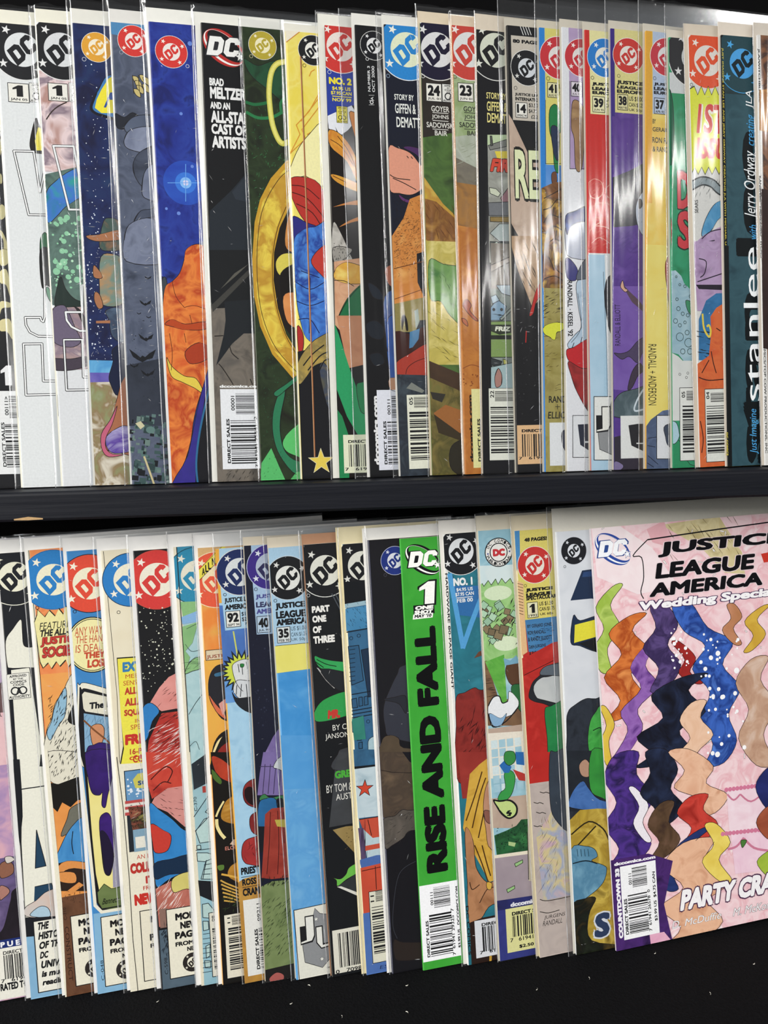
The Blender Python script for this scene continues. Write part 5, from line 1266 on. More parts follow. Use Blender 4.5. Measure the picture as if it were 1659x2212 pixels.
  ["T",2,"2e2c24","CAN $1.25",11.35,212.46,20.76,215.11,0,0.02,0]]],
 ["lettering",[
  ["T",2,"2e2c24","UK 50p",11.52,209.83,19.98,211.82,0,0.02,0]]],
 ["issue_box",[
  ["P",2,"d8d2a0",[4.1,210.61,10.63,210.61,10.63,219.34,4.1,219.34]],
  ["L",3,"18181a",0.35,0,1,[4.1,210.61,10.63,210.61,10.63,219.34,4.1,219.34]],
  ["T",4,"18181a","38",4.75,213.23,9.97,218.46,0,0.05,0],
  ["T",4,"18181a","MAY 92",4.75,211.14,10.1,212.53,0,0.02,0]]],
]},
{"row":0,"label":"yellow orange comic with pale blue panel, issue box 37","at":[195.78,-6.0,0.9],"u":[0.99028,0.13815,-0.01593],"v":[0.00697,0.06508,0.99786],"H":255.27,"tc":1.65,"base":["dfb650","e4c662","e6d27a"],"spine":"dca43a","board":[0.8,5,"cfc8b8"],"bag":[4.5,18],"front":0.22,"staples":[],"glints":[6,130,70],"parts":[
 ["artwork",[
  ["P",1,"dba43c",[-0.47,157.02,4.03,157.02,4.03,260.19,-0.47,260.19]]]],
 ["artwork",[
  ["P",1,"aebdd4",[4.41,208.51,41.89,208.51,41.89,259.05,4.41,259.05]],
  ["O",2,"4a4a52",5.71,228.84,0.91,0.25]]],
 ["artwork",[
  ["Q",1,"a8443a",[16.14,152.82,18.56,153.79,21.51,124.19,14.72,123.95,14.71,140.92]],
  ["P",2,["e6d87c","e2ce6a"],[-3.49,23.65,36.44,23.65,36.44,132.88,-3.49,132.88]],
  ["Q",3,"a5483e",[19.56,132.12,13.75,125.09,12.79,116.55,15.22,96.12,15.72,82.39,17.69,68.62,27.5,70.46,27.36,130.72]],
  ["P",4,"d8b03c",[15.22,102.11,18.61,102.11,18.61,105.96,15.22,105.96]],
  ["T",3,"2c2818","RANDALL + ANDERSON",1.4,38.15,6.79,74.46,270,0,0],
  ["P",3,["586886","4a5874","68789a"],[-3.68,21.06,3.1,29.65,10.87,34.81,23.63,36.92,37.53,36.41,37.69,-5.15,-3.72,-4.15]],
  ["L",4,"22283a",0.43,1,0,[1.15,18.39,7.95,19.17]],
  ["L",4,"22283a",0.43,1,0,[0.66,14.05,6,13.1]],
  ["L",4,"22283a",0.44,1,0,[1.14,7.95,7.95,2.58]],
  ["L",5,"22283a",0.44,1,0,[0.65,3.6,5.02,0.89]],
  ["P",5,"d8dade",[6.98,5.92,35.2,5.92,35.2,32.05,6.98,32.05]],
  ["L",6,"1a1a1e",0.43,0,1,[6.98,32.05,35.55,31.85,35.64,5.36,6.97,5.92]],
  ["Q",7,"3e4658",[12.83,26.09,27.6,26.82,27.64,10.99,15.78,12.94,12.83,19.11]]]],
 ["emblem",[
  ["E",2,"be3a46",13.68,241.49,10.71,0.55,"dcd8d8","e4d8d8","e8e8e4","be3a46",0]]],
 ["lettering",[
  ["T",2,"20222a","JUSTICE",5.14,224.51,23.13,226.49,0,0.06,0]]],
 ["lettering",[
  ["T",2,"20222a","LEAGUE",5.14,222.12,21.24,224.1,0,0.06,0]]],
 ["lettering",[
  ["T",2,"20222a","EUROPE",5.14,219.81,21.24,221.71,0,0.06,0]]],
 ["lettering",[
  ["T",1,"3e3a34","BY",4.37,202.96,6.46,205.61,0,0.02,0]]],
 ["lettering",[
  ["T",1,"3e3a34","GERARD JONES",4.37,197.74,26.01,200.97,0,0.02,0]]],
 ["lettering",[
  ["T",1,"3e3a34","RON RANDALL",4.18,191.91,25.07,195.23,0,0.02,0]]],
 ["lettering",[
  ["T",1,"3e3a34","& RANDY",4.36,186.85,16.53,189.85,0,0.02,0]]],
 ["issue_box",[
  ["P",2,"b8c6da",[5.52,208.68,12.53,208.68,12.53,217.69,5.52,217.69]],
  ["L",3,"18181a",0.35,0,1,[5.52,208.68,12.53,208.68,12.53,217.69,5.52,217.69]],
  ["T",4,"18181a","37",6.22,211.38,11.83,216.79,0,0.05,0],
  ["T",4,"18181a","APR 92",6.22,209.22,11.97,210.66,0,0.02,0]]],
]},
{"row":0,"label":"green comic with dark banner and tall red letters, pale bubbles below","at":[212.53,-6.0,0.9],"u":[0.9903,0.13892,-0.00399],"v":[-0.00487,0.06343,0.99797],"H":251.61,"tc":1.23,"base":["2b8a5c","33946a","257a50"],"spine":["2b8a5c","33946a","257a50"],"board":[0.8,5,"d8d0c0"],"bag":[2.5,19],"front":0.21,"staples":[],"glints":[6,130,70],"parts":[
 ["artwork",[
  ["P",1,"c8cccc",[-0.69,231.56,31.1,233.95,31.01,220.59,11.6,220.08,-0.35,220.07]]]],
 ["artwork",[
  ["Q",1,"1d5a40",[-0.35,220.07,1.98,215.28,2.76,198.78,1.61,181.25,-0.76,182.8]]]],
 ["artwork",[
  ["Q",1,"a8443a",[-1.2,143.46,-0.18,148.54,0.82,143.53,0.11,131.7,-1.26,129.98]]]],
 ["artwork",[
  ["P",1,["a2bec8","8fb0be","b2ccd4"],[-2.94,116.74,2.86,117.71,6.7,114.39,8.6,110.17,12.47,106.82,16.39,106.88,30.23,107.97,29.9,61.12,14.05,64.67,8.15,63.83,4.28,68.15,-3.48,69.88]],
  ["P",2,["ced2ce","dadcd8"],[-3.54,28.5,39.13,28.5,39.13,64.3,-3.54,64.3]],
  ["P",3,["ced2ce","dadcd8"],[-3.47,70.73,4.27,66.86,8.14,63.39,19.97,63.78,19.95,61.17,-3.57,61.29]],
  ["O",2,"2a4440",4.56,95.17,1.2,0.34],
  ["O",2,"2a4440",2.54,87.88,1.37,0.34],
  ["O",2,"2a4440",5.43,85.33,1.03,0.34],
  ["O",2,"2a4440",8.86,87.07,0.86,0.34],
  ["O",2,"2a4440",5.36,78.47,2.41,0.34],
  ["O",2,"2a4440",10.27,81.06,1.38,0.34],
  ["O",2,"2a4440",11.2,75.04,2.59,0.34],
  ["O",2,"2a4440",7.45,92.2,1.03,0.34],
  ["O",2,"2a4440",3.65,100.71,0.85,0.34],
  ["O",2,"2a4440",10.86,91.38,1.03,0.34],
  ["O",4,"2a4440",12.13,69.86,1.73,0.35],
  ["O",4,"2a4440",7.23,69.87,1.55,0.34],
  ["O",2,"2a4440",9.07,108.47,0.85,0.34],
  ["O",2,"2a4440",5.67,109.26,0.68,0.34],
  ["O",2,"2a4440",3.3,113.9,0.6,0.34],
  ["O",2,"2a4440",12.92,102.55,1.03,0.34],
  ["O",3,"5a5a58",5.13,56.24,0.69,0.26],
  ["O",3,"5a5a58",9.53,54.3,0.69,0.26],
  ["O",3,"5a5a58",10.53,56.89,0.69,0.26],
  ["Q",3,"3f8a64",[9.48,99.93,14.35,98.28,16.25,90.57,11.37,93.1]]]],
 ["artwork",[
  ["Q",1,"2b8a5c",[-1.14,18.01,5.7,15.21,11.5,1.89,29.47,-0.48,29.44,-5.81,-4.32,-4.58,-4.06,18.08]],
  ["Q",2,"a8c8d4",[-1.03,27.57,2.87,26.62,4.26,18.74,0.78,14.47,-1.63,18.02]]]],
 ["emblem",[
  ["E",2,"2a2a2d",16.61,241.13,16.94,0.5,"d0d4d4","d8d8d8","dcdcda","2a2a2d",1]]],
 ["lettering",[
  ["T",1,"1c2a22","D",4.62,153.75,13.28,175.56,0,0.07,0,0.04],
  ["T",2,"c43c44","D",4.62,153.75,13.28,175.56,0,0.04,0]]],
 ["lettering",[
  ["T",1,"1c2a22","S",4.57,130.3,13.84,152.5,0,0.07,0,0.04],
  ["T",2,"c43c44","S",4.57,130.3,13.84,152.5,0,0.04,0]]],
 ["letter_shape",[
  ["P",3,"8fc8b8",[7.75,171.11,10.15,169.96,9.12,163.19]]]],
 ["barcode_label",[
  ["P",3,"dee0da",[4.86,4.22,39.34,4.22,39.34,48.11,4.86,48.11]],
  ["L",4,"1a1a1c",0.35,0,1,[4.86,4.22,39.34,4.22,39.34,48.11,4.86,48.11]],
  ["B",5,"1a1a1c",9.45,40.42,38.48,46.5,"h",154],
  ["B",5,"1a1a1c",6.71,9.07,38.35,37.42,"h",155],
  ["T",5,"1a1a1c","05",6.2,42.2,8.56,45.84,90,0.02,0]]],
]},
{"row":0,"label":"comic with orange banner and yellow first issue starburst","at":[229.4,-6.0,0.9],"u":[0.98995,0.14027,0.01777],"v":[-0.02647,0.06038,0.99782],"H":252.77,"tc":1.25,"base":"d6d6d2","spine":"d6d6d2","board":[2.2,7,"dccfbc"],"bag":[3,8],"front":0.37,"staples":[],"glints":[30,110,60],"parts":[
 ["emblem",[
  ["E",1,"df522c",12.12,238.73,15.68,0.56,"e2dcd4","efe4da","e8dcd0","df522c",1]]],
 ["artwork",[
  ["O",6,"5a4a40",1.11,224.56,0.91,0.25]]],
 ["artwork",[
  ["L",9,"2c3236",5.36,1,0,[-1.67,166,6.18,169.53,12.98,168.43,17.77,164.75,25.55,160.68]],
  ["L",10,"8a979c",3.68,1,0,[-1.67,166,6.18,169.53,12.98,168.43,17.77,164.75,25.55,160.68]],
  ["H",11,"3a4246",26,1.37,161.03,21.71,170.67,5.02,70,0.33,4,20],
  ["Q",12,["3b7ca8","4f94c0","8fb8cc"],[33.56,162.54,20.56,158.89,13.57,155.38,7.43,145.99,5.22,137.51,11.17,140.11,18.3,148.68,33.31,153.16]],
  ["P",13,["a688ae","b69cc0","8c7096"],[-0.77,132.39,7.2,138.38,15.15,141.85,33.2,148.89,32.29,114.55,-1.32,114.61]],
  ["L",14,"22182a",0.59,1,0,[1.04,128.18,7.05,133.3,13.97,135.05]],
  ["L",15,"22182a",0.59,1,0,[2.89,124.79,7.93,129.91,16.83,131.66]],
  ["L",15,"22182a",0.59,1,0,[5.17,135.82,11.17,140.11,20.08,141.91]],
  ["T",11,"1c1c1e","SEARS",1,150.95,3.33,158.52,90,0,0],
  ["P",16,["a688ae","b69cc0","8c7096"],[-0.71,134.41,36.84,134.7,35.77,93.22,0.96,93.62]],
  ["P",17,"241c2a",[0.45,108.98,36.17,108.83,36.07,104.93,2.33,106.42]],
  ["L",17,"22182a",0.59,1,0,[2.87,124.28,7.71,122.59,6.53,115.78,3.51,113.23]],
  ["L",18,"22182a",0.6,1,0,[1.48,110.68,10.38,113.21,19.35,115.76]],
  ["P",17,["3b7cb0","2d6898","5490be"],[1.05,64.41,1.78,88.47,7.03,99.55,14.05,103.78,36.06,104.5,35,63.56]],
  ["H",18,"14222e",16,1.58,66.14,9.43,81.62,7.72,-15,0.69,5,10],
  ["P",19,["cf5a2e","d86c3a","bc4826"],[-0.5,61.87,8.03,66.83,9.95,81.47,9.7,90.08,13.81,95.19,17.84,97.3,35.88,97.56,33.18,-7.18,-2.54,-5.1]],
  ["L",20,"e0c84a",1.2,1,0,[4.34,91.87,5.07,83.27,8.36,78.05,9.65,81.48,8.56,84.94,7.06,84.1]],
  ["L",20,"3a140c",0.61,1,0,[9.59,69.39,10.88,62.43,12.69,56.3]],
  ["L",20,"3a140c",0.61,1,0,[0.74,54.06,7.6,52.11,19.58,52.61]],
  ["L",20,"3a140c",0.61,1,0,[7.96,64.24,2.79,56.59]],
  ["L",20,"3a140c",0.6,1,0,[13.46,83.14,16.39,81.36]],
  ["L",20,"3a140c",0.61,1,0,[0.94,27.99,2.6,17.43,1.35,8.73]]]],
 ["issue_burst",[
  ["P",7,"2a2a22",[-3.8,220.54,2.92,224.16,5.08,219.32,7.54,224.39,9.72,219.54,12.19,224.62,14.37,219.76,16.85,224.85,19.05,219.98,21.54,225.09,23.75,220.2,26.25,225.32,28.47,220.43,30.97,225.56,33.11,220.65,31.99,178.71,29.98,177.81,27.49,173.51,25.23,177.68,22.74,173.39,20.49,177.55,18.01,173.27,15.78,177.42,13.31,173.15,11.09,177.29,8.62,173.03,6.41,177.16,3.96,172.91,1.76,177.03,-0.69,172.79,-5.18,176.83]],
  ["P",8,"d9de3c",[-3.82,219.8,2.9,223.42,5.06,218.57,7.52,223.64,9.69,218.79,12.17,223.87,14.35,219.01,16.83,224.11,19.03,219.23,21.52,224.34,23.73,219.45,26.23,224.57,28.45,219.68,30.95,224.81,33.09,219.9,32.01,179.47,30,178.57,27.51,174.28,25.25,178.44,22.76,174.15,20.52,178.3,18.04,174.03,15.8,178.17,13.33,173.9,11.11,178.04,8.65,173.78,6.44,177.91,3.98,173.66,1.78,177.78,-0.66,173.54,-5.16,177.58]],
  ["T",9,"f0ece0","1ST",3.48,196.79,24.11,214.21,0,0.08,0.12],
  ["T",10,"d03a34","1ST",3.48,196.79,24.11,214.21,0,0.03,0.12],
  ["T",9,"d03a34","ISSUE",2.31,182.29,31.09,194.78,0,0.05,0.15]]],
 ["barcode_label",[
  ["P",20,"e0e2da",[4.47,2.84,30.19,2.84,30.19,46.83,4.47,46.83]],
  ["L",21,"1a1a1c",0.35,0,1,[4.47,2.84,30.19,2.84,30.19,46.83,4.47,46.83]],
  ["B",22,"1a1a1c",8.37,39.04,29.23,44.7,"h",161],
  ["B",22,"1a1a1c",5.36,8.13,28.96,36.7,"h",162],
  ["T",22,"1a1a1c","04",5.41,40.89,7.59,45.23,90,0.02,0]]],
]},
{"row":0,"label":"dark slate comic with tall white sideways title and blue banner emblem","at":[247.27,-6.0,0.9],"u":[0.99016,0.13971,0.00856],"v":[-0.01733,0.06167,0.99795],"H":253.21,"tc":1.23,"base":["2d4a54","35545e","28424c"],"spine":"161a1c","board":[1,8,"dcd2c4"],"bag":0,"front":0.25,"staples":[],"glints":[6,130,70],"parts":[
 ["artwork",[
  ["P",1,["25363a","2c4248"],[-5.32,219.92,44.77,219.92,44.77,257.7,-5.32,257.7]],
  ["P",2,"15181a",[-1.5,114.42,1.79,114.42,1.79,256.35,-1.5,256.35]]]],
 ["emblem",[
  ["E",3,"26434b",13.93,237.67,16.59,0.52,"4a9ad6","4aa0da","3f8fc4","16242a",1]]],
 ["lettering",[
  ["T",8,"c8b84a","JUST IMAGINE STAN LEE AND JERRY ORDWAY CREATING JLA WITH MICHAEL USLAN",-0.15,124.64,1.2,245.8,270,0.02,0]]],
 ["lettering",[
  ["T",1,"0f1518","stan lee",7.74,0.8,25.38,200.01,90,0.04,0]]],
 ["lettering",[
  ["T",2,"eef2f4","stanlee",12.23,38.78,23.73,131.61,90,0.01,0,0.01],
  ["T",3,"eef2f4","stanlee",12.23,38.78,23.73,131.61,90,0.01,0]]],
 ["lettering",[
  ["T",2,"4aa0dc","with",16.93,135.15,22.13,144.96,90,0.01,0.2]]],
 ["lettering",[
  ["T",2,"e8ecee","Jerry Ordway",13.68,147.68,23.98,188.43,90,0.01,0.2]]],
 ["lettering",[
  ["T",2,"4aa0dc","creating",16.01,190.03,23.33,209.16,90,0.01,0.2]]],
 ["lettering",[
  ["T",8,"e8ecee","JLA",15.66,211.81,21.38,223.49,90,0.01,0.2]]],
 ["lettering",[
  ["T",2,"4aa0dc","Just Imagine",15.32,6.62,21.61,35,90,0.01,0.2]]],
 ["lettering",[
  ["T",10,"c8b84a","DC COMICS",-1.45,6.63,0.15,20.65,270,0.03,0]]],
 ["letter_shape",[
  ["P",9,"15181a",[-0.46,-5.63,2.6,-5.63,2.6,131.79,-0.46,131.79]]]],
]},
{"row":0,"label":"brown comic with white lettered spine at the right edge of the upper shelf","at":[270.84,-6.0,0.9],"u":[0.99003,0.14009,0.01477],"v":[-0.02349,0.0608,0.99787],"H":253.47,"tc":1.7,"base":["6a4030","8a5a3a","3a2420","a06840"],"spine":"e8e6e2","board":[1,8,"dcd2c4"],"bag":[2.5,10],"front":0.23,"staples":[],"glints":[6,130,70],"parts":[
 ["artwork",[
  ["P",1,"e6e4e0",[-2.39,114.24,2.12,114.24,2.12,258.21,-2.39,258.21]],
  ["P",2,"e6e4e0",[-2.2,-6.2,2.8,-6.2,2.8,132.48,-2.2,132.48]],
  ["P",3,["a8703c","c08848","8a5430"],[0.75,222.12,104.37,232.7,104.02,185.48,0.24,198.79]],
  ["P",4,["2a1a18","3a2420"],[-0.49,165.21,103.75,150.1,103.01,51.03,-2.53,71.23]]]],
 ["spine_lettering",[
  ["T",2,"2a2a2c","JLA/WITCHBLADE",-0.22,214.98,1.46,245.62,270,0.03,0]]],
 ["spine_lettering",[
  ["T",3,"2a2a2c","KANIENSKI · PALAZZOLO · WONG",-0.73,124.49,0.86,172.36,270,0.02,0]]],
 ["spine_lettering",[
  ["T",3,"2a2a2c","WITH KALISZ",0.42,91.39,2.02,123.98,270,0.02,0]]],
 ["spine_lettering",[
  ["T",3,"2a2a2c","DC COMICS/TOP COW PRODUCTIONS, INC",-0.08,7.31,1.74,82.33,270,0.02,0]]],
 ["emblem",[
  ["E",4,"3a2018",18.48,238.89,11,0.55,"b08a5c","c09a6c","8a6244","3a2018",0]]],
]},
{"row":1,"label":"pink and purple comic cut off by the left edge, lower row","at":[-196.69,-33.11,-293.03],"u":[0.98989,0.14086,0.01639],"v":[-0.03087,0.1012,0.99439],"H":258.0,"tc":1.7,"base":["d8a9b2","c29ab4","a487b0","cfa0a8"],"spine":["d8a9b2","c29ab4","a487b0","cfa0a8"],"board":[2,8,"f0eeee"],"bag":[4,6],"front":0.21,"staples":[],"glints":[6,130,70],"parts":[
 ["artwork",[
  ["Q",1,"6a5050",[15.25,182.22,16.75,181.36,16.68,167.12,15.26,164.58,14.12,166.08]],
  ["P",2,["dcb0b4","e2bcbe","d0a0aa"],[11.66,136.12,38.7,136.12,38.7,166.38,11.66,166.38]]]],
 ["artwork",[
  ["P",1,["6a5a86","57496f","7f6c98"],[-10.69,82.14,34.03,83.08,29.93,24.26,-14.19,32.82]],
  ["Q",2,"8a5c48",[7.99,78.99,11.91,80.42,14.92,77.82,14.58,72.96,9.97,70.95,7.5,72.08]],
  ["Q",3,"d0c8c0",[10.8,82.71,14,82.88,15.75,80.48,11.81,79.04]],
  ["Q",2,"a8776a",[7.11,66.55,10.84,65.2,11.91,62.21,8.51,59.3,6.58,58.95]],
  ["Q",3,["171318","241c26"],[32.86,66.29,15.22,63.73,12.2,57.24,8.07,43.96,5.21,39.58,-1.59,33.18,30.13,27.06]],
  ["P",4,"1b2c6c",[2.36,30.38,29.96,30.38,29.96,35.22,2.36,35.22]],
  ["T",5,"e8e8ec","P U E R",4.95,30.84,19.6,34.02,0,0.05,0]]],
 ["barcode_label",[
  ["P",4,"e9e6da",[2.02,0.62,29.61,0.62,29.61,30.38,2.02,30.38]],
  ["B",5,"1a1a1c",6.05,12.08,23.18,26.08,"v",182],
  ["T",5,"1a1a1c","DIRECT SALES",5.96,26.41,25.23,28.49,0,0.03,0],
  ["T",6,"1a1a1c","7   61941  2",3.94,10.23,24.07,12.44,0,0.02,0],
  ["T",5,"1a1a1c","RATED T+",3.25,5.61,17.27,9.91,0,0.05,0]]],
]},
{"row":1,"label":"black comic with giant cream block letters and a history advert box","at":[-176.77,-33.35,-293.03],"u":[0.98991,0.1408,0.01576],"v":[-0.03024,0.10129,0.9944],"H":258.32,"tc":1.7,"base":"17191f","spine":"17191f","board":[3,7.5,"f0eeea"],"bag":[3.5,6],"front":0.26,"staples":[0.2],"glints":[6,130,70],"parts":[
 ["emblem",[
  ["E",1,"17191f",8.22,244.49,16.04,0.53,"e6e3cd","e6e3cd","e2e0d0","17191f",1]]],
 ["letter_shape",[
  ["Q",1,"e7e5d6",[0.92,208.19,5.23,214.82,9.81,219.9,10.08,212.99,10.18,205.54,12.23,203.57,15.66,203.35,23.84,203.1,23.07,191.94,9.24,191.98,2.44,192.6,0.85,194.73]]]],
 ["letter_shape",[
  ["P",1,"e7e5d6",[2.66,191.36,12.34,191.64,14.86,155.43,17.16,133.95,13.41,134.47,2.23,136.03]],
  ["P",2,"e7e5d6",[2.36,144.08,15.37,142.32,16.68,109.96,25.5,48.55,22.52,43.42,0.49,48.18,1.25,91.4,3.53,122.39]],
  ["P",3,"17191f",[0.18,140.22,3.65,139.74,3.48,118.92,2.93,106.47,0.2,90.17,-0.47,112.55]],
  ["L",4,"17191f",0.62,0,0,[3.4,122.41,15.94,122.53,30.59,122.66]],
  ["P",3,"17191f",[14.95,140.98,16.23,140.8,15.75,133.89,13.84,134.15]],
  ["P",3,"1f3f58",[9.7,97.73,13.37,76.09,7.53,75.67]],
  ["L",4,"1a1a1e",0.42,0,1,[9.7,97.73,13.37,76.09,7.53,75.67]],
  ["P",3,"1f3f58",[6.47,64.99,15.56,65.51,17.13,59.95,10.48,57.61,5.58,56.72]],
  ["L",4,"1a1a1e",0.42,0,0,[6.47,64.99,15.56,65.51,17.13,59.95]]]],
 ["approval_seal",[
  ["P",2,"e9e7dc",[0.03,174.51,12.01,174.51,12.01,189.09,0.03,189.09]],
  ["L",3,"1c1c1e",0.25,0,1,[0.03,174.51,12.01,174.51,12.01,189.09,0.03,189.09]],
  ["T",4,"1c1c1e","APPROVED",1.46,186.91,10.57,188.37,0,0.03,0],
  ["T",4,"1c1c1e","BY THE",3.38,185.45,8.65,186.47,0,0.03,0],
  ["T",4,"1c1c1e","COMICS",1.7,183.55,10.33,185.01,0,0.03,0],
  ["T",4,"1c1c1e","CODE",3.02,181.95,9.01,183.26,0,0.03,0],
  ["T",4,"1c1c1e","AUTHORITY",0.51,174.94,11.53,176.55,0,0.03,0],
  ["T",4,"1c1c1e","A",4.34,177.13,7.69,181.36,0,0.01,0],
  ["O",5,"1c1c1e",3.98,179.18,2.04,0.72],
  ["O",5,"1c1c1e",8.05,179.18,2.04,0.72]]],
 ["artwork",[
  ["Q",5,["d4b8a8","c8c4c0"],[0.56,53.77,6.56,56.9,13.33,61.33,23.73,60.91,22.62,44.82,12.25,45.67,0.84,48.67]],
  ["Q",6,"a9c4d4",[2.8,49.16,8.23,53.09,12.65,51.58,13.6,46.48,7.8,46.84]],
  ["P",7,"191b21",[-3.67,48.24,25.26,45.05,24.39,32.43,-1.33,35.89]],
  ["P",8,["8ab6d4","7aa8c8"],[-4.44,37.19,31.09,34.01,28.2,-8.24,-7.08,-0.87]]]],
 ["advert_box",[
  ["P",9,"e9e6d8",[4.31,3.14,31.15,3.14,31.15,44.95,4.31,44.95]],
  ["L",10,"1a1a1c",0.55,0,1,[4.31,3.14,31.15,3.14,31.15,44.95,4.31,44.95]],
  ["T",11,"18181a","THE",5.98,39.49,12.8,43.93,0,0.05,0.18],
  ["T",11,"18181a","HISTORY",6.23,33.81,22.81,38.26,0,0.05,0.18],
  ["T",11,"18181a","OF THE",6.16,28.19,20.5,32.5,0,0.05,0.18],
  ["T",11,"18181a","DC",6.4,22.64,11.38,26.68,0,0.05,0.18],
  ["T",11,"18181a","UNIVERSE",6.48,16.85,25.82,21.3,0,0.05,0.18],
  ["T",11,"18181a","is much",6.6,11.74,20.97,15.5,0,0.05,0.18],
  ["T",11,"18181a","reading",6.56,5.89,20.61,10.28,0,0.05,0.18]]],
]},
{"row":1,"label":"orange comic with blue emblem and cream starburst, beside the black one with block letters","at":[-157.51,-33.55,-293.03],"u":[0.98958,0.14175,0.02516],"v":[-0.03959,0.09996,0.9942],"H":259.68,"tc":1.7,"base":["e6834c","ea9458","e07844"],"spine":"e8e2cc","board":[2,7,"f0eeea"],"bag":[4,7],"front":0.37,"staples":[0.22],"glints":[6,130,70],"parts":[
 ["artwork",[
  ["O",8,"3a2a20",2.68,226.57,0.87,0.27]]],
 ["artwork",[
  ["P",1,"e8e2cc",[-1.82,262.58,1.01,262.34,1.57,226.68,1.09,184.87,0.66,135.35,-11.72,137.19]],
  ["L",2,"1c1a18",0.33,0,0,[0.68,259.69,0.94,218.67,1.09,184.87,0.72,144.19]],
  ["P",3,["e89a50","eaa85c"],[1.36,188.22,36.68,187.34,33.49,146.36,1.87,150.83]],
  ["Q",4,"ded9c6",[19.94,187.31,15.79,183.05,12.8,177.29,7.83,170.44,5.26,161.93,1.82,154.24,0.34,135.39,25.87,131.59,30,184.71]],
  ["Q",5,"8fb6cc",[14.21,179.15,7.72,169.09,5.16,160.58,2.19,154.87,3.69,149.89,8.02,156.78,13.05,164.29]],
  ["H",6,"15130f",110,3.77,135.35,19.98,175.04,4.03,62,0.54,3,25],
  ["Q",7,"15130f",[18.52,169.03,20.84,165.99,28.36,163.62,27.62,154.08,17.56,156.84,14.04,160.74]],
  ["P",7,["e89a50","d98a44"],[1.5,143.31,34.15,138.58,27.29,50.27,-0.55,55.54]],
  ["Q",8,"ded9c6",[1.5,143.31,17.21,141.04,27.27,135.35,26.29,122.8,9.3,123.3,2.38,125.77,0.95,132.26]],
  ["H",9,"15130f",50,1.71,126.06,16.99,141.89,4.13,62,0.55,7,20],
  ["P",10,"15130f",[0.47,126.06,5.46,123.9,16.07,126.47,33.17,125.99,31.97,110.59,15.68,113.18,11.49,109.64,7.21,113.13,4.21,108.01,1.88,111.19]],
  ["Q",11,"6d6c60",[5.05,93.86,9.02,103.02,12.13,109.53,22.76,111.35,21.84,99.5,11.05,95.66]],
  ["Q",12,["3a80ba","4a90c8","2c6ca0"],[0.77,80.58,4.99,88.96,8.37,94.7,12.66,99.61,18.16,102.93,31.27,101.49,29.14,74.14,9.69,78.3,1.88,78.27]],
  ["L",13,"14202c",0.49,1,0,[11.69,95.55,10.5,88.72,10.98,82.3]],
  ["P",13,"2a1c14",[1.24,78.39,29.2,74.85,27.84,57.3,0.63,62.35]],
  ["Q",14,"d98f4c",[1.72,76.2,7.12,78.75,17.39,76.23,29.03,72.74,28.65,67.83,10.65,73.9,2.73,72.51]],
  ["Q",15,"d98f4c",[1.45,72.74,10.46,71.46,10.65,65.43,2.35,67.65]],
  ["P",14,"d98f4c",[1.32,58.7,12.61,65.43,15.06,63.21,2.76,56.32]],
  ["P",15,["5a3826","6a4630","48301f"],[0.31,58.19,27.94,58.7,22.7,-8.84,-4.48,-2.89]],
  ["H",16,"2a1a10",40,2.13,53.79,18.78,64.88,2.08,30,0.35,5,60],
  ["T",16,"2e1c12","CONSTRUCT",2.84,8.8,5.09,40.8,270,0,0],
  ["T",16,"2e1c12","C-710",2.75,44.81,4.48,52.1,90,0,0],
  ["P",17,"e8e2cc",[-0.62,145.01,1.8,144.66,2.65,54.93,0.64,-4.01,-7.03,-2.34]]]],
 ["emblem",[
  ["E",3,"2a7cbe",12.48,241.79,16.77,0.54,"ebe5c8","efe9d4","2a6aa4","2a7cbe",0],
  ["E",18,"2a2422",17.49,13.86,5.61,0.55,"e9e4d0","e9e4d0","e9e4d0","2a2422",0]]],
 ["caption_burst",[
  ["P",9,"1e1a16",[0.46,218.99,2.14,222.85,2.63,225.83,6.21,221.27,9.19,224.81,12.05,221.13,14.28,225.3,16.53,221.68,18.15,226.26,22.88,221.69,20.84,195.47,16.94,190.47,15.68,194.71,12.25,191.38,10.58,194.3,7.76,190.56,6.16,194.15,2.93,191.49,1.64,195.02]],
  ["P",10,"e9df9e",[0.66,218.36,2.34,222.22,2.83,225.21,6.42,220.65,8.9,224.24,11.76,220.55,13.98,224.72,16.23,221.1,17.85,225.68,22.58,221.11,20.63,196.1,16.74,191.11,15.48,195.35,12.05,192.02,10.38,194.93,7.56,191.2,5.95,194.78,3.23,192.06,1.94,195.6]],
  ["T",11,"1c1a18","FEATURING",2.87,213.64,25.09,217.78,0,0,0.2],
  ["T",11,"1c1a18","THE ALL-STAR",2.54,209.62,27.56,213.64,0,0.04,0.2],
  ["T",11,"2a1410","JUSTICE",2.58,203.69,24.44,209.38,0,0.08,0.15,0.05],
  ["T",12,"c03a30","JUSTICE",2.58,203.69,24.44,209.38,0,0.05,0.15],
  ["T",11,"2a1410","SOCIETY",3,197.42,25.87,203.59,0,0.08,0.15,0.05],
  ["T",12,"c03a30","SOCIETY",3,197.42,25.87,203.59,0,0.05,0.15]]],
 ["advert_box",[
  ["P",16,"e9e4d0",[6.41,5.01,26.49,5.01,26.49,46.32,6.41,46.32]],
  ["L",17,"1a1818",0.49,0,1,[6.41,5.01,26.49,5.01,26.49,46.32,6.41,46.32]],
  ["T",18,"1a1818","MORE",10.43,39.54,23.96,43.72,0,0.06,0],
  ["T",18,"1a1818","NEW",12.92,34.18,22.85,38.37,0,0.06,0],
  ["T",18,"1a1818","PAGES",9.6,28.66,25.06,32.84,0,0.06,0],
  ["T",18,"1a1818","FROM",9.6,24.31,19.82,26.91,0,0.05,0],
  ["T",18,"1a1818","NEW",15.95,20.63,22.85,23.23,0,0.05,0]]],
]},
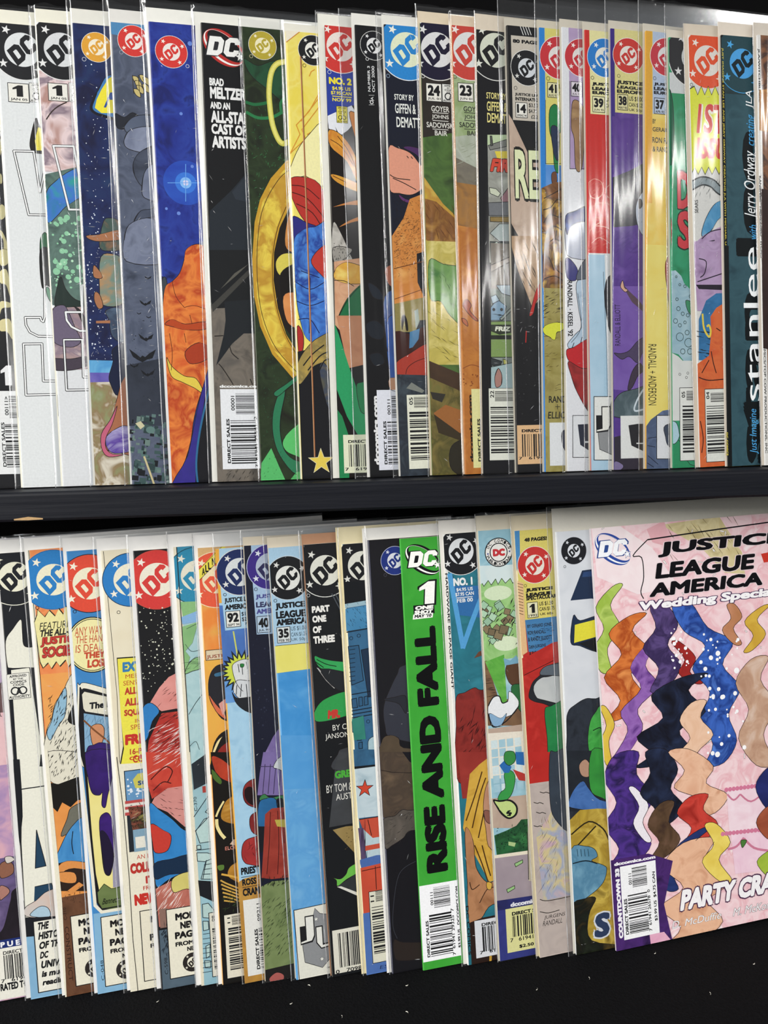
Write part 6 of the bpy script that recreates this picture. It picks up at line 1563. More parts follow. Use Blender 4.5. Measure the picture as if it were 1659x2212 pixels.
{"row":1,"label":"blue comic with orange red emblem, yellow oval caption and cream card frame","at":[-139.23,-33.5,-293.03],"u":[0.98998,0.14058,0.01364],"v":[-0.02813,0.10159,0.99443],"H":258.2,"tc":1.23,"base":["3a80bc","4488c4"],"spine":"4a8cc4","board":[2,7.5,"f0eeea"],"bag":[3.5,7],"front":0.35,"staples":[],"glints":[6,130,70],"parts":[
 ["emblem",[
  ["E",1,"dc4c36",11.41,238.85,16.52,0.56,"ebe5c8","efe9d4","1e2a3a","dc4c36",0],
  ["E",16,"2a2422",16.65,11.79,5.64,0.55,"e9e4d0","e9e4d0","e9e4d0","2a2422",0]]],
 ["artwork",[
  ["O",6,"1c2630",2.31,223.4,0.87,0.27]]],
 ["artwork",[
  ["Q",1,"e9e4d0",[0.7,178.28,2.14,180.83,5.39,181.82,19.16,176.15,28.7,172.99,25.91,130.53,0.31,134.04]],
  ["Q",2,"15151a",[1.83,176.11,3.23,177.99,5.8,178.24,18.93,172.75,28.48,169.56,25.91,130.53,1.32,133.9]],
  ["P",3,"dfdac6",[3.05,175.29,4.42,176.76,28.39,168.2,27.58,155.88,18.81,161.09,4.3,165.26,3.27,167.09]],
  ["T",4,"15151a","The Daily",6.22,165.07,26.84,170.14,0,0.05,0.1],
  ["P",4,["8ab0cc","7aa4c4"],[3.28,164.36,27.67,157.25,25.91,130.53,2.08,133.8]],
  ["H",5,"24405a",60,3.19,146.78,18.7,163.01,7.44,70,0.2,3,35],
  ["Q",6,"c98a62",[6.54,155.77,10.18,157.36,13.28,155.6,13.6,150.76,11.28,144.89,7.41,144.71,6.18,150.35]],
  ["L",7,"7a4a28",0.95,0,0,[3.01,160.31,8.04,154.21,14.06,147.96,18.84,141.83]],
  ["Q",8,["3a2070","2c1858"],[3.83,143.82,7.46,145.39,12.01,146.17,20.13,141.66,19.32,129.36,2.71,131.66]],
  ["P",9,"15151a",[1.15,142.04,27.98,138.47,21.94,46.45,4.8,48.81,2.57,54.86]],
  ["P",10,["ebe094","e6d884"],[2.76,141.83,27.98,138.47,22.82,59.83,4.89,60.1,3.21,74.48]],
  ["P",11,"9a96aa",[15.46,140.13,27.98,138.47,22.82,59.83,12.55,60.89]],
  ["Q",12,["3a1f72","2a1656"],[2.76,141.83,18.74,139.7,15.66,123.23,13.15,115.15,11.38,108.37,9.51,110.06,10.3,116.97,8.58,115.81,4.77,117.77,3.09,127.11]],
  ["Q",12,["3f1f78","2c1658"],[7.56,100.51,10.49,104.99,13.39,103.84,14.9,96.56,14.63,82.47,12.16,70.15,10.06,68.39,8.28,71.51,7.67,82.19]],
  ["Q",13,"1c1230",[7.85,94.84,11.58,91.43,14.12,79.73,11.42,68.87,8.89,70.7,7.76,83.59]],
  ["P",12,["6f7f4c","5f7040"],[3.87,59.57,7.78,63.83,11.52,60.36,22.96,61.94,21.94,46.45,5.5,49.4,4.1,53.18]],
  ["L",13,"2a3018",0.35,0,0,[3.87,59.57,7.78,63.83,11.52,60.36,18.85,60.51]],
  ["T",13,"1e2414","Bennett",5.89,51.84,15.68,55.33,0,0.02,0.3],
  ["P",13,["8ab8d6","7cacce"],[0.76,47.42,28.68,46.68,25.07,-8.52,0.03,-3.37]],
  ["L",14,"e9e4d0",1.8,0,0,[-0.88,140.92,0.61,104.38,1.78,67.68,2.06,52.13,5.39,47.65,19.34,47.63]],
  ["L",15,"15151a",0.69,0,0,[2.02,140.53,2.42,104.1,3.4,67.4,3.5,53.99,5.5,49.4,19.45,49.39]],
  ["T",14,"1c2830","C-048",2.73,7.59,4.3,19.49,90,0,0]]],
 ["caption_oval",[
  ["C",1,"17181a",10.66,203.38,14.34,16.23,0],
  ["C",2,"ebe2a0",10.66,203.38,13.73,15.62,0],
  ["C",3,"17181a",10.66,203.38,13.25,15.08,0],
  ["C",4,"ece4a8",10.66,203.38,12.85,14.67,0],
  ["T",5,"c24a30","ANY WAY",1.31,209.11,16.93,214.16,0,0.01,0.1],
  ["T",5,"c24a30","THE HAND",1.48,204.69,19.13,209.06,0,0.01,0.1],
  ["T",5,"c24a30","IS DEALT",1.14,199.44,18.79,204.02,0,0.01,0.1],
  ["T",5,"c24a30","THEY",5.41,195.59,17.31,199.37,0,0.06,0.1],
  ["T",5,"c24a30","LOSE",6.9,190.2,18.63,194.93,0,0.06,0.1]]],
 ["advert_box",[
  ["P",14,"e9e4d0",[4.66,3.69,28.01,3.69,28.01,44.6,4.66,44.6]],
  ["L",15,"1a1818",0.49,0,1,[4.66,3.69,28.01,3.69,28.01,44.6,4.66,44.6]],
  ["T",16,"1a1818","MORE",9.48,37.69,23.06,41.89,0,0.06,0],
  ["T",16,"1a1818","NEW",11.97,32.32,21.95,36.52,0,0.06,0],
  ["T",16,"1a1818","PAGES",8.64,26.77,24.17,30.97,0,0.06,0],
  ["T",16,"1a1818","FROM",8.64,22.4,18.9,25.01,0,0.05,0],
  ["T",16,"1a1818","NEW",15.02,18.71,21.95,21.31,0,0.05,0]]],
]},
{"row":1,"label":"cream comic with blue emblem and yellow text box reading EXTRA","at":[-120.5,-33.84,-293.03],"u":[0.98999,0.14051,0.013],"v":[-0.02749,0.10168,0.99444],"H":257.81,"tc":1.7,"base":["e7dec4","e3d8bc"],"spine":"e8e2cc","board":[2,7,"f0eeea"],"bag":[4,7],"front":0.31,"staples":[0.22],"glints":[6,130,70],"parts":[
 ["artwork",[
  ["O",1,"2a2622",7.82,221.73,0.88,0.27]]],
 ["artwork",[
  ["L",1,"2a2622",0.27,0,0,[1.82,257.47,2.86,216.62,3.87,172.94,2.68,134.78]],
  ["P",5,"e8e2cc",[1.73,133.99,29.34,131.65,20.15,-11,-2.44,-6.35]],
  ["P",6,"22282e",[4.68,81.77,30.02,81.77,30.02,129.52,4.68,129.52]],
  ["P",7,["5a8ab4","6a98c0"],[5.17,109.83,30.01,109.83,30.01,129.03,5.17,129.03]],
  ["D",8,"e0e6ec",26,5.45,113.24,17.94,125.07,0.42,0.83,4],
  ["P",9,"c9c25a",[9.35,123.82,12.22,126.93,19.61,127.32,18.97,117.51,10.35,118.75]],
  ["T",10,"2a4a7a","SQ",11.95,119.6,17.9,122.75,0,0.05,0],
  ["P",8,"b84a48",[4.26,111.89,29.41,111.75,29.29,109.92,4.14,110.08]],
  ["P",9,"dcd6cc",[4.15,110.22,29.3,110.06,29.19,108.23,4.03,108.41]],
  ["P",10,"b84a48",[4.04,108.55,29.19,108.37,29.08,106.54,3.92,106.74]],
  ["P",11,"dcd6cc",[3.93,106.88,29.09,106.68,28.97,104.85,3.81,105.07]],
  ["P",12,"b84a48",[3.82,105.21,28.98,104.99,28.86,103.16,3.7,103.4]],
  ["P",13,["b8b060","3a3020","8a4a3a","c8c08a"],[5.67,108.17,29.05,106.12,27.96,89.19,7.4,93.82]],
  ["H",14,"1c1812",60,6.75,94.07,17.62,109.41,2.79,60,0.49,3,70],
  ["P",15,"7fa0b4",[7.45,81.52,27.9,81.52,27.9,94.51,7.45,94.51]],
  ["P",16,"e4e0d2",[8.49,83.48,13.78,83.48,13.78,90.12,8.49,90.12]],
  ["L",13,"2a2622",0.35,0,0,[1.35,138.24,2.96,107.17,3.61,66.2,3.31,30.86,4.29,-5.59]]]],
 ["emblem",[
  ["E",2,"2c7cc0",15.67,239.96,15.24,0.62,"ebe5cc","efe9d8","1e3a5a","2c7cc0",0],
  ["E",8,"2a2422",20.87,10.74,5.52,0.55,"e9e4d0","e9e4d0","e9e4d0","2a2422",0]]],
 ["caption_box",[
  ["P",2,"1e1c18",[5.09,195.59,38.03,194.61,33.78,128.47,2.54,132.74,5.22,144.04]],
  ["P",3,"e9de4e",[5.49,194.86,37.99,193.92,33.78,128.47,3.18,132.65,5.65,142.61,5.09,161.86]],
  ["T",4,"3a7cac","EXTRA!",7.74,186.75,27.01,192.65,0,0.06,0.05],
  ["T",4,"b83a2c","MEET THE",9.07,182.96,27.22,185.33,0,0.01,0.05],
  ["T",4,"b83a2c","SENSATION",7.67,178.95,26.31,181.73,0,0.01,0.05],
  ["T",4,"b83a2c","ALL NEW",8.06,173.51,25.43,177.79,0,0.05,0.05],
  ["T",4,"b83a2c","ALL-STAR",7.78,166.91,26.95,171.46,0,0.05,0.05],
  ["T",4,"b83a2c","SQUADRON",6.97,160.64,28.44,164.92,0,0.05,0.05],
  ["T",4,"b83a2c","IN A",12.69,156.69,19.8,159.01,0,0.01,0.05],
  ["T",4,"b83a2c","SPECIAL",10.01,152.91,24.07,155.77,0,0.01,0.05],
  ["T",4,"c43228","FREE",6.41,144.28,21.72,150.4,0,0.07,0.05],
  ["T",4,"b83a2c","16-PAGE",8.65,138.47,23.16,141.87,0,0.03,0.05],
  ["T",4,"b83a2c","COMIC!",10.02,133.48,24.23,137.91,0,0.03,0.05],
  ["T",5,"c43228","COMIC!",8.23,135.23,22.06,137.32,0,0.04,0]]],
 ["lettering",[
  ["T",6,"b83a2c","AN INSTANT",8.47,76.86,28.31,79.52,0,0.01,0]]],
 ["lettering",[
  ["T",14,"b8342c","COLLECTOR",4.52,68.8,29.88,75.08,0,0.07,0]]],
 ["lettering",[
  ["T",6,"b8342c","ITEM",12.65,61.88,23.61,66.44,0,0.07,0]]],
 ["lettering",[
  ["T",6,"b83a2c","FROM",10.93,58.25,19.89,60.7,0,0.02,0]]],
 ["lettering",[
  ["T",6,"c43228","NEWS",5.65,49.79,20.84,56.65,0,0.08,0]]],
 ["advert_box",[
  ["P",6,"e7e0ca",[8.19,4.71,30.18,4.71,30.18,46.28,8.19,46.28]],
  ["L",7,"1a1818",0.49,0,1,[8.19,4.71,30.18,4.71,30.18,46.28,8.19,46.28]],
  ["T",8,"1a1818","MORE",13.59,38.54,26.78,42.62,0,0.06,0],
  ["T",8,"1a1818","NEW",16.01,33.32,25.71,37.39,0,0.06,0],
  ["T",8,"1a1818","PAGES",12.78,27.93,27.86,32.01,0,0.06,0],
  ["T",8,"1a1818","FROM",12.78,23.69,22.75,26.22,0,0.05,0],
  ["T",8,"1a1818","NEW",18.98,20.1,25.71,22.63,0,0.05,0]]],
]},
{"row":1,"label":"black starry comic with red emblem, red streaks and large blue form","at":[-102.97,-34.29,-293.03],"u":[0.99009,0.14014,0.00932],"v":[-0.02383,0.1022,0.99448],"H":257.15,"tc":1.68,"base":"141416","spine":"22242a","board":[2.5,8,"f2f0ec"],"bag":[3.5,8],"front":0.46,"staples":[],"glints":[6,130,70],"parts":[
 ["emblem",[
  ["E",1,"d23c38",12.33,239.59,16.82,0.58,"ebe5d2","efe9dc","c8483e","d23c38",0],
  ["E",27,"2a2422",18.79,13.32,5.67,0.55,"e9e4d0","e9e4d0","e9e4d0","2a2422",0]]],
 ["artwork",[
  ["D",6,"dcdcc8",110,0.98,175.5,20.31,224.21,0.2,0.54,5],
  ["P",7,["e09a92","d48880"],[3.72,168.02,9.82,176.93,15.42,182.5,20.84,184.67,32.88,185.48,31.47,162.06,18.24,163.6,10.29,163.01]],
  ["H",8,"5a2a26",10,7.95,164.89,20.31,178.5,4.76,35,0.41,3,10],
  ["Q",9,"2f7cbc",[-0.73,164.44,4.09,168.67,8.99,163.3,4.72,157.63,1.55,148.42,-1.08,148.06]],
  ["P",10,["bc3a2e","a8302a","cc4a3a"],[10.21,161.78,31.47,162.06,29.31,126.18,-0.87,130.22,2.11,146.98]],
  ["H",11,"ead8d4",60,3.22,131.92,21.37,154.38,8.85,28,0.41,4,12],
  ["H",12,"3a1412",40,6.23,133.62,20.53,160.88,8.17,28,0.48,6,12],
  ["P",13,["bc3a2e","c84838","a02c26"],[-0.18,140.33,32.36,136.14,31,113.53,10.84,117.77,1.8,112.7,-0.29,122.12]],
  ["H",14,"ead8d4",24,2.13,127.51,22.66,140.03,8.35,30,0.49,4,10],
  ["L",15,"3a1210",0.56,1,0,[1.82,123.94,6.76,128.19,10.93,130.45,14.11,127.2,11.05,121.26]],
  ["L",16,"3a1210",0.56,1,0,[2.76,117.48,8.38,121.63,13.01,120.29]],
  ["P",17,["d4928a","c4807a"],[3.17,113.21,10.84,117.77,20.32,117.86,31.17,116.36,29.55,89.48,18.88,93.94,9.99,103.76,0.93,109.31]],
  ["H",18,"3a1a16",20,5.42,98.96,20.05,117.11,4.19,-25,0.42,8,25],
  ["Q",19,["2a78b8","3484c4","2068a4"],[0.31,110.1,5.41,105.84,12.41,99.16,18.75,91.83,29.38,86.65,28.28,68.23,14.48,66.21,7.56,63.8,1.33,60.94,0.71,72.71,0.33,93.92]],
  ["Q",20,"c43c30",[0.38,98.13,6.68,93.66,11.14,89.44,8.63,81.34,1.88,80.99,0.56,86.84]],
  ["Q",20,"122a44",[0.83,74.8,11.01,76,17.86,77.04,28.79,76.74,28.15,66.11,9.11,67.09,0.94,65.6]],
  ["P",21,["c47a6a","a85a4c"],[0.6,60.01,10.24,63.35,28.28,68.23,26.74,42.7,1.23,37.24]],
  ["H",22,"f0e0d8",40,1.44,44.49,14.07,62.69,7.7,50,0.42,3,10],
  ["Q",23,["d8cc78","c8bc68"],[10.28,64.06,18.61,66.95,28.07,64.69,27.43,54.05,18.01,57.07,10.48,56.21]],
  ["P",23,"8a6a5e",[1.87,47.76,6.58,47.65,5.9,36.4,1.86,36.42]],
  ["P",1,["586a78","4a5a66"],[1.1,-5.6,32.39,-5.6,32.39,35.13,1.1,35.13]],
  ["H",24,"1a2028",30,2.32,20.21,5.98,38.46,4.21,70,0.42,3,30],
  ["T",2,"1c1c20","C-598",2.79,8.64,4.66,18.49,90,0,0]]],
 ["advert_box",[
  ["P",25,"e9e4d0",[5.71,5.59,33.24,5.59,33.24,46.66,5.71,46.66]],
  ["L",26,"1a1818",0.49,0,1,[5.71,5.59,33.24,5.59,33.24,46.66,5.71,46.66]],
  ["T",27,"1a1818","MORE",10.55,39.32,24.21,43.54,0,0.06,0],
  ["T",27,"1a1818","NEW",13.06,33.91,23.1,38.14,0,0.06,0],
  ["T",27,"1a1818","PAGES",9.72,28.34,25.33,32.56,0,0.06,0],
  ["T",27,"1a1818","FROM",9.72,23.95,20.03,26.56,0,0.05,0],
  ["T",27,"1a1818","NEW",16.13,20.23,23.1,22.85,0,0.05,0]]],
]},
{"row":1,"label":"pale teal comic with green patches and street plan, cream spine","at":[-79.88,-33.56,-293.03],"u":[0.99005,0.14029,0.01083],"v":[-0.02533,0.10199,0.99446],"H":258.33,"tc":1.14,"base":["a2c4c8","b0ced0","92b8be"],"spine":"e4dcc4","board":[3,7.5,"f2f0ec"],"bag":[3.5,8],"front":0.44,"staples":[],"glints":[6,130,70],"parts":[
 ["artwork",[
  ["P",1,"e4dcc4",[-2.27,260.08,1.97,259.78,2.8,214.67,1.87,130.2,-10.24,131.83]],
  ["P",2,["3a88a8","4292b0"],[1.97,259.78,21.45,258.4,20.69,246.09,1.54,247.56]],
  ["O",8,"2a3a34",4.6,224.57,0.82,0.27],
  ["P",9,"8ab87c",[1.88,226.38,19.43,225.54,19.09,220.06,2.97,217.4]],
  ["P",10,"86b0d8",[1.98,217.49,19.26,222.8,18.75,214.57,2.39,213.34]],
  ["P",11,["8ab87c","7cac72"],[2.3,211.98,11.36,213.88,7.3,201.9,3.06,197.52,5.48,193.84,1.76,181.87]],
  ["Q",12,"8ab87c",[1.93,184.6,6.01,191.73,12.09,193.16,11.71,187,6.29,185.51]],
  ["H",13,"1e2e2a",18,2.76,185.93,11.97,192.75,7.5,20,0.27,3,20],
  ["L",12,"2a3a3a",0.27,1,0,[3.31,201.61,6.35,197.19,11.01,197.4]],
  ["L",12,"2a3a3a",0.27,1,0,[4.52,210.4,8.59,212.08,12.69,213.76]],
  ["L",2,"2a3a3a",0.34,1,0,[2.75,160.44,7.13,166.82,12.15,172.46]],
  ["L",2,"2a3a3a",0.27,1,0,[2.26,141.89,5.73,144.21,7.42,139.15]],
  ["L",13,"1c1a18",0.41,0,0,[1.89,258.43,1.91,221.6,2.08,176.34,1.87,130.2]],
  ["P",14,"e4dcc4",[-7.16,139.58,2.08,138.38,2.59,56.1,1.89,-5.22,-10.58,-2.72]],
  ["P",15,["22282c","2c343a"],[2.46,131.27,12.36,137.04,28.11,134.98,27.6,126.48,11.92,118.65,2.85,115.67]],
  ["P",16,["a2c4c8","94b8c0"],[2.18,115.77,27.51,125.06,23.26,55.45,2.3,62.56]],
  ["P",17,"b6d0cc",[2.39,91.66,7.56,97.98,14.2,99.83,13.24,84.3,4.32,84.27]],
  ["L",18,"22303a",0.42,0,1,[2.39,91.66,7.56,97.98,14.2,99.83,13.24,84.3,4.32,84.27]],
  ["P",17,"b6d0cc",[8.5,102.1,9.97,103.66,11.69,103.76,11.13,100.29]],
  ["L",19,"22303a",0.42,0,1,[8.5,102.1,9.97,103.66,11.69,103.76,11.13,100.29]],
  ["P",17,"b6d0cc",[2.29,78.91,8.04,77.99,12.72,75.81,12.46,71.57,2.32,73.93]],
  ["L",18,"22303a",0.42,0,1,[2.29,78.91,8.04,77.99,12.72,75.81,12.46,71.57,2.32,73.93]],
  ["P",19,"b6d0cc",[7.06,73.16,10.55,74.02,11.17,61.78,3.7,63.03]],
  ["L",20,"22303a",0.42,0,1,[7.06,73.16,10.55,74.02,11.17,61.78,3.7,63.03]],
  ["P",17,"b6d0cc",[2.55,83.13,4.6,83.16,4.78,80.64,2.42,81.02]],
  ["L",18,"22303a",0.42,0,1,[2.55,83.13,4.6,83.16,4.78,80.64,2.42,81.02]],
  ["L",20,"22303a",0.42,0,0,[1.9,100.24,13.02,114.24]],
  ["L",21,"22303a",0.42,0,0,[2.05,91.72,14.37,102.66]],
  ["L",19,"22303a",0.42,0,0,[1.7,80.42,12.98,80.06]],
  ["L",21,"22303a",0.42,0,0,[7.44,73.81,4.71,62.86]],
  ["L",22,"22303a",0.42,0,0,[5.4,68.45,10.2,68.37]],
  ["L",22,"22303a",0.42,0,0,[5.91,71.21,10.37,71.2]],
  ["L",22,"22303a",0.42,0,0,[4.89,65.68,10,65.19]],
  ["T",21,"1c262a","C-370",2.35,103.44,4.1,111.86,90,0,0],
  ["P",21,"a84038",[7.74,113.6,9.77,113.6,9.77,117.46,7.74,117.46]],
  ["P",22,"191b20",[1.96,62.61,23.39,57.58,22.08,36.22,11.67,47.39,2.41,53.28]],
  ["P",23,["8ab4c2","9cc2cc"],[2.75,53.22,11.67,47.39,22.13,36.93,19.34,-8.73,1.55,-5.15]],
  ["P",24,"b2ccc8",[3.46,48.11,6.9,48.23,10.04,43.38,10.42,38.31,3.32,40.29]],
  ["L",25,"22303a",0.42,0,1,[3.46,48.11,6.9,48.23,10.04,43.38,10.42,38.31,3.32,40.29]],
  ["P",26,"b2ccc8",[3.19,38.17,6.24,37.62,6.28,32.61,3.18,32.46]],
  ["L",27,"22303a",0.42,0,1,[3.19,38.17,6.24,37.62,6.28,32.61,3.18,32.46]],
  ["P",24,"b2ccc8",[3.97,23.02,6.44,23.99,6,16.91,3.88,15.88]],
  ["L",25,"22303a",0.42,0,1,[3.97,23.02,6.44,23.99,6,16.91,3.88,15.88]],
  ["P",24,"b2ccc8",[2.77,14.66,6.17,14.01,5.91,9.76,2.85,10.35]],
  ["L",25,"22303a",0.42,0,1,[2.77,14.66,6.17,14.01,5.91,9.76,2.85,10.35]],
  ["L",24,"22303a",0.35,0,0,[2.71,30.4,7.86,30.32]],
  ["L",24,"22303a",0.35,0,0,[2.54,27.58,7.68,27.49]],
  ["L",26,"22303a",0.35,0,0,[2.36,24.75,7.51,24.65]],
  ["L",26,"22303a",0.35,0,0,[2.19,21.92,7.34,21.82]],
  ["L",26,"22303a",0.35,0,0,[2.02,19.1,7.16,18.99]],
  ["L",26,"22303a",0.35,0,0,[1.84,16.27,6.99,16.15]],
  ["L",26,"22303a",0.35,0,0,[1.67,13.44,6.81,13.32]],
  ["L",26,"22303a",0.35,0,0,[1.49,10.61,6.64,10.48]],
  ["L",24,"22303a",0.35,0,0,[1.32,7.79,6.46,7.64]]]],
 ["emblem",[
  ["E",3,"2f88aa",12.04,240.93,16.37,0.54,"e0dcc8","e2e0d0","1e4a5a","2f88aa",0]]],
 ["barcode_label",[
  ["P",27,"dcd8c8",[6.81,4.16,19.46,4.16,19.46,42.31,6.81,42.31]],
  ["L",28,"1a1a1c",0.42,0,1,[6.81,4.16,19.46,4.16,19.46,42.31,6.81,42.31]],
  ["B",29,"1a1a1c",10.55,35.47,18.74,40.43,"h",224],
  ["B",29,"1a1a1c",8.2,8.54,18.29,33.69,"h",225],
  ["T",29,"1a1a1c","08",8.34,36.93,9.98,40.47,90,0.02,0]]],
]},
{"row":1,"label":"orange comic with diagonal yellow band and dark gold patterned lower half","at":[-67.75,-34.26,-293.03],"u":[0.99021,0.13955,0.00364],"v":[-0.01817,0.103,0.99452],"H":257.33,"tc":1.04,"base":["e6883c","e8984a","e0a850"],"spine":"e8c48a","board":[2.2,7.5,"f2f0ec"],"bag":[3,8],"front":0.32,"staples":[],"glints":[6,130,70],"parts":[
 ["artwork",[
  ["P",1,"d8b078",[-0.99,258.16,27.77,257.7,27.48,252.2,7.38,253.53,-0.04,251.29]]]],
 ["artwork",[
  ["P",1,["e8b04c","e6a448"],[-0.62,191.89,24.41,195.02,20.78,127.27,0.01,129.91]],
  ["P",2,"d8c8a8",[1.21,191.75,18.89,191.75,18.89,197.54,1.21,197.54]],
  ["L",3,"2a1c14",0.34,0,1,[1.21,191.75,18.89,191.75,18.89,197.54,1.21,197.54]],
  ["T",4,"8a3a2a","JUSTICE",1.66,192.23,15.44,194.76,0,0.02,0],
  ["Q",2,"232329",[2.06,179.96,5.08,186.53,10.56,188.74,24,187.43,22.3,155.65,10.11,155.64,4.48,163.18,1.87,170.35]],
  ["Q",3,"d06a4a",[1.61,171.75,5.3,165.85,10.3,159.08,10.15,156.33,5.07,161.74]],
  ["P",4,"d89a90",[6.96,165.67,11.49,168.63,11.9,163.74,8.93,158.54]],
  ["Q",3,"3a6a8a",[5.6,183.72,11.67,184.5,11.56,182.44,6.15,181.6]],
  ["Q",2,"1b1614",[0.78,131.88,3.41,143.3,9.78,149.45,22,150.11,20.52,122.42,0.41,125.02]],
  ["Q",3,"ecd89a",[1.74,137.29,4.77,143.82,8.28,146.52,6.81,144.27,3.81,138.41,1.93,134.5]],
  ["Q",4,"8a2a22",[2.92,134.38,9.37,141.89,21.63,143.19,20.66,125.19,3.22,127.43]],
  ["P",5,"16130f",[0.86,138,29.03,134.53,21.34,-9.48,0.64,-5.47]],
  ["Q",6,["c8482c","8a2a1c"],[1.39,135.11,6.75,133.03,12.6,126.63,15.58,117.71,8.8,120.02,3.57,124.95]],
  ["Q",7,"4a6a2a",[1.01,128.11,6.11,121.09,5.27,118.36,1.38,122.41]],
  ["Q",6,["c8943a","a87428","dcb058"],[4.85,97.87,5.91,104.82,10.32,109.89,20.8,111.31,19.89,94.3,11.54,94.07]],
  ["L",7,"ecdc9a",1.83,1,0,[2.13,98.26,2.24,93.99,4.05,89.47,6.29,86.3]],
  ["L",8,"ecdc9a",1.12,1,0,[1.86,99.71,3.79,103.69,6.79,108.24]],
  ["Q",6,["b98430","8a6020"],[6.51,64.92,9.56,70.14,18.67,71.59,17.91,57.38,9.75,60.84]],
  ["L",7,"d8a848",1.13,1,0,[3.1,65.46,8.51,63.53,15.29,60.67]],
  ["L",8,"caa04a",0.92,1,0,[2.36,62.02,6.21,59.27,14.95,54.28]],
  ["L",9,"caa04a",0.92,1,0,[2.64,59.56,6.64,57.06,14.85,52.43]],
  ["L",10,"caa04a",0.92,1,0,[2.92,57.09,7.08,54.85,14.75,50.59]],
  ["L",11,"caa04a",0.92,1,0,[3.2,54.63,7.51,52.64,14.65,48.74]],
  ["L",12,"caa04a",0.92,1,0,[3.48,52.16,7.94,50.42,14.55,46.89]],
  ["L",13,"caa04a",0.92,1,0,[3.76,49.69,8.38,48.21,14.46,45.05]],
  ["Q",6,"5a7a34",[0.98,70.77,4.77,70.89,4.62,68.07,1.85,67.79]],
  ["P",6,"d0b098",[8.84,82.37,11.04,84.89,19.39,85.08,19.05,78.69]],
  ["T",7,"c87a6a","ELON",6.02,79.11,13.54,81.37,0,0.02,0],
  ["P",14,"141210",[2.18,48.53,24.32,46.27,21.34,-9.48,0.64,-5.47]],
  ["H",15,"2e4020",30,3.17,42.76,13.41,54.06,3.53,40,0.49,3,40]]],
 ["emblem",[
  ["E",2,"e25a3e",9.56,238.32,16.04,0.5,"ecdcb4","efe2c0","ecd8b0","e25a3e",0]]],
 ["lettering",[
  ["T",10,"1c1a14","A",1.64,241.51,3.36,245.72,0,0.04,0]]],
 ["lettering",[
  ["T",10,"1c1a14","L",3.58,243.08,5.3,247.29,0,0.04,0],
  ["T",11,"1c1a14","L",5.26,244.53,6.98,248.75,0,0.04,0]]],
 ["lettering",[
  ["T",10,"1c1a14","N",7.58,246.9,9.31,251.12,0,0.04,0]]],
 ["lettering",[
  ["T",10,"1c1a14","E",10.39,249.44,12.12,253.67,0,0.04,0]]],
 ["letter_shape",[
  ["P",7,"e6d650",[-0.41,244.5,10.11,254.71,15.7,259.15,15.37,253,-0.41,238.37]],
  ["L",8,"3a3010",0.27,0,0,[-0.41,244.5,15.7,259.15]],
  ["L",9,"3a3010",0.27,0,0,[-0.41,238.37,15.37,253]]]],
 ["barcode_label",[
  ["P",15,"e2dcc8",[3.16,3.17,19.56,3.17,19.56,41.09,3.16,41.09]],
  ["L",16,"1a1a1c",0.35,0,1,[3.16,3.17,19.56,3.17,19.56,41.09,3.16,41.09]],
  ["B",17,"1a1a1c",7.6,34.46,18.92,40.12,"h",231],
  ["B",17,"1a1a1c",5.21,7.88,18.5,33.03,"h",232],
  ["T",17,"1a1a1c","11",5,35.81,6.64,39.35,90,0.02,0]]],
]},
{"row":1,"label":"light blue comic with navy emblem and yellow burst, issue box 92","at":[-54.54,-34.64,-293.03],"u":[0.98991,0.14079,0.01575],"v":[-0.03023,0.10129,0.9944],"H":256.58,"tc":1.52,"base":["9cc4de","a8cee4","90bad6"],"spine":"e0a848","board":0,"bag":[1.5,9],"front":0.25,"staples":[],"glints":[6,130,70],"parts":[
 ["artwork",[
  ["P",1,"a9cbe0",[-0.29,209.39,24.18,209.39,24.18,257.91,-0.29,257.91]],
  ["P",2,"e6a83e",[-0.29,257.91,2.22,257.72,1.41,241.4,1.65,224.97,-0.47,225.17]],
  ["O",8,"2a3040",3.7,229.71,0.82,0.27],
  ["P",3,["466cb0","4f78bc"],[-1.22,223.87,1.96,223.57,2.45,208.79,21.39,209.31,19.31,177.64,-1.46,180.02]],
  ["P",4,["5a8fcc","6a9cd4"],[-2.04,166.45,25.83,166.45,25.83,181.46,-2.04,181.46]],
  ["L",4,"c8cc60",0.82,0,0,[7.09,207.98,8.28,195.46,9.23,184.32]],
  ["P",5,"20242c",[23.03,182.78,19.66,181.89,21.97,179.66,18.73,179.58,20.91,176.44,17.11,177.65,17.89,174.61,14.94,176.25,14.68,173.39,12.38,175.5,11.33,172.09,9.66,175.46,7.32,171.37,7,176.13,3.6,173.12,4.6,177.45,0.43,175.56,2.66,179.31,-0.78,179.16,1.34,181.56,-2.84,182.2,0.74,184.02,-2.49,185.63,0.9,186.5,-1.52,188.76,1.82,188.79,0.28,191.46,3.42,190.72,2.56,193.84,5.57,192.12,5.04,196.88,8.1,192.89,9.07,197.29,10.82,192.95,13.1,196.81,13.49,192.3,16.91,195.35,15.91,191,19.1,192.02,17.87,189.14,21.57,189.4,19.21,186.88,23.71,186.28,19.83,184.39]],
  ["P",6,"c9d44a",[20.46,183.06,17.77,182.36,19.61,180.58,17.03,180.51,18.76,178,15.73,178.96,16.35,176.53,13.99,177.85,13.79,175.56,11.95,177.25,11.11,174.52,9.78,177.21,7.91,173.93,7.64,177.74,4.93,175.34,5.73,178.8,2.39,177.28,4.17,180.29,1.41,180.17,3.12,182.09,-0.24,182.6,2.63,184.06,0.04,185.35,2.76,186.04,0.82,187.86,3.5,187.88,2.27,190.01,4.78,189.42,4.09,191.92,6.5,190.54,6.08,194.35,8.53,191.15,9.3,194.68,10.7,191.2,12.53,194.29,12.84,190.68,15.57,193.12,14.77,189.64,17.32,190.46,16.34,188.15,19.29,188.36,17.41,186.34,21,185.86,17.9,184.36]],
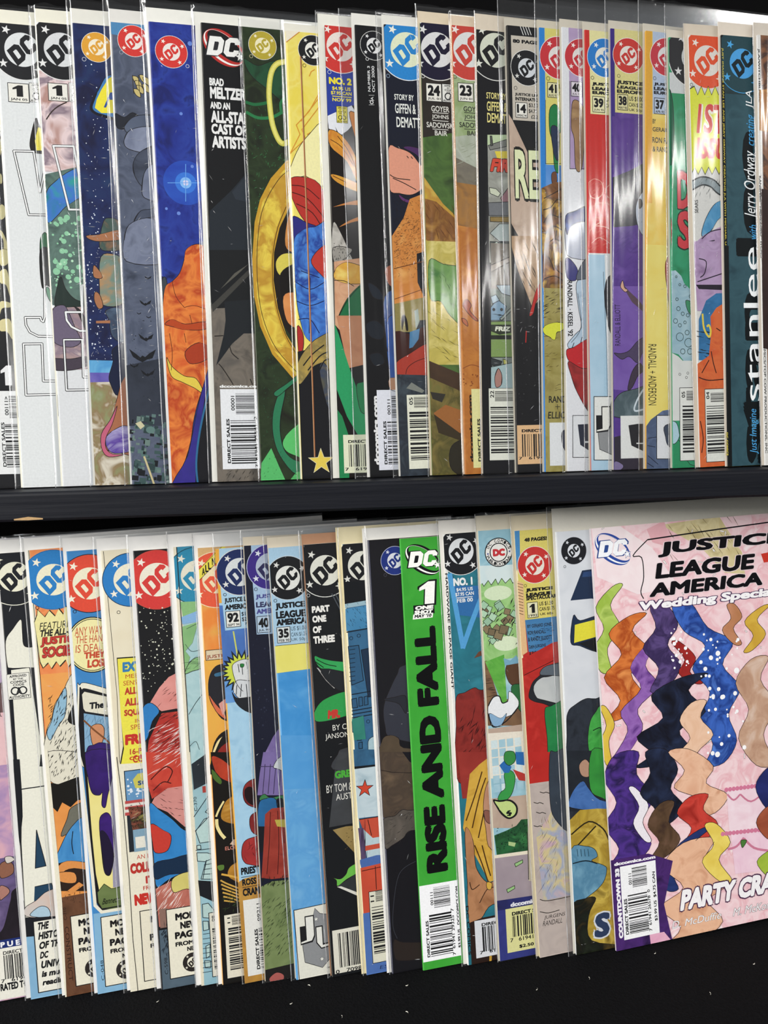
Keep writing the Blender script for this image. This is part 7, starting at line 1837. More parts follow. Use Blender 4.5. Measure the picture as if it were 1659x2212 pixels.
  ["Q",7,"d6d8d8",[4.98,186.18,6.54,189.45,11.36,190.99,14.72,190.63,24.15,188.91,23.11,173.03,12.11,171.54,7.06,176.97]],
  ["Q",8,"cfd2d4",[4.92,175.15,7.2,179.03,12.56,178.41,19.22,176.26,18.68,167.99,9.15,167.74,5.36,171.65]],
  ["Q",9,"1e2126",[4.07,172.49,6.52,168.75,14.62,168.47,22.75,167.5,22.11,157.83,12.69,159.69,6.29,165.32]],
  ["Q",8,"2a7a3a",[9.84,188.4,11.85,188.17,11.4,186.5,9.86,186.67]],
  ["L",8,"22262c",0.41,1,0,[8.5,188.54,8.85,183.67]],
  ["L",9,"22262c",0.41,1,0,[10.71,186.23,10.77,182.07]],
  ["L",8,"22262c",0.41,1,0,[13.29,189.4,13.69,185.21]],
  ["L",10,"22262c",0.41,1,0,[7.02,176.29,6.32,170.85]],
  ["L",10,"22262c",0.41,1,0,[9.74,176.66,8.57,169.2]],
  ["L",10,"22262c",0.41,1,0,[12.43,176.35,12.6,168.71]]]],
 ["artwork",[
  ["Q",1,["8a2c2a","6a1f20","a03834"],[6.34,112.73,8.04,117.45,13.06,119.93,23.53,119.5,22.28,100.35,11.97,103.34,7.34,106.89]],
  ["Q",2,"201012",[7.46,113.98,10.69,115.64,13.22,111.71,12.06,104.76,8.12,108.2]]]],
 ["artwork",[
  ["Q",1,["8a2c2a","6a1f20"],[9,95.24,11.74,99.81,22.28,100.35,21.26,84.73,10.95,87.8]],
  ["Q",2,["a83432","8a2828"],[3.2,77.64,5.12,83.74,10.81,85.68,21.3,85.44,20.14,67.66,7.67,69.76,4.04,72.51]],
  ["H",3,"3a1012",14,4.48,71.86,13.4,84.56,4.93,70,0.35,3,50]]],
 ["artwork",[
  ["P",1,["c08f3c","b0803a","cc9f4c"],[-2.75,58.71,3,61.99,12.82,63.16,26.85,62.21,22,-12.19,-2.94,-7.03]]]],
 ["emblem",[
  ["E",3,"1d2b5a",13.05,242.14,13.32,0.62,"d4d8d8","dcdcd8","d8d8d4","1d2b5a",0]]],
 ["lettering",[
  ["T",2,"16181c","JUSTICE LEAGUE",3.17,224.17,24.64,227.71,0,0.05,0]]],
 ["lettering",[
  ["T",2,"16181c","AMERICA",3.17,220.6,18.07,223.73,0,0.06,0]]],
 ["lettering",[
  ["T",4,"2a3038","$1.50",12.39,216.08,18.56,218.82,0,0.02,0]]],
 ["lettering",[
  ["T",4,"2a3038","$2.10",12.45,212.97,18.36,215.71,0,0.02,0]]],
 ["lettering",[
  ["T",4,"2a3038","70p",13.99,210.75,18.16,212.46,0,0.02,0]]],
 ["lettering",[
  ["T",3,"16181c","PRIEST",2.19,64.32,12.67,68.69,0,0.05,0]]],
 ["lettering",[
  ["T",2,"16181c","ROSS",2.43,57.85,10.66,61.87,0,0.05,0]]],
 ["lettering",[
  ["T",2,"16181c","CRAMER",2.34,51.59,16.33,56.25,0,0.05,0]]],
 ["letter_shape",[
  ["P",2,"16181c",[2.04,62.87,11.97,62.87,11.97,63.22,2.04,63.22]]]],
 ["letter_shape",[
  ["P",2,"16181c",[2.33,56.75,12.27,56.75,12.27,57.11,2.33,57.11]]]],
 ["issue_box",[
  ["P",4,"e4e4dc",[3.44,210.47,11.56,210.47,11.56,219.73,3.44,219.73]],
  ["L",5,"18181a",0.35,0,1,[3.44,210.47,11.56,210.47,11.56,219.73,3.44,219.73]],
  ["T",6,"18181a","92",4.25,213.25,10.75,218.81,0,0.05,0],
  ["T",6,"18181a","SEPT 94",4.25,211.02,10.91,212.5,0,0.02,0]]],
 ["barcode_label",[
  ["P",2,"e3e2dc",[2.16,3.88,18.62,3.88,18.62,49.28,2.16,49.28]],
  ["B",3,"1a1a1c",12.12,34.35,17.94,46.06,"h",238],
  ["B",3,"1a1a1c",10.06,7.2,16.98,31.71,"h",239],
  ["T",3,"1a1a1c","09211",9.75,35.49,11.54,46.13,90,0.02,0],
  ["T",3,"1a1a1c","DIRECT SALES",7.57,6.97,9.57,31.1,90,0.04,0]]],
]},
{"row":1,"label":"navy comic with purple emblem and pale panel, red drape on grass, issue box 40","at":[-42.31,-35.0,-293.03],"u":[0.99028,0.13908,-0.00089],"v":[-0.01366,0.10364,0.99452],"H":257.78,"tc":0.92,"base":"15182a","spine":"15182a","board":[0.5,5,"d8cdb8"],"bag":[2,9],"front":0.25,"staples":[],"glints":[6,130,70],"parts":[
 ["artwork",[
  ["P",1,"a2bcd6",[4.02,258.33,28.58,258.27,26.01,205.03,4.82,205.57,3.82,240.54]],
  ["O",7,"2a2e40",5.57,232.05,0.89,0.27]]],
 ["artwork",[
  ["D",1,"2a2e44",40,1.31,151.58,14.77,202.99,0.21,0.62,4]]],
 ["artwork",[
  ["P",1,["8070a4","726296","9080b0"],[4.67,125.98,6.15,135.51,11.38,144.62,16.5,151,30.37,151.57,29,122.97]],
  ["C",2,"c8ccd0",22.32,128.69,9.74,9.74,0],
  ["P",3,["8070a6","746498"],[0.52,111.31,2.52,123.81,5.21,136.23,24.06,134,22.83,108.39]],
  ["L",4,"3a3050",0.42,0,0,[5.91,129.06,3.66,111.61]],
  ["L",4,"3a3050",0.42,0,0,[9.03,128.68,6.78,111.2]],
  ["L",4,"3a3050",0.42,0,0,[12.16,128.3,9.91,110.79]],
  ["L",4,"3a3050",0.42,0,0,[15.3,127.92,13.04,110.39]],
  ["L",5,"3a3050",0.42,0,0,[2.73,128.03,16.63,126.33]],
  ["Q",6,"c8cccc",[10.7,127.05,14.81,132.25,24.06,134,23.45,121.2,13.07,125.34]],
  ["Q",5,"3a7a4a",[1.83,109.72,4.7,111.47,8.07,108.9,15.81,109.31,15.63,105.76,3.11,107.42]],
  ["Q",6,["2b6a9e","245a88"],[0.93,105.59,4.56,108.65,11.48,107.03,10.86,94.28,5.02,89.39,0.28,92.19]],
  ["P",7,"17191f",[0.31,92.9,5.16,92.22,3.08,78.28,0.59,77.23]],
  ["Q",6,"16161c",[11.48,107.03,15,107.27,15.46,102.22,12.56,100.46]],
  ["P",8,["8c3228","9c3c30","7a2a22"],[4.46,99.43,8.45,102.45,15.46,102.22,22.42,99.85,20.49,59.92,6.42,60.66,0.56,62.29,2.39,78.39]],
  ["L",9,"4a1612",0.42,1,0,[7.65,100.42,6.06,82.12,3.78,63.93]],
  ["L",9,"4a1612",0.43,1,0,[11.86,100.56,11.63,81.32,10.04,62.96]],
  ["L",9,"4a1612",0.43,1,0,[15.32,99.38,14.78,80.86]],
  ["P",10,"b8a84a",[9.86,95.48,17.92,94.73,16.98,89.85,11.07,91.39]],
  ["P",1,["6c7c4c","788858","5f7044"],[-0.75,56.79,6.35,59.25,20.42,58.49,17.66,1.28,-0.16,4.55]],
  ["H",2,"26301c",120,0.25,14.79,16.86,48.79,4.25,45,0.42,4,12],
  ["H",9,"1a2014",30,0.87,56.58,16.1,61.53,3.54,60,0.57,5,40],
  ["P",2,"1c1a18",[-0.03,7.39,18.01,8.44,17.11,-10.18,-0.72,-6.82]],
  ["Q",3,"a85a54",[2.16,1.97,6.51,4.76,10.64,2.57,9.76,-0.87,3.45,-0.42]]]],
 ["emblem",[
  ["E",2,"3b2a7e",14.2,244.66,13.04,0.62,"aab4c4","d8dce4","b8c0d8","2c2a50",0]]],
 ["lettering",[
  ["T",2,"4a4a8a","JUSTICE",5.15,225.91,22.48,228.92,0,0.05,0]]],
 ["lettering",[
  ["T",2,"34365a","LEAGUE",5.2,221.24,22.27,224.52,0,0.05,0]]],
 ["lettering",[
  ["T",2,"4a4a8a","AMERICA",5.27,217.45,22.07,220.39,0,0.06,0]]],
 ["issue_box",[
  ["P",2,"b0c4d6",[5.33,206.4,12.89,206.4,12.89,215.99,5.33,215.99]],
  ["L",3,"18181a",0.35,0,1,[5.33,206.4,12.89,206.4,12.89,215.99,5.33,215.99]],
  ["T",4,"18181a","40",6.08,209.27,12.13,215.03,0,0.05,0],
  ["T",4,"18181a","JUL 90",6.08,206.97,12.28,208.51,0,0.02,0]]],
]},
{"row":1,"label":"bright blue comic with yellow band and grey shield, issue box 35","at":[-24.46,-35.22,-293.03],"u":[0.98997,0.14059,0.01377],"v":[-0.02826,0.10157,0.99443],"H":256.05,"tc":1.56,"base":["3a8aca","4492d0","58a0d8"],"spine":"6aaade","board":[0.5,6,"d8cdb8"],"bag":[3,9],"front":0.22,"staples":[],"glints":[6,130,70],"parts":[
 ["artwork",[
  ["P",1,"a5c6dc",[-5.87,259.31,28.29,258.19,24.56,198.73,0.44,198.77,-0.75,233.6]],
  ["O",7,"2a2e34",1.98,225.12,0.89,0.27]]],
 ["artwork",[
  ["P",3,["e2da6e","e8e07a"],[-9.73,198.65,31.53,198.37,30.6,183.42,-10.77,182.42]]]],
 ["artwork",[
  ["P",1,["6aaada","5c9ed4","7ab4de"],[-6.87,118.66,42.8,115.22,38.2,41,-11.69,42.69]],
  ["P",2,["4e96d2","5aa0d8"],[-5.09,146.72,44.36,140.36,42.49,110.18,-7.14,114.45]],
  ["P",2,"e2e1d4",[1.23,41.65,38.34,43.17,34.71,-15.41,1.25,-8.59]],
  ["L",3,"1a1a1e",0.43,0,0,[1.95,-8.73,1.23,41.65,38.34,43.17]],
  ["T",4,"2a2a2c","TM",18.14,3.25,20.28,4.33,0,0.02,0]]],
 ["emblem",[
  ["E",2,"17181b",10.09,237.84,12.68,0.56,"dfe0da","dcdcd8","c8d4dc","17181b",0]]],
 ["lettering",[
  ["T",2,"16181c","JUSTICE",1.75,219.25,18.94,223.63,0,0.06,0]]],
 ["lettering",[
  ["T",2,"16181c","LEAGUE",1.85,214.42,19.05,218.8,0,0.06,0]]],
 ["lettering",[
  ["T",2,"16181c","AMERICA",1.82,210.29,19.17,214.12,0,0.07,0]]],
 ["lettering",[
  ["T",2,"22303c","US $1.00",9.99,206.31,18.87,209.2,0,0.01,0]]],
 ["lettering",[
  ["T",2,"22303c","CAN $1.25",9.91,202.86,18.92,205.61,0,0.01,0]]],
 ["lettering",[
  ["T",2,"22303c","UK 50p",9.9,200.09,18.58,202.29,0,0.01,0]]],
 ["letter_shape",[
  ["L",2,"22303c",0.34,0,0,[0.57,198.68,21.07,198.53]]]],
 ["issue_box",[
  ["P",2,"d8dedc",[1.79,200.27,9.38,200.27,9.38,209.31,1.79,209.31]],
  ["L",3,"18181a",0.35,0,1,[1.79,200.27,9.38,200.27,9.38,209.31,1.79,209.31]],
  ["T",4,"18181a","35",2.55,202.98,8.62,208.4,0,0.05,0],
  ["T",4,"18181a","FEB 90",2.55,200.81,8.77,202.26,0,0.02,0]]],
 ["shield_emblem",[
  ["J",4,"8c8e90",3.99,4.66,23.96,40.58,"e4e4dc","1c1c1e"]]],
]},
{"row":1,"label":"black comic with white part one of three lettering and green shapes","at":[-3.44,-35.47,-293.03],"u":[0.98987,0.14092,0.01702],"v":[-0.03149,0.10111,0.99438],"H":257.27,"tc":1.7,"base":"141619","spine":"141619","board":[0.5,6,"b88a6a"],"bag":[2.5,9],"front":0.23,"staples":[0.34],"glints":[12,120,70],"parts":[
 ["emblem",[
  ["E",1,"16171a",11.99,241.4,15.47,0.58,"dcdcd0","dcdcd4","dcdcd6","16171a",1]]],
 ["artwork",[
  ["O",6,"b8b8b8",1.04,227.52,0.89,0.27]]],
 ["artwork",[
  ["Q",1,["2f9a50","38a85c"],[2.48,191.8,6.17,190.01,12.31,187.94,19.22,186.48,31.07,183.77,30.62,176.79,19.47,179.47,12.59,181.64,5.76,183.81,2.59,188.32]],
  ["L",2,"0e2a16",0.48,1,0,[3.37,189.62,8.71,186.26,14.86,184.18]],
  ["L",3,"0e2a16",0.48,1,0,[2.59,188.32,7.19,184.34]],
  ["P",4,"b8b8b4",[3.06,184.81,4.06,184.34,8.85,177.89,13.18,171.47,12.61,171.32,8.07,176.59]],
  ["Q",5,"1f2226",[5.76,183.81,30.53,175.39,29.98,167.02,14.65,170.24]],
  ["Q",6,"2f9a4c",[-0.48,157.47,3.76,163.89,10.94,167.2,20.88,168.8,37.11,166.87,36.43,156.36,22.08,154.63,9.3,152.75,0.97,153.12]]]],
 ["artwork",[
  ["L",6,"4a5058",0.62,0,0,[14.89,227.29,20.38,214.96]],
  ["L",7,"4a5058",0.62,0,0,[16.97,227.1,21.22,216.97]],
  ["L",8,"4a5058",0.62,0,0,[19.06,226.91,22.1,219.67]]]],
 ["artwork",[
  ["Q",1,"3a3c40",[12.14,132.09,15.86,135.09,35.07,135.31,34.06,119.86,8.77,123.45]],
  ["P",2,["3a3c3e","44464a"],[10.18,125.09,12.87,133.3,37.34,129.96,34.73,89.69,4.26,89.44,6.56,102.7]],
  ["L",3,"15171a",0.71,0,0,[3.53,89.19,34.73,89.69]],
  ["P",4,["9a8452","8a7444"],[6.29,87.68,14.26,88.57,34.54,86.81,33.05,63.76,19.59,70.38]],
  ["H",5,"5a4a2a",20,12.74,74.54,21.3,87.37,1.43,60,0.57,4,70],
  ["Q",5,"6ab84a",[3.74,59.72,8.64,57.79,12.39,60.03,14.82,63.95,22.95,66.19,22.62,61.17,12.92,57.05,6.94,53.76,6.46,57.45]],
  ["P",6,["2c2e30","34383a"],[6.94,53.76,18.12,59.04,32.77,59.43,31.55,40.67,18.72,45.89]],
  ["P",7,"d8d6cc",[6.56,53.47,9.07,53.38,31.55,40.67,31.37,37.78]]]],
 ["lettering",[
  ["T",1,"eceae4","PART",2.47,217,13.1,220.97,0,0.06,0]]],
 ["lettering",[
  ["T",1,"eceae4","ONE",2.44,211.2,10.68,215.32,0,0.06,0]]],
 ["lettering",[
  ["T",1,"eceae4","OF",2.31,204.99,7.39,209.11,0,0.06,0]]],
 ["lettering",[
  ["T",1,"eceae4","THREE",2.19,198.78,14.97,203.18,0,0.06,0]]],
 ["lettering",[
  ["T",7,"c23a30","MR.",7.6,153.57,15.57,158.89,0,0.08,0.1]]],
 ["lettering",[
  ["T",1,"e4e2da","BY CARL",10.15,146.38,25.78,149.84,0,0.01,0]]],
 ["lettering",[
  ["T",1,"e4e2da","JANSON &",5.43,140.86,23.27,144.88,0,0.01,0]]],
 ["lettering",[
  ["T",3,"4aa83a","GREEN",9.64,117.69,25.26,122.3,0,0.06,0]]],
 ["lettering",[
  ["T",3,"e4e2da","BY TOM &",4.13,109.84,19.68,114.65,0,0.01,0]]],
 ["lettering",[
  ["T",3,"e4e2da","AUSTEN",9.45,104.74,24.02,108.57,0,0.01,0]]],
 ["barcode_label",[
  ["P",1,"dedbcc",[1.79,1.48,30,1.48,30,27.87,1.79,27.87]],
  ["L",2,"1a1a1c",0.29,0,1,[1.79,1.48,30,1.48,30,27.87,1.79,27.87]],
  ["B",3,"1a1a1c",5.23,4.84,29.27,25.55,"v",259],
  ["T",3,"1a1a1c","0   70989 3",2.59,1.5,24.25,3.86,0,0.02,0]]],
]},
{"row":1,"label":"steel blue machinery comic with white rocket and red star","at":[17.15,-35.89,-293.03],"u":[0.99004,0.14033,0.01115],"v":[-0.02565,0.10194,0.99446],"H":256.73,"tc":1.7,"base":["3b6c90","346286","437698"],"spine":"e4dcb8","board":[2.6,10,"e8dcb4"],"bag":[2,8],"front":0.32,"staples":[],"glints":[6,130,70],"parts":[
 ["emblem",[
  ["E",1,"16171a",11.8,243.4,14.84,0.58,"dcdcd0","dcdcd4","dcdcd6","16171a",1]]],
 ["artwork",[
  ["O",6,"c8c8c8",0.66,232.88,0.82,0.27],
  ["P",7,"0f1216",[-2.01,234.82,33.28,233.34,32.62,222.17,-0.06,220.85]],
  ["P",8,"9ab8c4",[-0.71,221.6,32.75,224.26,32.58,221.47,-0.16,219.13]],
  ["P",9,["4a8ab4","3f7ea8"],[0.17,218.75,32.56,221.12,31.77,207.5,-0.26,205.65]],
  ["H",10,"1c3a50",50,0.68,207.02,14.58,221.47,2.75,-60,0.28,3,3],
  ["L",11,"14202c",0.62,0,0,[-0.65,204.99,31.77,207.5]]]],
 ["artwork",[
  ["O",1,"101c28",2.62,201.21,0.97,0.28]]],
 ["artwork",[
  ["O",1,"101c28",7.25,202.28,0.97,0.28]]],
 ["artwork",[
  ["O",1,"101c28",9.86,150.93,0.97,0.28]]],
 ["artwork",[
  ["P",1,"2f5a7c",[0.84,165.27,3.67,165.64,4.04,160.02,0.88,160.04]],
  ["L",2,"101c28",0.41,0,1,[0.84,165.27,3.67,165.64,4.04,160.02,0.88,160.04]],
  ["P",1,"2f5a7c",[5.09,165.82,7.21,165.93,7.26,160.69,4.92,160.61]],
  ["L",2,"101c28",0.42,0,1,[5.09,165.82,7.21,165.93,7.26,160.69,4.92,160.61]],
  ["P",1,"2f5a7c",[0.59,196.55,6.92,196.62,8.49,175.55,1.33,173.56]],
  ["L",2,"101c28",0.41,0,1,[0.59,196.55,6.92,196.62,8.49,175.55,1.33,173.56]],
  ["P",3,"1c3048",[8.15,193.71,23.89,195.62,22.13,165.62,10.72,165.52]],
  ["L",4,"101c28",0.42,0,1,[8.15,193.71,23.89,195.62,22.13,165.62,10.72,165.52]],
  ["P",5,"2f5a7c",[8.26,165.81,10.41,166.12,10.46,161.01,8.18,160.79]],
  ["L",6,"101c28",0.42,0,1,[8.26,165.81,10.41,166.12,10.46,161.01,8.18,160.79]],
  ["L",3,"16283a",0.41,0,0,[1.17,194.42,4.69,194.62]],
  ["L",3,"16283a",0.41,0,0,[1.01,191.8,4.53,191.99]],
  ["L",3,"16283a",0.41,0,0,[0.86,189.17,4.37,189.37]],
  ["L",3,"16283a",0.41,0,0,[0.7,186.55,4.22,186.74]],
  ["L",3,"16283a",0.41,0,0,[0.54,183.93,4.06,184.11]],
  ["L",3,"16283a",0.41,0,0,[0.39,181.31,3.91,181.49]],
  ["L",3,"16283a",0.41,0,0,[0.23,178.69,3.75,178.86]],
  ["L",3,"16283a",0.41,0,0,[0.08,176.06,3.6,176.23]],
  ["L",5,"101c28",0.55,0,0,[1,168.03,29.55,169.71]],
  ["L",7,"101c28",0.55,0,0,[0.43,158.35,28.98,159.9]],
  ["L",8,"101c28",0.55,0,0,[0.3,156.28,28.86,157.8]],
  ["L",9,"101c28",0.55,0,0,[0.18,154.2,28.73,155.7]],
  ["P",1,"2f5a7c",[0.06,152.13,4.33,153,6.85,147.8,3.8,143.99,0.04,145.86]],
  ["L",2,"101c28",0.42,0,1,[0.06,152.13,4.33,153,6.85,147.8,3.8,143.99,0.04,145.86]],
  ["P",3,"2f5a7c",[2.75,144.12,5.22,144.16,5.13,140.33,2.74,140.49]],
  ["L",4,"101c28",0.42,0,1,[2.75,144.12,5.22,144.16,5.13,140.33,2.74,140.49]],
  ["O",3,"101c28",5.57,150.2,0.97,0.28],
  ["P",10,["3a8a7a","2f7a6c"],[0.14,153.51,7.26,154.75,7.84,140.68,0.79,140.88]]]],
 ["artwork",[
  ["P",1,"2f5a7c",[3.51,139.13,5.63,139.21,5.54,135.37,3.43,135.51]],
  ["L",2,"101c28",0.42,0,1,[3.51,139.13,5.63,139.21,5.54,135.37,3.43,135.51]],
  ["Q",1,"a9c4cc",[9.95,140.41,17.89,142.22,27.79,139.56,26.64,119.9,8.18,122.41,8.84,133.55]],
  ["P",3,["3b6c90","2a4c68"],[-0.85,135.6,28.78,131.75,28.18,121.44,-0.73,125.34]],
  ["P",4,"15181c",[-0.36,125.29,28.35,124.38,28.24,122.54,-0.23,123.81]],
  ["P",5,["b6cad2","c4d4da","a6bcc6"],[0.06,123.77,28.31,123.65,26.54,93.42,0.39,94.37]],
  ["P",6,"c4503a",[1.08,93.53,26.54,93.42,25.85,81.62,8.53,81.33,3.54,85.06]],
  ["L",7,"2a1410",0.44,0,0,[1.08,93.53,26.54,93.42]],
  ["L",8,"2a1410",0.44,0,0,[6.23,92.76,7.88,82.91]],
  ["P",9,"b8ccd2",[3.3,87.3,8.53,81.33,25.85,81.62,24.73,62.41,4.54,64.23]],
  ["P",10,"5a4a6a",[0.04,88.54,3.35,88.03,3.78,70.26,1.03,67.76]],
  ["H",11,"24182a",14,0.41,69.52,4.45,88.48,17.5,86,0.29,3,2],
  ["P",12,"c4503a",[3.82,77.27,25.63,77.92,25.46,74.97,3.65,74.35]],
  ["P",12,"4a6aa8",[-0.35,69.46,10.15,70.72,25.12,69.06,24.55,59.45,0.77,63.37]],
  ["P",13,["cc5238","c04a34"],[0.1,64.59,14.34,65.59,24.9,65.36,23,32.82,0.27,36.12]],
  ["L",14,"3a1410",0.44,0,0,[0.73,62.64,14.21,63.38]],
  ["L",15,"3a1410",0.44,0,0,[9.02,64.24,8.94,50.17]],
  ["P",14,["4a6cac","5274b4"],[-0.03,37.28,23.26,37.26,20.48,-10.19,-1.1,-5.9]],
  ["T",15,"22305a","ES",8.1,2.14,13.67,4.21,0,0,0.3]]],
 ["rocket_star",[
  ["S",6,"1c1a1c",5.47,111.42,5.69,-5],
  ["S",7,"cc4630",5.47,111.42,4.67,-5]]],
 ["barcode_label",[
  ["P",15,"dedcc8",[4.26,6.33,28.04,6.33,28.04,49.48,4.26,49.48]],
  ["L",16,"1a1a1c",0.37,0,1,[4.26,6.33,28.04,6.33,28.04,49.48,4.26,49.48]],
  ["B",17,"1a1a1c",8.15,42.95,27.42,49.56,"h",266],
  ["B",17,"1a1a1c",5.35,11.76,26.79,40.03,"h",267],
  ["T",17,"1a1a1c","11",5.02,43.1,7.24,47.13,90,0.02,0]]],
]},
{"row":1,"label":"nearly black comic with small navy emblem beside the bright green one","at":[32.27,-36.74,-293.03],"u":[0.99008,0.14015,0.00947],"v":[-0.02397,0.10218,0.99448],"H":258.73,"tc":1.7,"base":"141318","spine":"3a3c50","board":[2.6,7,"eceae4"],"bag":[1.5,7],"front":0.21,"staples":[],"glints":[10,120,80],"parts":[
 ["emblem",[
  ["E",1,"1d307c",15.69,245.67,8.34,0.55,"d8dae2","d8dce8","c8cce0","1d307c",0]]],
 ["artwork",[
  ["O",6,"4a4a58",9.42,237.57,0.87,0.22]]],
 ["artwork",[
  ["Q",1,"33353f",[17.38,183.02,13.36,178.31,9.22,171.43,4.11,160.3,4.19,148.58,8.22,140.75,36.09,137.27,38.57,181.56]],
  ["Q",2,"262830",[17.84,164.6,10.33,164.71,4.32,163.93,13.11,160.73,17.26,154.36]],
  ["Q",2,["4c4032","5a4c3c"],[1.39,138.68,5.34,142.58,11.94,140.29,14.6,134.06,35.67,129.88,35.01,118.04,-0.26,122.77]],
  ["P",3,["5a4a3c","4a3e34","6a5846"],[-0.02,133.47,35.61,128.88,33.62,93.35,15.46,96,3.28,93.36,-1.12,94.75]],
  ["P",4,"15141a",[13.71,131.7,35.61,128.88,34.87,115.56,17.87,125.26]],
  ["Q",4,["645c54","524c46","746a60"],[-0.51,92.45,7.07,94.27,11.76,97.28,16.98,96.15,33.7,94.83,33.04,82.97,16.3,84.01,11.55,80.29,4.59,76.93,0.05,76.17]],
  ["H",5,"2e2a28",30,1.22,77.63,17.51,96.61,4.38,35,0.36,4,30]]],
 ["artwork",[
  ["L",1,"3a3c44",0.3,1,0,[18.26,65.13,10.51,61.93,6.4,55.93,3.33,41.63,2.2,28.49,4.39,20.66]]]],
 ["artwork",[
  ["Q",1,"2a221e",[2.49,20.27,8,17.77,29.12,13.12,28.7,5.67,5.88,6.99,1.99,11.45]]]],
]},
{"row":1,"label":"bright green unsleeved comic with tall black sideways title","at":[50.97,-36.09,-293.03],"u":[0.9901,0.14008,0.00874],"v":[-0.02325,0.10228,0.99448],"H":258.75,"tc":1.38,"base":["3a9a36","42a23c"],"spine":"4aa844","board":0,"bag":0,"front":0.2,"staples":[],"glints":[6,130,70],"parts":[
 ["emblem",[
  ["W",1,"17181a",2.53,235.91,24.36,255.02,"f4f4f0","17181a"]]],
 ["issue_lettering",[
  ["T",1,"17181a","1",9.16,218.71,19.52,232.68,0,0.1,0.15],
  ["T",2,"f2f2ee","1",9.52,219.04,19.06,232.36,0,0.05,0.15]]],
 ["issue_lettering",[
  ["T",3,"f2f2ee","ONE",7,215.91,18.7,218.24,0,0.07,0.15]]],
 ["issue_lettering",[
  ["T",3,"f2f2ee","SHOT",6.41,213.33,18.1,215.66,0,0.07,0.15]]],
 ["issue_lettering",[
  ["T",5,"17181a","MAY '10",6.42,211.21,17.21,213.18,0,0.05,0.2]]],
 ["letter_shape",[
  ["P",2,"17181a",[6.13,213.08,19.01,213.08,19.01,218.76,6.13,218.76]],
  ["P",4,"f2f2ee",[5.83,213.37,18.09,213.46,17.64,210.71,5.36,210.49]]]],
 ["title_lettering",[
  ["T",1,"111213","RISE AND FALL",5.51,57.62,19.1,205.87,90,0.07,0]]],
 ["barcode_label",[
  ["P",1,"eeeff2",[0.4,4.88,24.48,4.88,24.48,51.08,0.4,51.08]],
  ["B",2,"1a1a1c",8.97,36.55,19.21,48.9,"h",280],
  ["B",2,"1a1a1c",5.47,7.44,19.39,32.72,"h",281],
  ["T",2,"1a1a1c","00111",6.83,38.37,8.65,46.27,90,0.02,0],
  ["T",2,"1a1a1c","DIRECT SALES",3.16,7.39,4.97,29.55,90,0.04,0],
  ["T",3,"1a1a1c","7  61941 29325  7",19.09,5.81,20.93,34.45,90,0.02,0],
  ["T",2,"1a1a1c","$3.99 US   DCCOMICS.COM",22.74,9.74,24.59,47.34,90,0.04,0]]],
]},
{"row":1,"label":"teal comic with black banner, white lettered spine and golden strands","at":[78.15,-34.73,-293.03],"u":[0.99,0.14048,0.01266],"v":[-0.02715,0.10173,0.99444],"H":260.36,"tc":1.53,"base":["2c7c8c","267080","348696"],"spine":"eceae6","board":[2,8,"ece8e0"],"bag":[3.5,8],"front":0.3,"staples":[],"glints":[6,130,70],"parts":[
 ["artwork",[
  ["P",1,"ebe9e4",[-1.63,262.03,2.01,261.78,1.51,211.97,1.85,113.6,-4.25,114.46]],
  ["O",7,"1a3038",4,234.67,0.88,0.22],
  ["P",1,"2f6ca8",[4.07,229.38,33.42,226.91,32.39,209.11,20.62,208.72,6.85,211.48]],
  ["L",8,"56a2d8",3.07,0,0,[2.6,236.84,8.4,192.14,14.65,206.32,22.17,221.93,27.61,234.82]],
  ["P",9,"6a4430",[14.94,184.8,17.86,188.2,31.44,192.78,31.18,188.32]],
  ["Q",2,["7a2420","8e2e28","641c1a"],[2.42,162.48,7.95,164.8,14.28,167.04,18.84,165.04,37.66,163.64,34.37,106.79,0.95,111.5,1.42,145.57]],
  ["H",3,"3a0e0e",30,4.15,123.19,21.77,152.65,8.83,55,0.74,3,25],
  ["P",4,["8e2e28","a03830"],[1.26,129.76,43.36,124.2,41.8,97.13,2.67,101.31]],
  ["P",5,["c89a36","d8ac48","b4862c"],[2.01,83.52,8.15,115.44,14.67,120.52,21.15,124.14,43.27,122.7,39.19,51.91,16.71,48.12,5.63,72.49]],
  ["L",6,"4a2c0c",0.74,1,0,[4.19,87.66,10.45,101.68,15.96,115.86]],
  ["L",7,"4a2c0c",0.74,1,0,[7.78,82.63,13.54,101.23,18.08,111.82]],
  ["L",8,"4a2c0c",0.74,1,0,[11.29,76.09,16.21,93.34,19.5,109.37]],
  ["L",6,"4a2c0c",0.74,1,0,[8.71,72,12.7,60.09,15.93,48.25]],
  ["L",7,"4a2c0c",0.74,1,0,[13.36,71.26,15.81,59.57,17.71,51.72]],
  ["Q",9,["b8866a","c4967a"],[15.52,94.94,18.64,107.99,25.09,110.84,42.45,108.41,39.8,62.48,19.4,67.28,16.29,81.31]],
  ["Q",10,"8a5a4c",[15.74,91.91,19.97,90.53,19.58,83.82,16.55,85.78]],
  ["Q",10,["a8764e","b9845c","946442"],[2.99,80.38,5.42,82.24,8.03,73.6,8.28,64.57,9.39,56.88,15.16,48.38,23.05,48.55,38.98,48.14,37.89,29.26,18.27,34.25,9.96,26.67,2.84,24.96,2.78,50.49]],
  ["L",11,"3a2214",0.52,1,0,[4.32,50.22,5.6,45.5,10.41,47.68]],
  ["L",12,"3a2214",0.52,1,0,[9.76,36.51,14.89,43.9,19.66,44.59]],
  ["P",11,"2a1a14",[2.88,25.7,10.78,27.28,37.8,27.75,35.36,-14.63,2.45,-8.1]],
  ["Q",13,"d8ac48",[15.16,48.38,18.23,47.1,17.23,43.5,14.94,44.65]],
  ["P",12,"c89a36",[14.09,3.23,15.65,2.93,14.83,-4.49,13.5,-4.23]]]],
 ["emblem",[
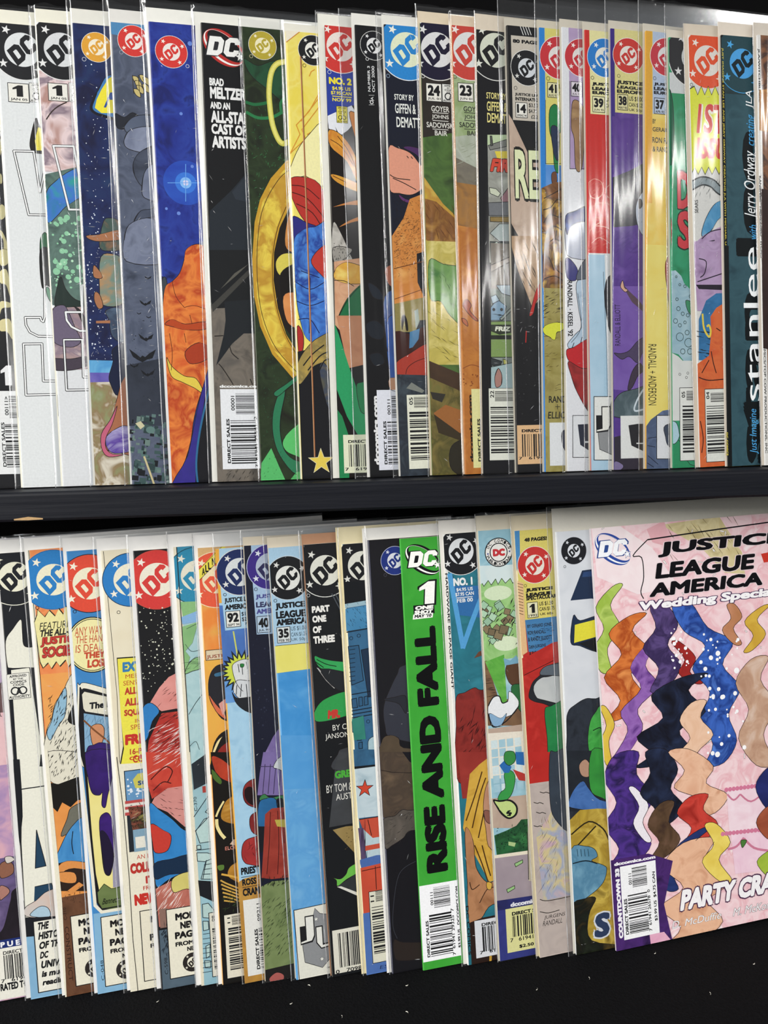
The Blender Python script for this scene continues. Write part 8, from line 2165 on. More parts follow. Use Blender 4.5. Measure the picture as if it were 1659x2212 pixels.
  ["E",2,"15161a",10.62,249.43,13.9,0.56,"dfe2e4","e2e2e0","e2e2de","15161a",1]]],
 ["lettering",[
  ["T",9,"eceeee","NO. 1",4.63,228.92,16.68,233.74,0,0.06,0]]],
 ["lettering",[
  ["T",9,"eceeee","$4.95 US",6.27,225.38,16.58,227.73,0,0.03,0]]],
 ["lettering",[
  ["T",9,"eceeee","$7.95 CAN",5.49,222.51,17.1,225,0,0.03,0]]],
 ["lettering",[
  ["T",9,"eceeee","FEB 00",6.19,218.92,16.28,221.26,0,0.03,0]]],
 ["letter_shape",[
  ["P",9,"eceeee",[5.94,221.65,16.25,221.65,16.25,222.09,5.94,222.09]]]],
 ["spine_lettering",[
  ["T",7,"1c1c20","JLA",-0.01,249.53,1.12,257.17,270,0.04,0]]],
 ["spine_lettering",[
  ["T",9,"1c1c20","HARDWARE 80-PAGE GIANT",-0.21,167.68,1.3,237.07,270,0.02,0]]],
 ["spine_lettering",[
  ["T",12,"1c1c20","DC COMICS",1.01,6.08,2.7,36.17,270,0.02,0]]],
 ["barcode_label",[
  ["P",13,"dfe0e4",[5.79,3.2,36.92,3.2,36.92,26.08,5.79,26.08]],
  ["B",14,"1a1a1c",10.3,6.4,36.07,21.71,"v",287],
  ["T",14,"1a1a1c","DIRECT SALES",10.2,21.98,34.64,23.99,0,0.04,0],
  ["T",15,"1a1a1c","7   61941  2",8.2,5.14,30.53,7.23,0,0.02,0]]],
]},
{"row":1,"label":"comic with round publications seal, green blocks and money bag","at":[98.28,-33.52,-293.03],"u":[0.99011,0.14005,0.00847],"v":[-0.02299,0.10232,0.99449],"H":261.32,"tc":0.41,"base":["a4ccd8","8fbccc","b4d6de"],"spine":"dcdccc","board":[1,9,"d8d0bc"],"bag":[1.5,8],"front":0.35,"staples":[],"glints":[6,130,70],"parts":[
 ["artwork",[
  ["P",1,["cfe2e4","dce8e6"],[-3.09,240.57,36.17,239.14,35.46,225.71,-3.81,227.38]],
  ["P",2,["8cc070","a4d088","7ab060"],[-3.85,226.64,0.97,229.94,2.03,228.01,4.93,231.26,6.73,228.38,9.65,231.85,11.03,228.4,13.57,231.91,15.76,228.77,19.06,231.48,20.47,228.39,24.61,231.8,43.71,229.56,41.32,184.53,-6.29,181.85]],
  ["L",3,"2a3a20",0.37,0,0,[0.97,229.94,2.03,228.01,4.93,231.26,6.73,228.38,9.65,231.85,11.03,228.4,13.57,231.91,15.76,228.77,19.06,231.48,20.47,228.39,24.61,231.8]],
  ["C",4,"d8e8c4",10.75,223.23,8.86,4.43,0],
  ["C",3,"dceac8",14.59,192.4,8.16,4.45,0],
  ["P",4,"a6ccac",[8.36,194.82,5.65,192.44,3.02,195.14,5.72,197.52]],
  ["L",5,"23281e",0.3,0,1,[8.36,194.82,5.65,192.44,3.02,195.14,5.72,197.52]],
  ["P",5,"b4d6b6",[6.67,215,4.51,210.28,-0.53,212.52,1.61,217.24]],
  ["L",6,"23281e",0.3,0,1,[6.67,215,4.51,210.28,-0.53,212.52,1.61,217.24]],
  ["P",3,"8a7a5c",[20.22,207.35,17.58,204.05,13.98,206.69,16.61,209.99]],
  ["L",4,"23281e",0.3,0,1,[20.22,207.35,17.58,204.05,13.98,206.69,16.61,209.99]],
  ["P",6,"9ac0a2",[7.44,199.24,5.91,196.1,2.54,197.7,4.06,200.84]],
  ["L",7,"23281e",0.3,0,1,[7.44,199.24,5.91,196.1,2.54,197.7,4.06,200.84]],
  ["P",7,"786a50",[4.37,212.8,0.84,210.57,-1.63,214.02,1.88,216.25]],
  ["L",8,"23281e",0.29,0,1,[4.37,212.8,0.84,210.57,-1.63,214.02,1.88,216.25]],
  ["P",5,"a6ccac",[13.57,215.81,10.1,213.96,8.01,217.32,11.48,219.18]],
  ["L",6,"23281e",0.3,0,1,[13.57,215.81,10.1,213.96,8.01,217.32,11.48,219.18]],
  ["P",3,"b4d6b6",[4.99,204.13,2.04,201.34,-1.03,204.27,1.91,207.08]],
  ["L",8,"23281e",0.3,0,1,[4.99,204.13,2.04,201.34,-1.03,204.27,1.91,207.08]],
  ["P",8,"8a7a5c",[12.14,201.67,9.03,198.68,5.74,201.77,8.84,204.76]],
  ["L",9,"23281e",0.3,0,1,[12.14,201.67,9.03,198.68,5.74,201.77,8.84,204.76]],
  ["P",3,"9ac0a2",[26.08,204.36,24.99,200.9,21.28,202.1,22.36,205.55]],
  ["L",4,"23281e",0.3,0,1,[26.08,204.36,24.99,200.9,21.28,202.1,22.36,205.55]],
  ["P",5,"786a50",[27.73,204.88,24.4,202.97,22.22,206.2,25.54,208.12]],
  ["L",6,"23281e",0.3,0,1,[27.73,204.88,24.4,202.97,22.22,206.2,25.54,208.12]],
  ["P",10,"a6ccac",[18.67,201.13,16.28,196.73,11.53,199.2,13.9,203.6]],
  ["L",11,"23281e",0.3,0,1,[18.67,201.13,16.28,196.73,11.53,199.2,13.9,203.6]],
  ["P",12,"b4d6b6",[11.83,196.56,8.98,194.3,6.46,197.12,9.31,199.38]],
  ["L",13,"23281e",0.3,0,1,[11.83,196.56,8.98,194.3,6.46,197.12,9.31,199.38]],
  ["P",10,"8a7a5c",[6.15,201.48,2.03,199.12,-0.63,203.15,3.48,205.52]],
  ["L",14,"23281e",0.3,0,1,[6.15,201.48,2.03,199.12,-0.63,203.15,3.48,205.52]],
  ["P",7,"9ac0a2",[24.83,206.39,23.45,202.93,19.73,204.4,21.1,207.85]],
  ["L",8,"23281e",0.3,0,1,[24.83,206.39,23.45,202.93,19.73,204.4,21.1,207.85]],
  ["P",12,"786a50",[16.67,205.44,13.65,203.55,11.53,206.5,14.54,208.39]],
  ["L",13,"23281e",0.3,0,1,[16.67,205.44,13.65,203.55,11.53,206.5,14.54,208.39]],
  ["P",14,"a6ccac",[15.93,201.87,14.26,198.5,10.64,200.24,12.3,203.6]],
  ["L",15,"23281e",0.3,0,1,[15.93,201.87,14.26,198.5,10.64,200.24,12.3,203.6]],
  ["P",9,"b4d6b6",[3.85,211.92,1.65,208.78,-1.73,211,0.45,214.14]],
  ["L",10,"23281e",0.29,0,1,[3.85,211.92,1.65,208.78,-1.73,211,0.45,214.14]],
  ["P",16,"8a7a5c",[13.18,199.19,11.22,194.58,6.29,196.66,8.23,201.26]],
  ["L",17,"23281e",0.3,0,1,[13.18,199.19,11.22,194.58,6.29,196.66,8.23,201.26]],
  ["P",7,"9ac0a2",[14.51,214.3,10.38,212.03,7.82,216.04,11.94,218.32]],
  ["L",8,"23281e",0.3,0,1,[14.51,214.3,10.38,212.03,7.82,216.04,11.94,218.32]],
  ["P",18,"786a50",[7.82,201.41,6.82,197.65,2.83,198.79,3.82,202.54]],
  ["L",19,"23281e",0.3,0,1,[7.82,201.41,6.82,197.65,2.83,198.79,3.82,202.54]],
  ["P",9,"a6ccac",[23.15,210.2,21,207.2,17.73,209.37,19.88,212.37]],
  ["L",10,"23281e",0.3,0,1,[23.15,210.2,21,207.2,17.73,209.37,19.88,212.37]],
  ["P",11,"b4d6b6",[9.64,209.75,7.25,206.31,3.55,208.72,5.92,212.16]],
  ["L",12,"23281e",0.3,0,1,[9.64,209.75,7.25,206.31,3.55,208.72,5.92,212.16]],
  ["P",11,"8a7a5c",[18.3,212.63,17.18,209.29,13.61,210.5,14.72,213.83]],
  ["L",12,"23281e",0.3,0,1,[18.3,212.63,17.18,209.29,13.61,210.5,14.72,213.83]],
  ["P",15,"9ac0a2",[6.2,206.26,2.93,203.84,0.25,207.06,3.51,209.49]],
  ["L",16,"23281e",0.3,0,1,[6.2,206.26,2.93,203.84,0.25,207.06,3.51,209.49]],
  ["P",18,"786a50",[16.63,202.5,15.07,197.56,9.8,199.27,11.34,204.2]],
  ["L",19,"23281e",0.3,0,1,[16.63,202.5,15.07,197.56,9.8,199.27,11.34,204.2]],
  ["P",11,"a6ccac",[4.47,216.82,1.74,213.8,-1.54,216.52,1.19,219.55]],
  ["L",12,"23281e",0.29,0,1,[4.47,216.82,1.74,213.8,-1.54,216.52,1.19,219.55]],
  ["H",20,"1c1c16",16,1.88,190.07,22.02,218.05,5.15,55,0.74,3,20],
  ["P",3,["8a6a4c","6a4e3a"],[-6.25,182.59,1.55,183.28,8.02,158.03,40.13,161.96,38.93,139.37,-8.29,145.05]],
  ["H",4,"2a1c14",24,-0.27,147.26,5.92,178.27,6.64,0,0.37,3,3],
  ["P",5,["6cb84c","5aa840","8ccc68"],[0.35,182.66,12.66,185.88,12.73,172.44,12.83,156.73,9.91,156.69]],
  ["Q",4,"5a3c28",[13.87,179.04,19.54,181.45,41,178.51,40.13,161.96,18.7,165.81,13.51,172.36]],
  ["P",6,"78a8c0",[12.15,183.69,16.39,181.77,20.51,184.72,21.83,179.72,12.7,179.16]],
  ["Q",5,"2a6a3a",[16.34,166.07,22.73,166.87,40.21,163.47,39.33,146.9,23.36,148.77,17.47,157.7]],
  ["Q",6,"eceef0",[0.85,155.86,4.24,160.69,8.18,160.99,9.54,157.11,13.5,157.4,14.6,163.27,18.38,159.85,20.51,155.11,17.03,149.51,10.59,147.27,8.78,143,3.32,143.65,0.84,148.42]],
  ["L",7,"16181c",0.67,1,0,[0.85,155.86,4.24,160.69,8.18,160.99,9.91,156.69,13.5,157.4]],
  ["L",7,"16181c",0.67,1,0,[0.61,151.42,3.28,142.91,12.07,145.59,20.43,153.62]],
  ["Q",8,"8ab0d0",[1.39,151.33,8.24,147.55,12.31,150.06,8.82,143.74,3.32,143.65]],
  ["P",8,["b8a090","c4ae9c"],[-8.45,142.1,4.02,142.08,39.09,142.38,38.61,133.34,-8.69,137.68]],
  ["P",9,"ece4d4",[-8.57,139.89,38.81,137.11,37.21,106.93,-10.02,113.33]],
  ["P",10,"d4e4e6",[1.35,134.74,5.49,134.79,5.53,129.99,1.38,129.96]],
  ["P",10,["9ac4d4","b4d2dc"],[1.41,129.39,5.55,129.43,5.59,124.63,1.45,124.6]],
  ["P",10,["9ac4d4","b4d2dc"],[1.48,124.03,5.62,124.06,5.66,119.26,1.51,119.24]],
  ["P",10,"d4e4e6",[1.54,118.67,5.69,118.69,5.72,113.88,1.58,113.88]],
  ["P",10,["9ac4d4","b4d2dc"],[1.61,113.31,5.75,113.32,5.79,108.51,1.64,108.51]],
  ["P",10,["9ac4d4","b4d2dc"],[1.67,107.94,5.82,107.94,5.86,103.13,1.71,103.14]],
  ["P",10,["9ac4d4","b4d2dc"],[6.37,134.68,10.53,134.73,10.57,129.92,6.41,129.88]],
  ["P",10,["9ac4d4","b4d2dc"],[6.44,129.31,10.6,129.35,10.64,124.54,6.48,124.51]],
  ["P",10,"d4e4e6",[6.5,123.94,10.67,123.97,10.71,119.16,6.54,119.14]],
  ["P",10,["9ac4d4","b4d2dc"],[6.57,118.57,10.73,118.59,10.77,113.77,6.61,113.77]],
  ["P",10,["9ac4d4","b4d2dc"],[6.64,113.2,10.8,113.2,10.84,108.38,6.67,108.39]],
  ["P",10,"d4e4e6",[6.7,107.82,10.87,107.81,10.91,102.99,6.74,103]],
  ["P",10,["9ac4d4","b4d2dc"],[11.42,134.62,15.6,134.66,15.64,129.85,11.46,129.81]],
  ["P",10,"d4e4e6",[11.49,129.24,15.67,129.28,15.71,124.45,11.53,124.43]],
  ["P",10,["9ac4d4","b4d2dc"],[11.55,123.86,15.74,123.88,15.78,119.06,11.59,119.04]],
  ["P",10,["9ac4d4","b4d2dc"],[11.62,118.47,15.81,118.49,15.85,113.66,11.66,113.65]],
  ["P",10,"d4e4e6",[11.69,113.08,15.88,113.09,15.92,108.26,11.73,108.26]],
  ["P",10,["9ac4d4","b4d2dc"],[11.76,107.69,15.95,107.68,15.99,102.85,11.8,102.86]],
  ["P",10,"d4e4e6",[16.49,134.55,20.69,134.6,20.73,129.77,16.53,129.73]],
  ["P",10,["9ac4d4","b4d2dc"],[16.56,129.16,20.76,129.2,20.8,124.37,16.6,124.34]],
  ["P",10,["9ac4d4","b4d2dc"],[16.63,123.77,20.83,123.79,20.87,118.96,16.67,118.94]],
  ["P",10,"d4e4e6",[16.7,118.37,20.9,118.39,20.94,113.55,16.74,113.54]],
  ["P",10,["9ac4d4","b4d2dc"],[16.77,112.97,20.97,112.97,21.02,108.13,16.81,108.13]],
  ["P",10,["9ac4d4","b4d2dc"],[16.84,107.56,21.05,107.56,21.09,102.71,16.88,102.73]],
  ["P",1,["b8a090","c8b4a0"],[-6.86,99.97,36.76,98.35,35.6,76.43,-3.91,82.35]],
  ["Q",11,"3a9a4a",[8.77,113.52,12.81,115.23,15.76,111.08,13.71,102.33,9.49,97.65,4.02,98.43,5.82,102.67,9.11,105.22]],
  ["P",12,"2c6cb0",[5.92,119.15,9.21,121.71,13.72,117.37,11.95,113.85,8.81,114.27]],
  ["P",12,"b83a34",[14.43,115.77,24.52,110.65,24.32,106.9,18.01,108.51]],
  ["Q",13,"3a8a44",[10.27,126.82,15.78,126.12,16.29,120.79,12.19,118.32,9.21,121.71]],
  ["P",13,"2c6cb0",[16.57,126.02,30.06,124.29,29.58,115.27,16.95,118.45]],
  ["P",2,["2c6a3c","1f4a2c","3f8a4c"],[0.51,77.19,8.49,78.99,14.95,81.03,18.31,84.31,35.96,83.23,34.8,61.29,1.43,65.03]],
  ["H",3,"10241a",50,1.53,66.64,22.6,81.54,2.23,40,0.6,3,60],
  ["P",4,"b0c88a",[9.31,72.08,13.99,70.6,13.07,68.33,9.19,69.84]],
  ["P",3,"ece2cc",[-4.84,65.27,34.96,64.32,34.8,61.29,-5,62.29]],
  ["P",4,["a89aa0","9c8e96"],[-4.94,63.41,34.84,62.04,33.11,29.45,-3.3,35.72]],
  ["P",5,"c4baa4",[22.56,88.99,36.24,88.53,33.83,43.1,21.07,45.98]],
  ["L",6,"2a2420",0.45,0,0,[21.84,75.46,21.11,46.73]],
  ["P",5,"9ac484",[12.52,57.99,17.79,59.57,17.85,57.74,13.13,55.92]],
  ["L",6,"26301c",0.37,0,1,[12.52,57.99,17.79,59.57,17.85,57.74,13.13,55.92]],
  ["P",5,"9ac484",[6.56,43.09,11.8,44.63,11.86,42.81,7.16,41.03]],
  ["L",6,"26301c",0.37,0,1,[6.56,43.09,11.8,44.63,11.86,42.81,7.16,41.03]],
  ["P",5,["22244a","2c3070"],[-6.35,37.37,33.47,36.28,32.91,25.66,-3.58,30.5]],
  ["P",6,["3a4088","2e3474"],[-4.32,31.38,33.11,29.45,30.7,-16.14,-2.61,-9.68]]]],
 ["emblem",[
  ["C",2,"15161a",12.46,247.71,8.85,8.85,0],
  ["C",3,"eceae4",12.46,247.71,8.26,8.26,0],
  ["C",4,"15161a",12.46,247.71,5.75,5.75,0],
  ["C",5,"eceae4",12.46,247.71,5.16,5.16,0],
  ["T",6,"c4343a","DC",8.75,245.33,16.53,249.89,0,0.09,0],
  ["T",5,"15161a","D",5.16,250.18,6.69,252.09,65,0.02,0],
  ["T",6,"15161a","C",6.39,251.75,7.92,253.66,49,0.02,0],
  ["T",4,"15161a","C",9.99,253.62,11.52,255.53,16,0.02,0],
  ["T",4,"15161a","O",12.07,253.75,13.61,255.67,0,0.02,0],
  ["T",5,"15161a","M",14.13,253.33,15.67,255.25,-16,0.02,0],
  ["T",6,"15161a","I",16,252.39,17.54,254.31,-32,0.02,0],
  ["T",7,"15161a","C",17.53,250.98,19.07,252.91,-49,0.02,0],
  ["T",8,"15161a","S",18.59,249.24,20.13,251.16,-65,0.02,0],
  ["T",4,"15161a","P",4.84,244.27,6.37,246.18,295,0.02,0],
  ["T",5,"15161a","U",5.55,242.98,7.08,244.89,307,0.02,0],
  ["T",6,"15161a","B",6.52,241.85,8.05,243.76,319,0.02,0],
  ["T",7,"15161a","L",7.72,240.92,9.25,242.84,330,0.02,0],
  ["T",8,"15161a","I",9.08,240.24,10.61,242.16,342,0.02,0],
  ["T",9,"15161a","C",10.56,239.83,12.09,241.75,354,0.02,0],
  ["T",10,"15161a","A",12.08,239.72,13.62,241.64,366,0.02,0],
  ["T",11,"15161a","T",13.59,239.91,15.13,241.83,378,0.02,0],
  ["T",12,"15161a","I",15.03,240.38,16.56,242.3,390,0.02,0],
  ["T",13,"15161a","O",16.32,241.13,17.86,243.05,401,0.02,0],
  ["T",14,"15161a","N",17.42,242.11,18.96,244.04,413,0.02,0],
  ["T",15,"15161a","S",18.27,243.3,19.81,245.22,425,0.02,0],
  ["S",4,"2a3a8a",5.64,247.16,0.88,0],
  ["S",4,"2a3a8a",19.46,247.81,0.89,0]]],
 ["money_bag",[
  ["Q",12,"15171a",[0.9,98.87,4.78,97.94,11.85,97.32,15.99,92.96,15.31,87.77,10.44,85.85,5.88,89.15,2.99,94.07]],
  ["Q",13,"c4d888",[1.64,98.02,5.13,97.14,11.42,96.63,15.18,92.7,14.54,88.26,10.48,86.6,6.54,89.81,3.77,93.96]],
  ["T",14,"15171a","$",8.98,87.37,12.28,91.11,20,0.04,0]]],
 ["lettering",[
  ["T",6,"e4e4ec","dccomics.com",8.48,31.83,36.04,34.6,0,0.06,0]]],
 ["barcode_label",[
  ["P",7,"dfdc9a",[5.12,4.11,32.6,4.11,32.6,31.1,5.12,31.1]],
  ["B",8,"1a1a1c",9.13,13.24,31.68,26.01,"v",294],
  ["T",8,"1a1a1c","DIRECT SALES",9.12,26.41,31.81,28.66,0,0.05,0],
  ["T",8,"1a1a1c","7   61941  22",7.31,10.29,29.35,12.69,0,0.02,0],
  ["T",8,"1a1a1c","$2.50 US",12.79,5.63,28.46,7.89,0,0.04,0]]],
]},
{"row":1,"label":"red comic with yellow 48 page panel and pinkish ground, issue box 1","at":[122.94,-33.33,-293.03],"u":[0.98984,0.14105,0.01821],"v":[-0.03268,0.10095,0.99436],"H":260.59,"tc":1.7,"base":["c42e28","b82a24"],"spine":"dcd0a8","board":[1.6,9,"d8ccb0"],"bag":[2,8],"front":0.38,"staples":[],"glints":[6,130,70],"parts":[
 ["artwork",[
  ["P",1,"ded06e",[0.64,206.44,45.24,206.44,45.24,262.38,0.64,262.38]],
  ["P",2,"4a8ac0",[-2.48,262.61,3.38,262.18,2.7,245.22,-1.27,232.23,-1.12,247]],
  ["O",8,"3a3420",4.88,227.23,0.81,0.22],
  ["P",8,"e6bc8a",[-3.61,232.43,3.64,228.83,3.41,206.55,3.77,187.15,-1.13,184.7]],
  ["L",9,"4a3420",0.29,0,0,[-0.28,229.18,3.57,227.79]],
  ["L",10,"4a3420",0.29,0,0,[-0.4,227.41,3.46,226.02]],
  ["L",11,"4a3420",0.29,0,0,[-0.51,225.64,3.35,224.25]],
  ["L",12,"4a3420",0.29,0,0,[-0.62,223.87,3.24,222.48]],
  ["L",13,"4a3420",0.29,0,0,[-0.73,222.1,3.12,220.71]],
  ["L",14,"4a3420",0.29,0,0,[-0.84,220.34,3.01,218.94]],
  ["L",15,"4a3420",0.29,0,0,[-0.96,218.57,2.9,217.16]],
  ["L",16,"4a3420",0.29,0,0,[-1.07,216.8,2.79,215.39]],
  ["L",17,"4a3420",0.29,0,0,[-1.18,215.03,2.67,213.62]],
  ["L",18,"4a3420",0.29,0,0,[-1.29,213.26,2.56,211.84]],
  ["L",19,"4a3420",0.29,0,0,[-1.41,211.49,2.45,210.07]],
  ["P",9,["4a84b4","3a74a8"],[3.41,206.55,42.95,207.15,41.55,184.55,4.56,187.06]],
  ["H",10,"1c2c44",20,5.5,188.54,21.27,201.88,4.44,0,0.37,4,20],
  ["P",12,["c42e28","b42822","ce3a32"],[-2.01,183.31,4.42,184.84,20.82,191.3,42.02,192.09,36.63,105.17,-3.42,111]],
  ["L",13,"4a0e0c",0.44,1,0,[0.52,173.34,8.64,176.14,20.12,180.1]],
  ["Q",14,"22242a",[2.87,160.36,5.76,168.24,10.79,172.15,15.09,176.91,32.86,176.41,31.08,147.82,12.09,154.73,5.84,157]],
  ["Q",15,["d0d2d0","bcc0c0"],[6.41,165.92,10.65,169.92,16.31,170.76,32.48,170.4,31.36,152.34,12.23,156.96,7.61,159.78]],
  ["Q",16,"5a646e",[10.84,172.89,15.94,177.56,32.91,177.16,32.44,169.64,17.96,171.32]],
  ["Q",16,["1f7a42","2a8a4c"],[12.61,150.15,16.78,152.64,31.36,152.34,28.49,106.35,14.01,108.46,13.17,133.51]],
  ["P",17,["c42e28","b42822"],[-0.04,126.77,29.51,122.69,28.48,106.09,-0.53,106.56]],
  ["P",18,["b6a8a2","c2b4ac","a89a94"],[-0.48,107.3,28.53,106.85,21.21,-10.58,-0.44,-6.23]],
  ["L",19,"2a2420",0.45,1,0,[6.33,101.4,8.68,100.44,10.3,100.65,12.65,99.55]],
  ["L",19,"2a2420",0.45,1,0,[1.97,95.65,4.31,94.69,5.92,94.89,8.26,93.78]],
  ["L",19,"2a2420",0.45,1,0,[3.18,89.43,5.52,88.46,7.14,88.66,9.48,87.54]],
  ["L",19,"2a2420",0.45,1,0,[1.08,81.46,3.42,80.48,5.03,80.68,7.37,79.55]],
  ["P",20,["c8a8b8","d4c490","a0a8c0","c8b0b4"],[2.28,75.22,14.47,89.95,27.63,92.5,24.05,34.97,4.54,34.67,3.34,53.86]],
  ["H",21,"4a4a6a",26,3.08,40.64,14.97,75.1,8.98,52,0.3,4,6],
  ["H",22,"6a5a3a",20,6.12,41.72,15.66,85.19,6.74,78,0.3,5,30],
  ["Q",23,["3a4450","2c343e"],[14.14,123.3,18.23,124.25,29.51,122.69,26.6,75.87,14.89,83.81,12.54,97.82]],
  ["L",21,"2a2420",0.45,1,0,[2.21,35.86,7.73,34.1,24,34.22]],
  ["L",19,"2a2420",0.45,1,0,[1.74,28.35,7.26,26.57,14.58,27.13]],
  ["T",19,"1e1a18","JURGENS",4.11,22.47,18.29,25.25,0,0,0.2],
  ["T",19,"1e1a18","RANDALL",3.11,19.01,16.47,22.01,0,0,0.2]]],
 ["emblem",[
  ["E",3,"c83430",11.83,239.26,10.95,0.56,"ece4d8","efe6dc","e8e8e4","c83430",0]]],
 ["lettering",[
  ["T",2,"1c1a16","48 PAGES!",5.9,253.56,20.69,255.92,0,0.06,0.1]]],
 ["lettering",[
  ["T",2,"1c1a16","JUSTICE",4.93,222.93,22.72,225.44,0,0.08,0]]],
 ["lettering",[
  ["T",2,"1c1a16","LEAGUE",5.06,220.39,21.76,222.61,0,0.08,0]]],
 ["lettering",[
  ["T",3,"1c1a16","SPECTACULAR",4.93,218.17,24.78,220.54,0,0.06,0]]],
 ["lettering",[
  ["T",2,"2a2820","US $1.50",13.11,213.97,22.32,216.64,0,0.02,0]]],
 ["lettering",[
  ["T",2,"2a2820","CAN $1.75",13.06,210.69,22.91,213.36,0,0.02,0]]],
 ["lettering",[
  ["T",2,"2a2820","UK 60p",13.32,207.97,21.9,209.9,0,0.02,0]]],
 ["lettering",[
  ["T",11,"221a18","BY GERARD JONES,",4.65,200.94,21.36,203.6,0,0.02,0]]],
 ["lettering",[
  ["T",11,"221a18","RON RANDALL",4.57,197.37,16.39,199.74,0,0.02,0]]],
 ["lettering",[
  ["T",11,"221a18","& RANDY ELLIOTT",4.64,193.34,20.09,195.85,0,0.02,0]]],
 ["lettering",[
  ["T",11,"221a18","DAN JURGENS",4.82,188.54,15.86,191.14,0,0.02,0]]],
 ["lettering",[
  ["T",10,"221a18","& RICK BURCHETT",4.89,184.65,20.36,187.32,0,0.02,0]]],
 ["issue_box",[
  ["P",2,"e6e2bc",[5.33,207.61,12.11,207.61,12.11,216.78,5.33,216.78]],
  ["L",3,"18181a",0.35,0,1,[5.33,207.61,12.11,207.61,12.11,216.78,5.33,216.78]],
  ["T",4,"18181a","1",6.82,210.36,10.21,215.87,0,0.05,0],
  ["T",4,"18181a","1992",6.01,208.16,11.56,209.63,0,0.02,0]]],
]},
{"row":1,"label":"thick white comic with small black round emblem and dark, blue and gold masses below","at":[145.65,-33.62,-293.03],"u":[0.9901,0.14007,0.00868],"v":[-0.02319,0.10229,0.99448],"H":259.09,"tc":1.7,"base":["e2e5ea","d8dce2"],"spine":"dfe2e4","board":[1,14,"dcd8cc"],"bag":[5,15],"front":0.28,"staples":[],"glints":[6,130,70],"parts":[
 ["emblem",[
  ["E",1,"17181e",11.31,246.98,8.24,0.5,"dfe2e8","dfe2e8","c8ccd4","17181e",0]]],
 ["artwork",[
  ["O",1,"4a4c54",4.94,237.77,0.7,0.26]]],
 ["artwork",[
  ["Q",1,["23272f","2e343e","191c22"],[2.04,148.81,7.54,153.49,14.39,156.27,21.11,155.51,43.48,152.99,39.36,72.97,-0.22,78.92,0.83,134.78]],
  ["Q",2,["3c9c40","4aac4c","2c7c34"],[25.75,151.41,20.69,147.52,16.53,141.76,14.44,129.53,16.28,118.57,21.78,112.47,41.26,109.88,43.29,149.4]],
  ["L",3,"12301a",0.62,1,0,[18.17,136.21,23.08,137.4,24.82,133.61]],
  ["P",3,["1d2128","262c34"],[-2.46,126.5,51.7,119.58,49.75,81.62,-0.64,88.95]],
  ["Q",4,"b89078",[7.97,116.26,12.45,119.24,16.01,113.41,13.81,108.34,9.08,109.87]],
  ["Q",5,["3c9c40","2c7c34"],[16.57,124.07,28.15,122.59,41.73,119.05,40.02,85.76,22.74,93.65,14.4,101.1]],
  ["Q",6,["3a62a0","4a74b4","2a4a80"],[-0.36,94.25,3.85,101.67,9.85,106.2,13.44,101.23,20.76,93.03,40.06,86.66,39.78,81.26,10.83,88.18,0.45,91.46]],
  ["P",7,["c0a23c","a88a30","d0b450","7a6222"],[-0.97,82.76,7.01,88.73,18.55,87.96,49.8,82.53,44.92,-12.76,-3.61,-3.57]],
  ["L",8,"2a2210",0.89,1,0,[0.51,74.52,12.37,80.79,21.77,74.89,25.27,67.14]],
  ["L",9,"2a2210",0.89,1,0,[2.94,66.1,17.03,77.4]],
  ["Q",10,["6a9ab6","5486a4","80b0c8"],[0.04,65.66,9.66,65.95,15.33,63.27,17.02,58.51,13.03,56.44,20.6,52.53,22.88,49.45,20.04,41.78,11.96,35.92,0.17,31.65,-1.27,40.85]],
  ["L",11,"16242e",0.71,1,0,[0.52,56.65,9.2,57.05,16.79,54.04]],
  ["L",11,"2a4a5c",0.44,0,0,[3.84,65.07,4.18,60.54]],
  ["L",11,"2a4a5c",0.44,0,0,[6.22,64.7,6.56,60.16]],
  ["L",11,"2a4a5c",0.44,0,0,[8.61,64.32,8.95,59.79]],
  ["L",11,"2a4a5c",0.45,0,0,[11,63.95,11.35,59.41]],
  ["Q",11,["232a1c","14160f","4a3c1c"],[-2.87,28.59,7.98,33.9,14.7,32.75,9.34,22.86,10.46,7.32,35.5,-1.83,34.76,-16.32,-3.89,-8.9]]]],
 ["lettering",[
  ["T",12,"d8dce4","S",12.26,8.04,24.01,23.25,0,0.1,0.1,0.05],
  ["T",13,"2c3c5c","S",12.26,8.04,24.01,23.25,0,0.05,0.1]]],
 ["letter_shape",[
  ["P",1,"1d2f4c",[16.1,234.55,47.76,236.18,46.43,210.28,21.43,217.05,7.54,216.98]],
  ["P",2,"2a4674",[17,233.51,47.69,234.84,47.44,229.93,15.89,230.59]]]],
 ["letter_shape",[
  ["Q",1,"1c2e4a",[8.96,207.78,13.08,204.31,24.73,206.37,46.34,208.5,44.82,178.98,23.56,183.97,12.27,188.9,6.3,191.69]],
  ["P",2,"e9df3e",[9.61,201.98,24.62,204.16,46.2,205.81,45.32,188.82,24.06,193.54,8.56,191.03]],
  ["P",3,"14161c",[11.38,190.31,24.04,193.09,45.28,187.93,44.77,178.08,23.55,183.79]]]],
]},
{"row":1,"label":"large unsleeved pink comic with heavy black slanted title, right end of the lower row","at":[170.89,-33.04,-293.03],"u":[0.98962,0.14165,0.02416],"v":[-0.0386,0.1001,0.99423],"H":260.36,"tc":1.7,"base":["ecc6cc","f0d4d8","e6b4bc","f4e4e6"],"spine":"c8c0c4","board":0,"bag":0,"front":0.51,"staples":[],"glints":[6,130,70],"parts":[
 ["artwork",[
  ["P",1,"f6f4f2",[110.68,220.87,108.53,218.83,107.88,219.37,110.02,221.41]],
  ["L",2,"8a7a7c",0.18,0,1,[110.68,220.87,108.53,218.83,107.88,219.37,110.02,221.41]]]],
 ["artwork",[
  ["P",1,"f6f4f2",[59.95,215.83,60.83,214.31,60.36,214.1,59.48,215.63]],
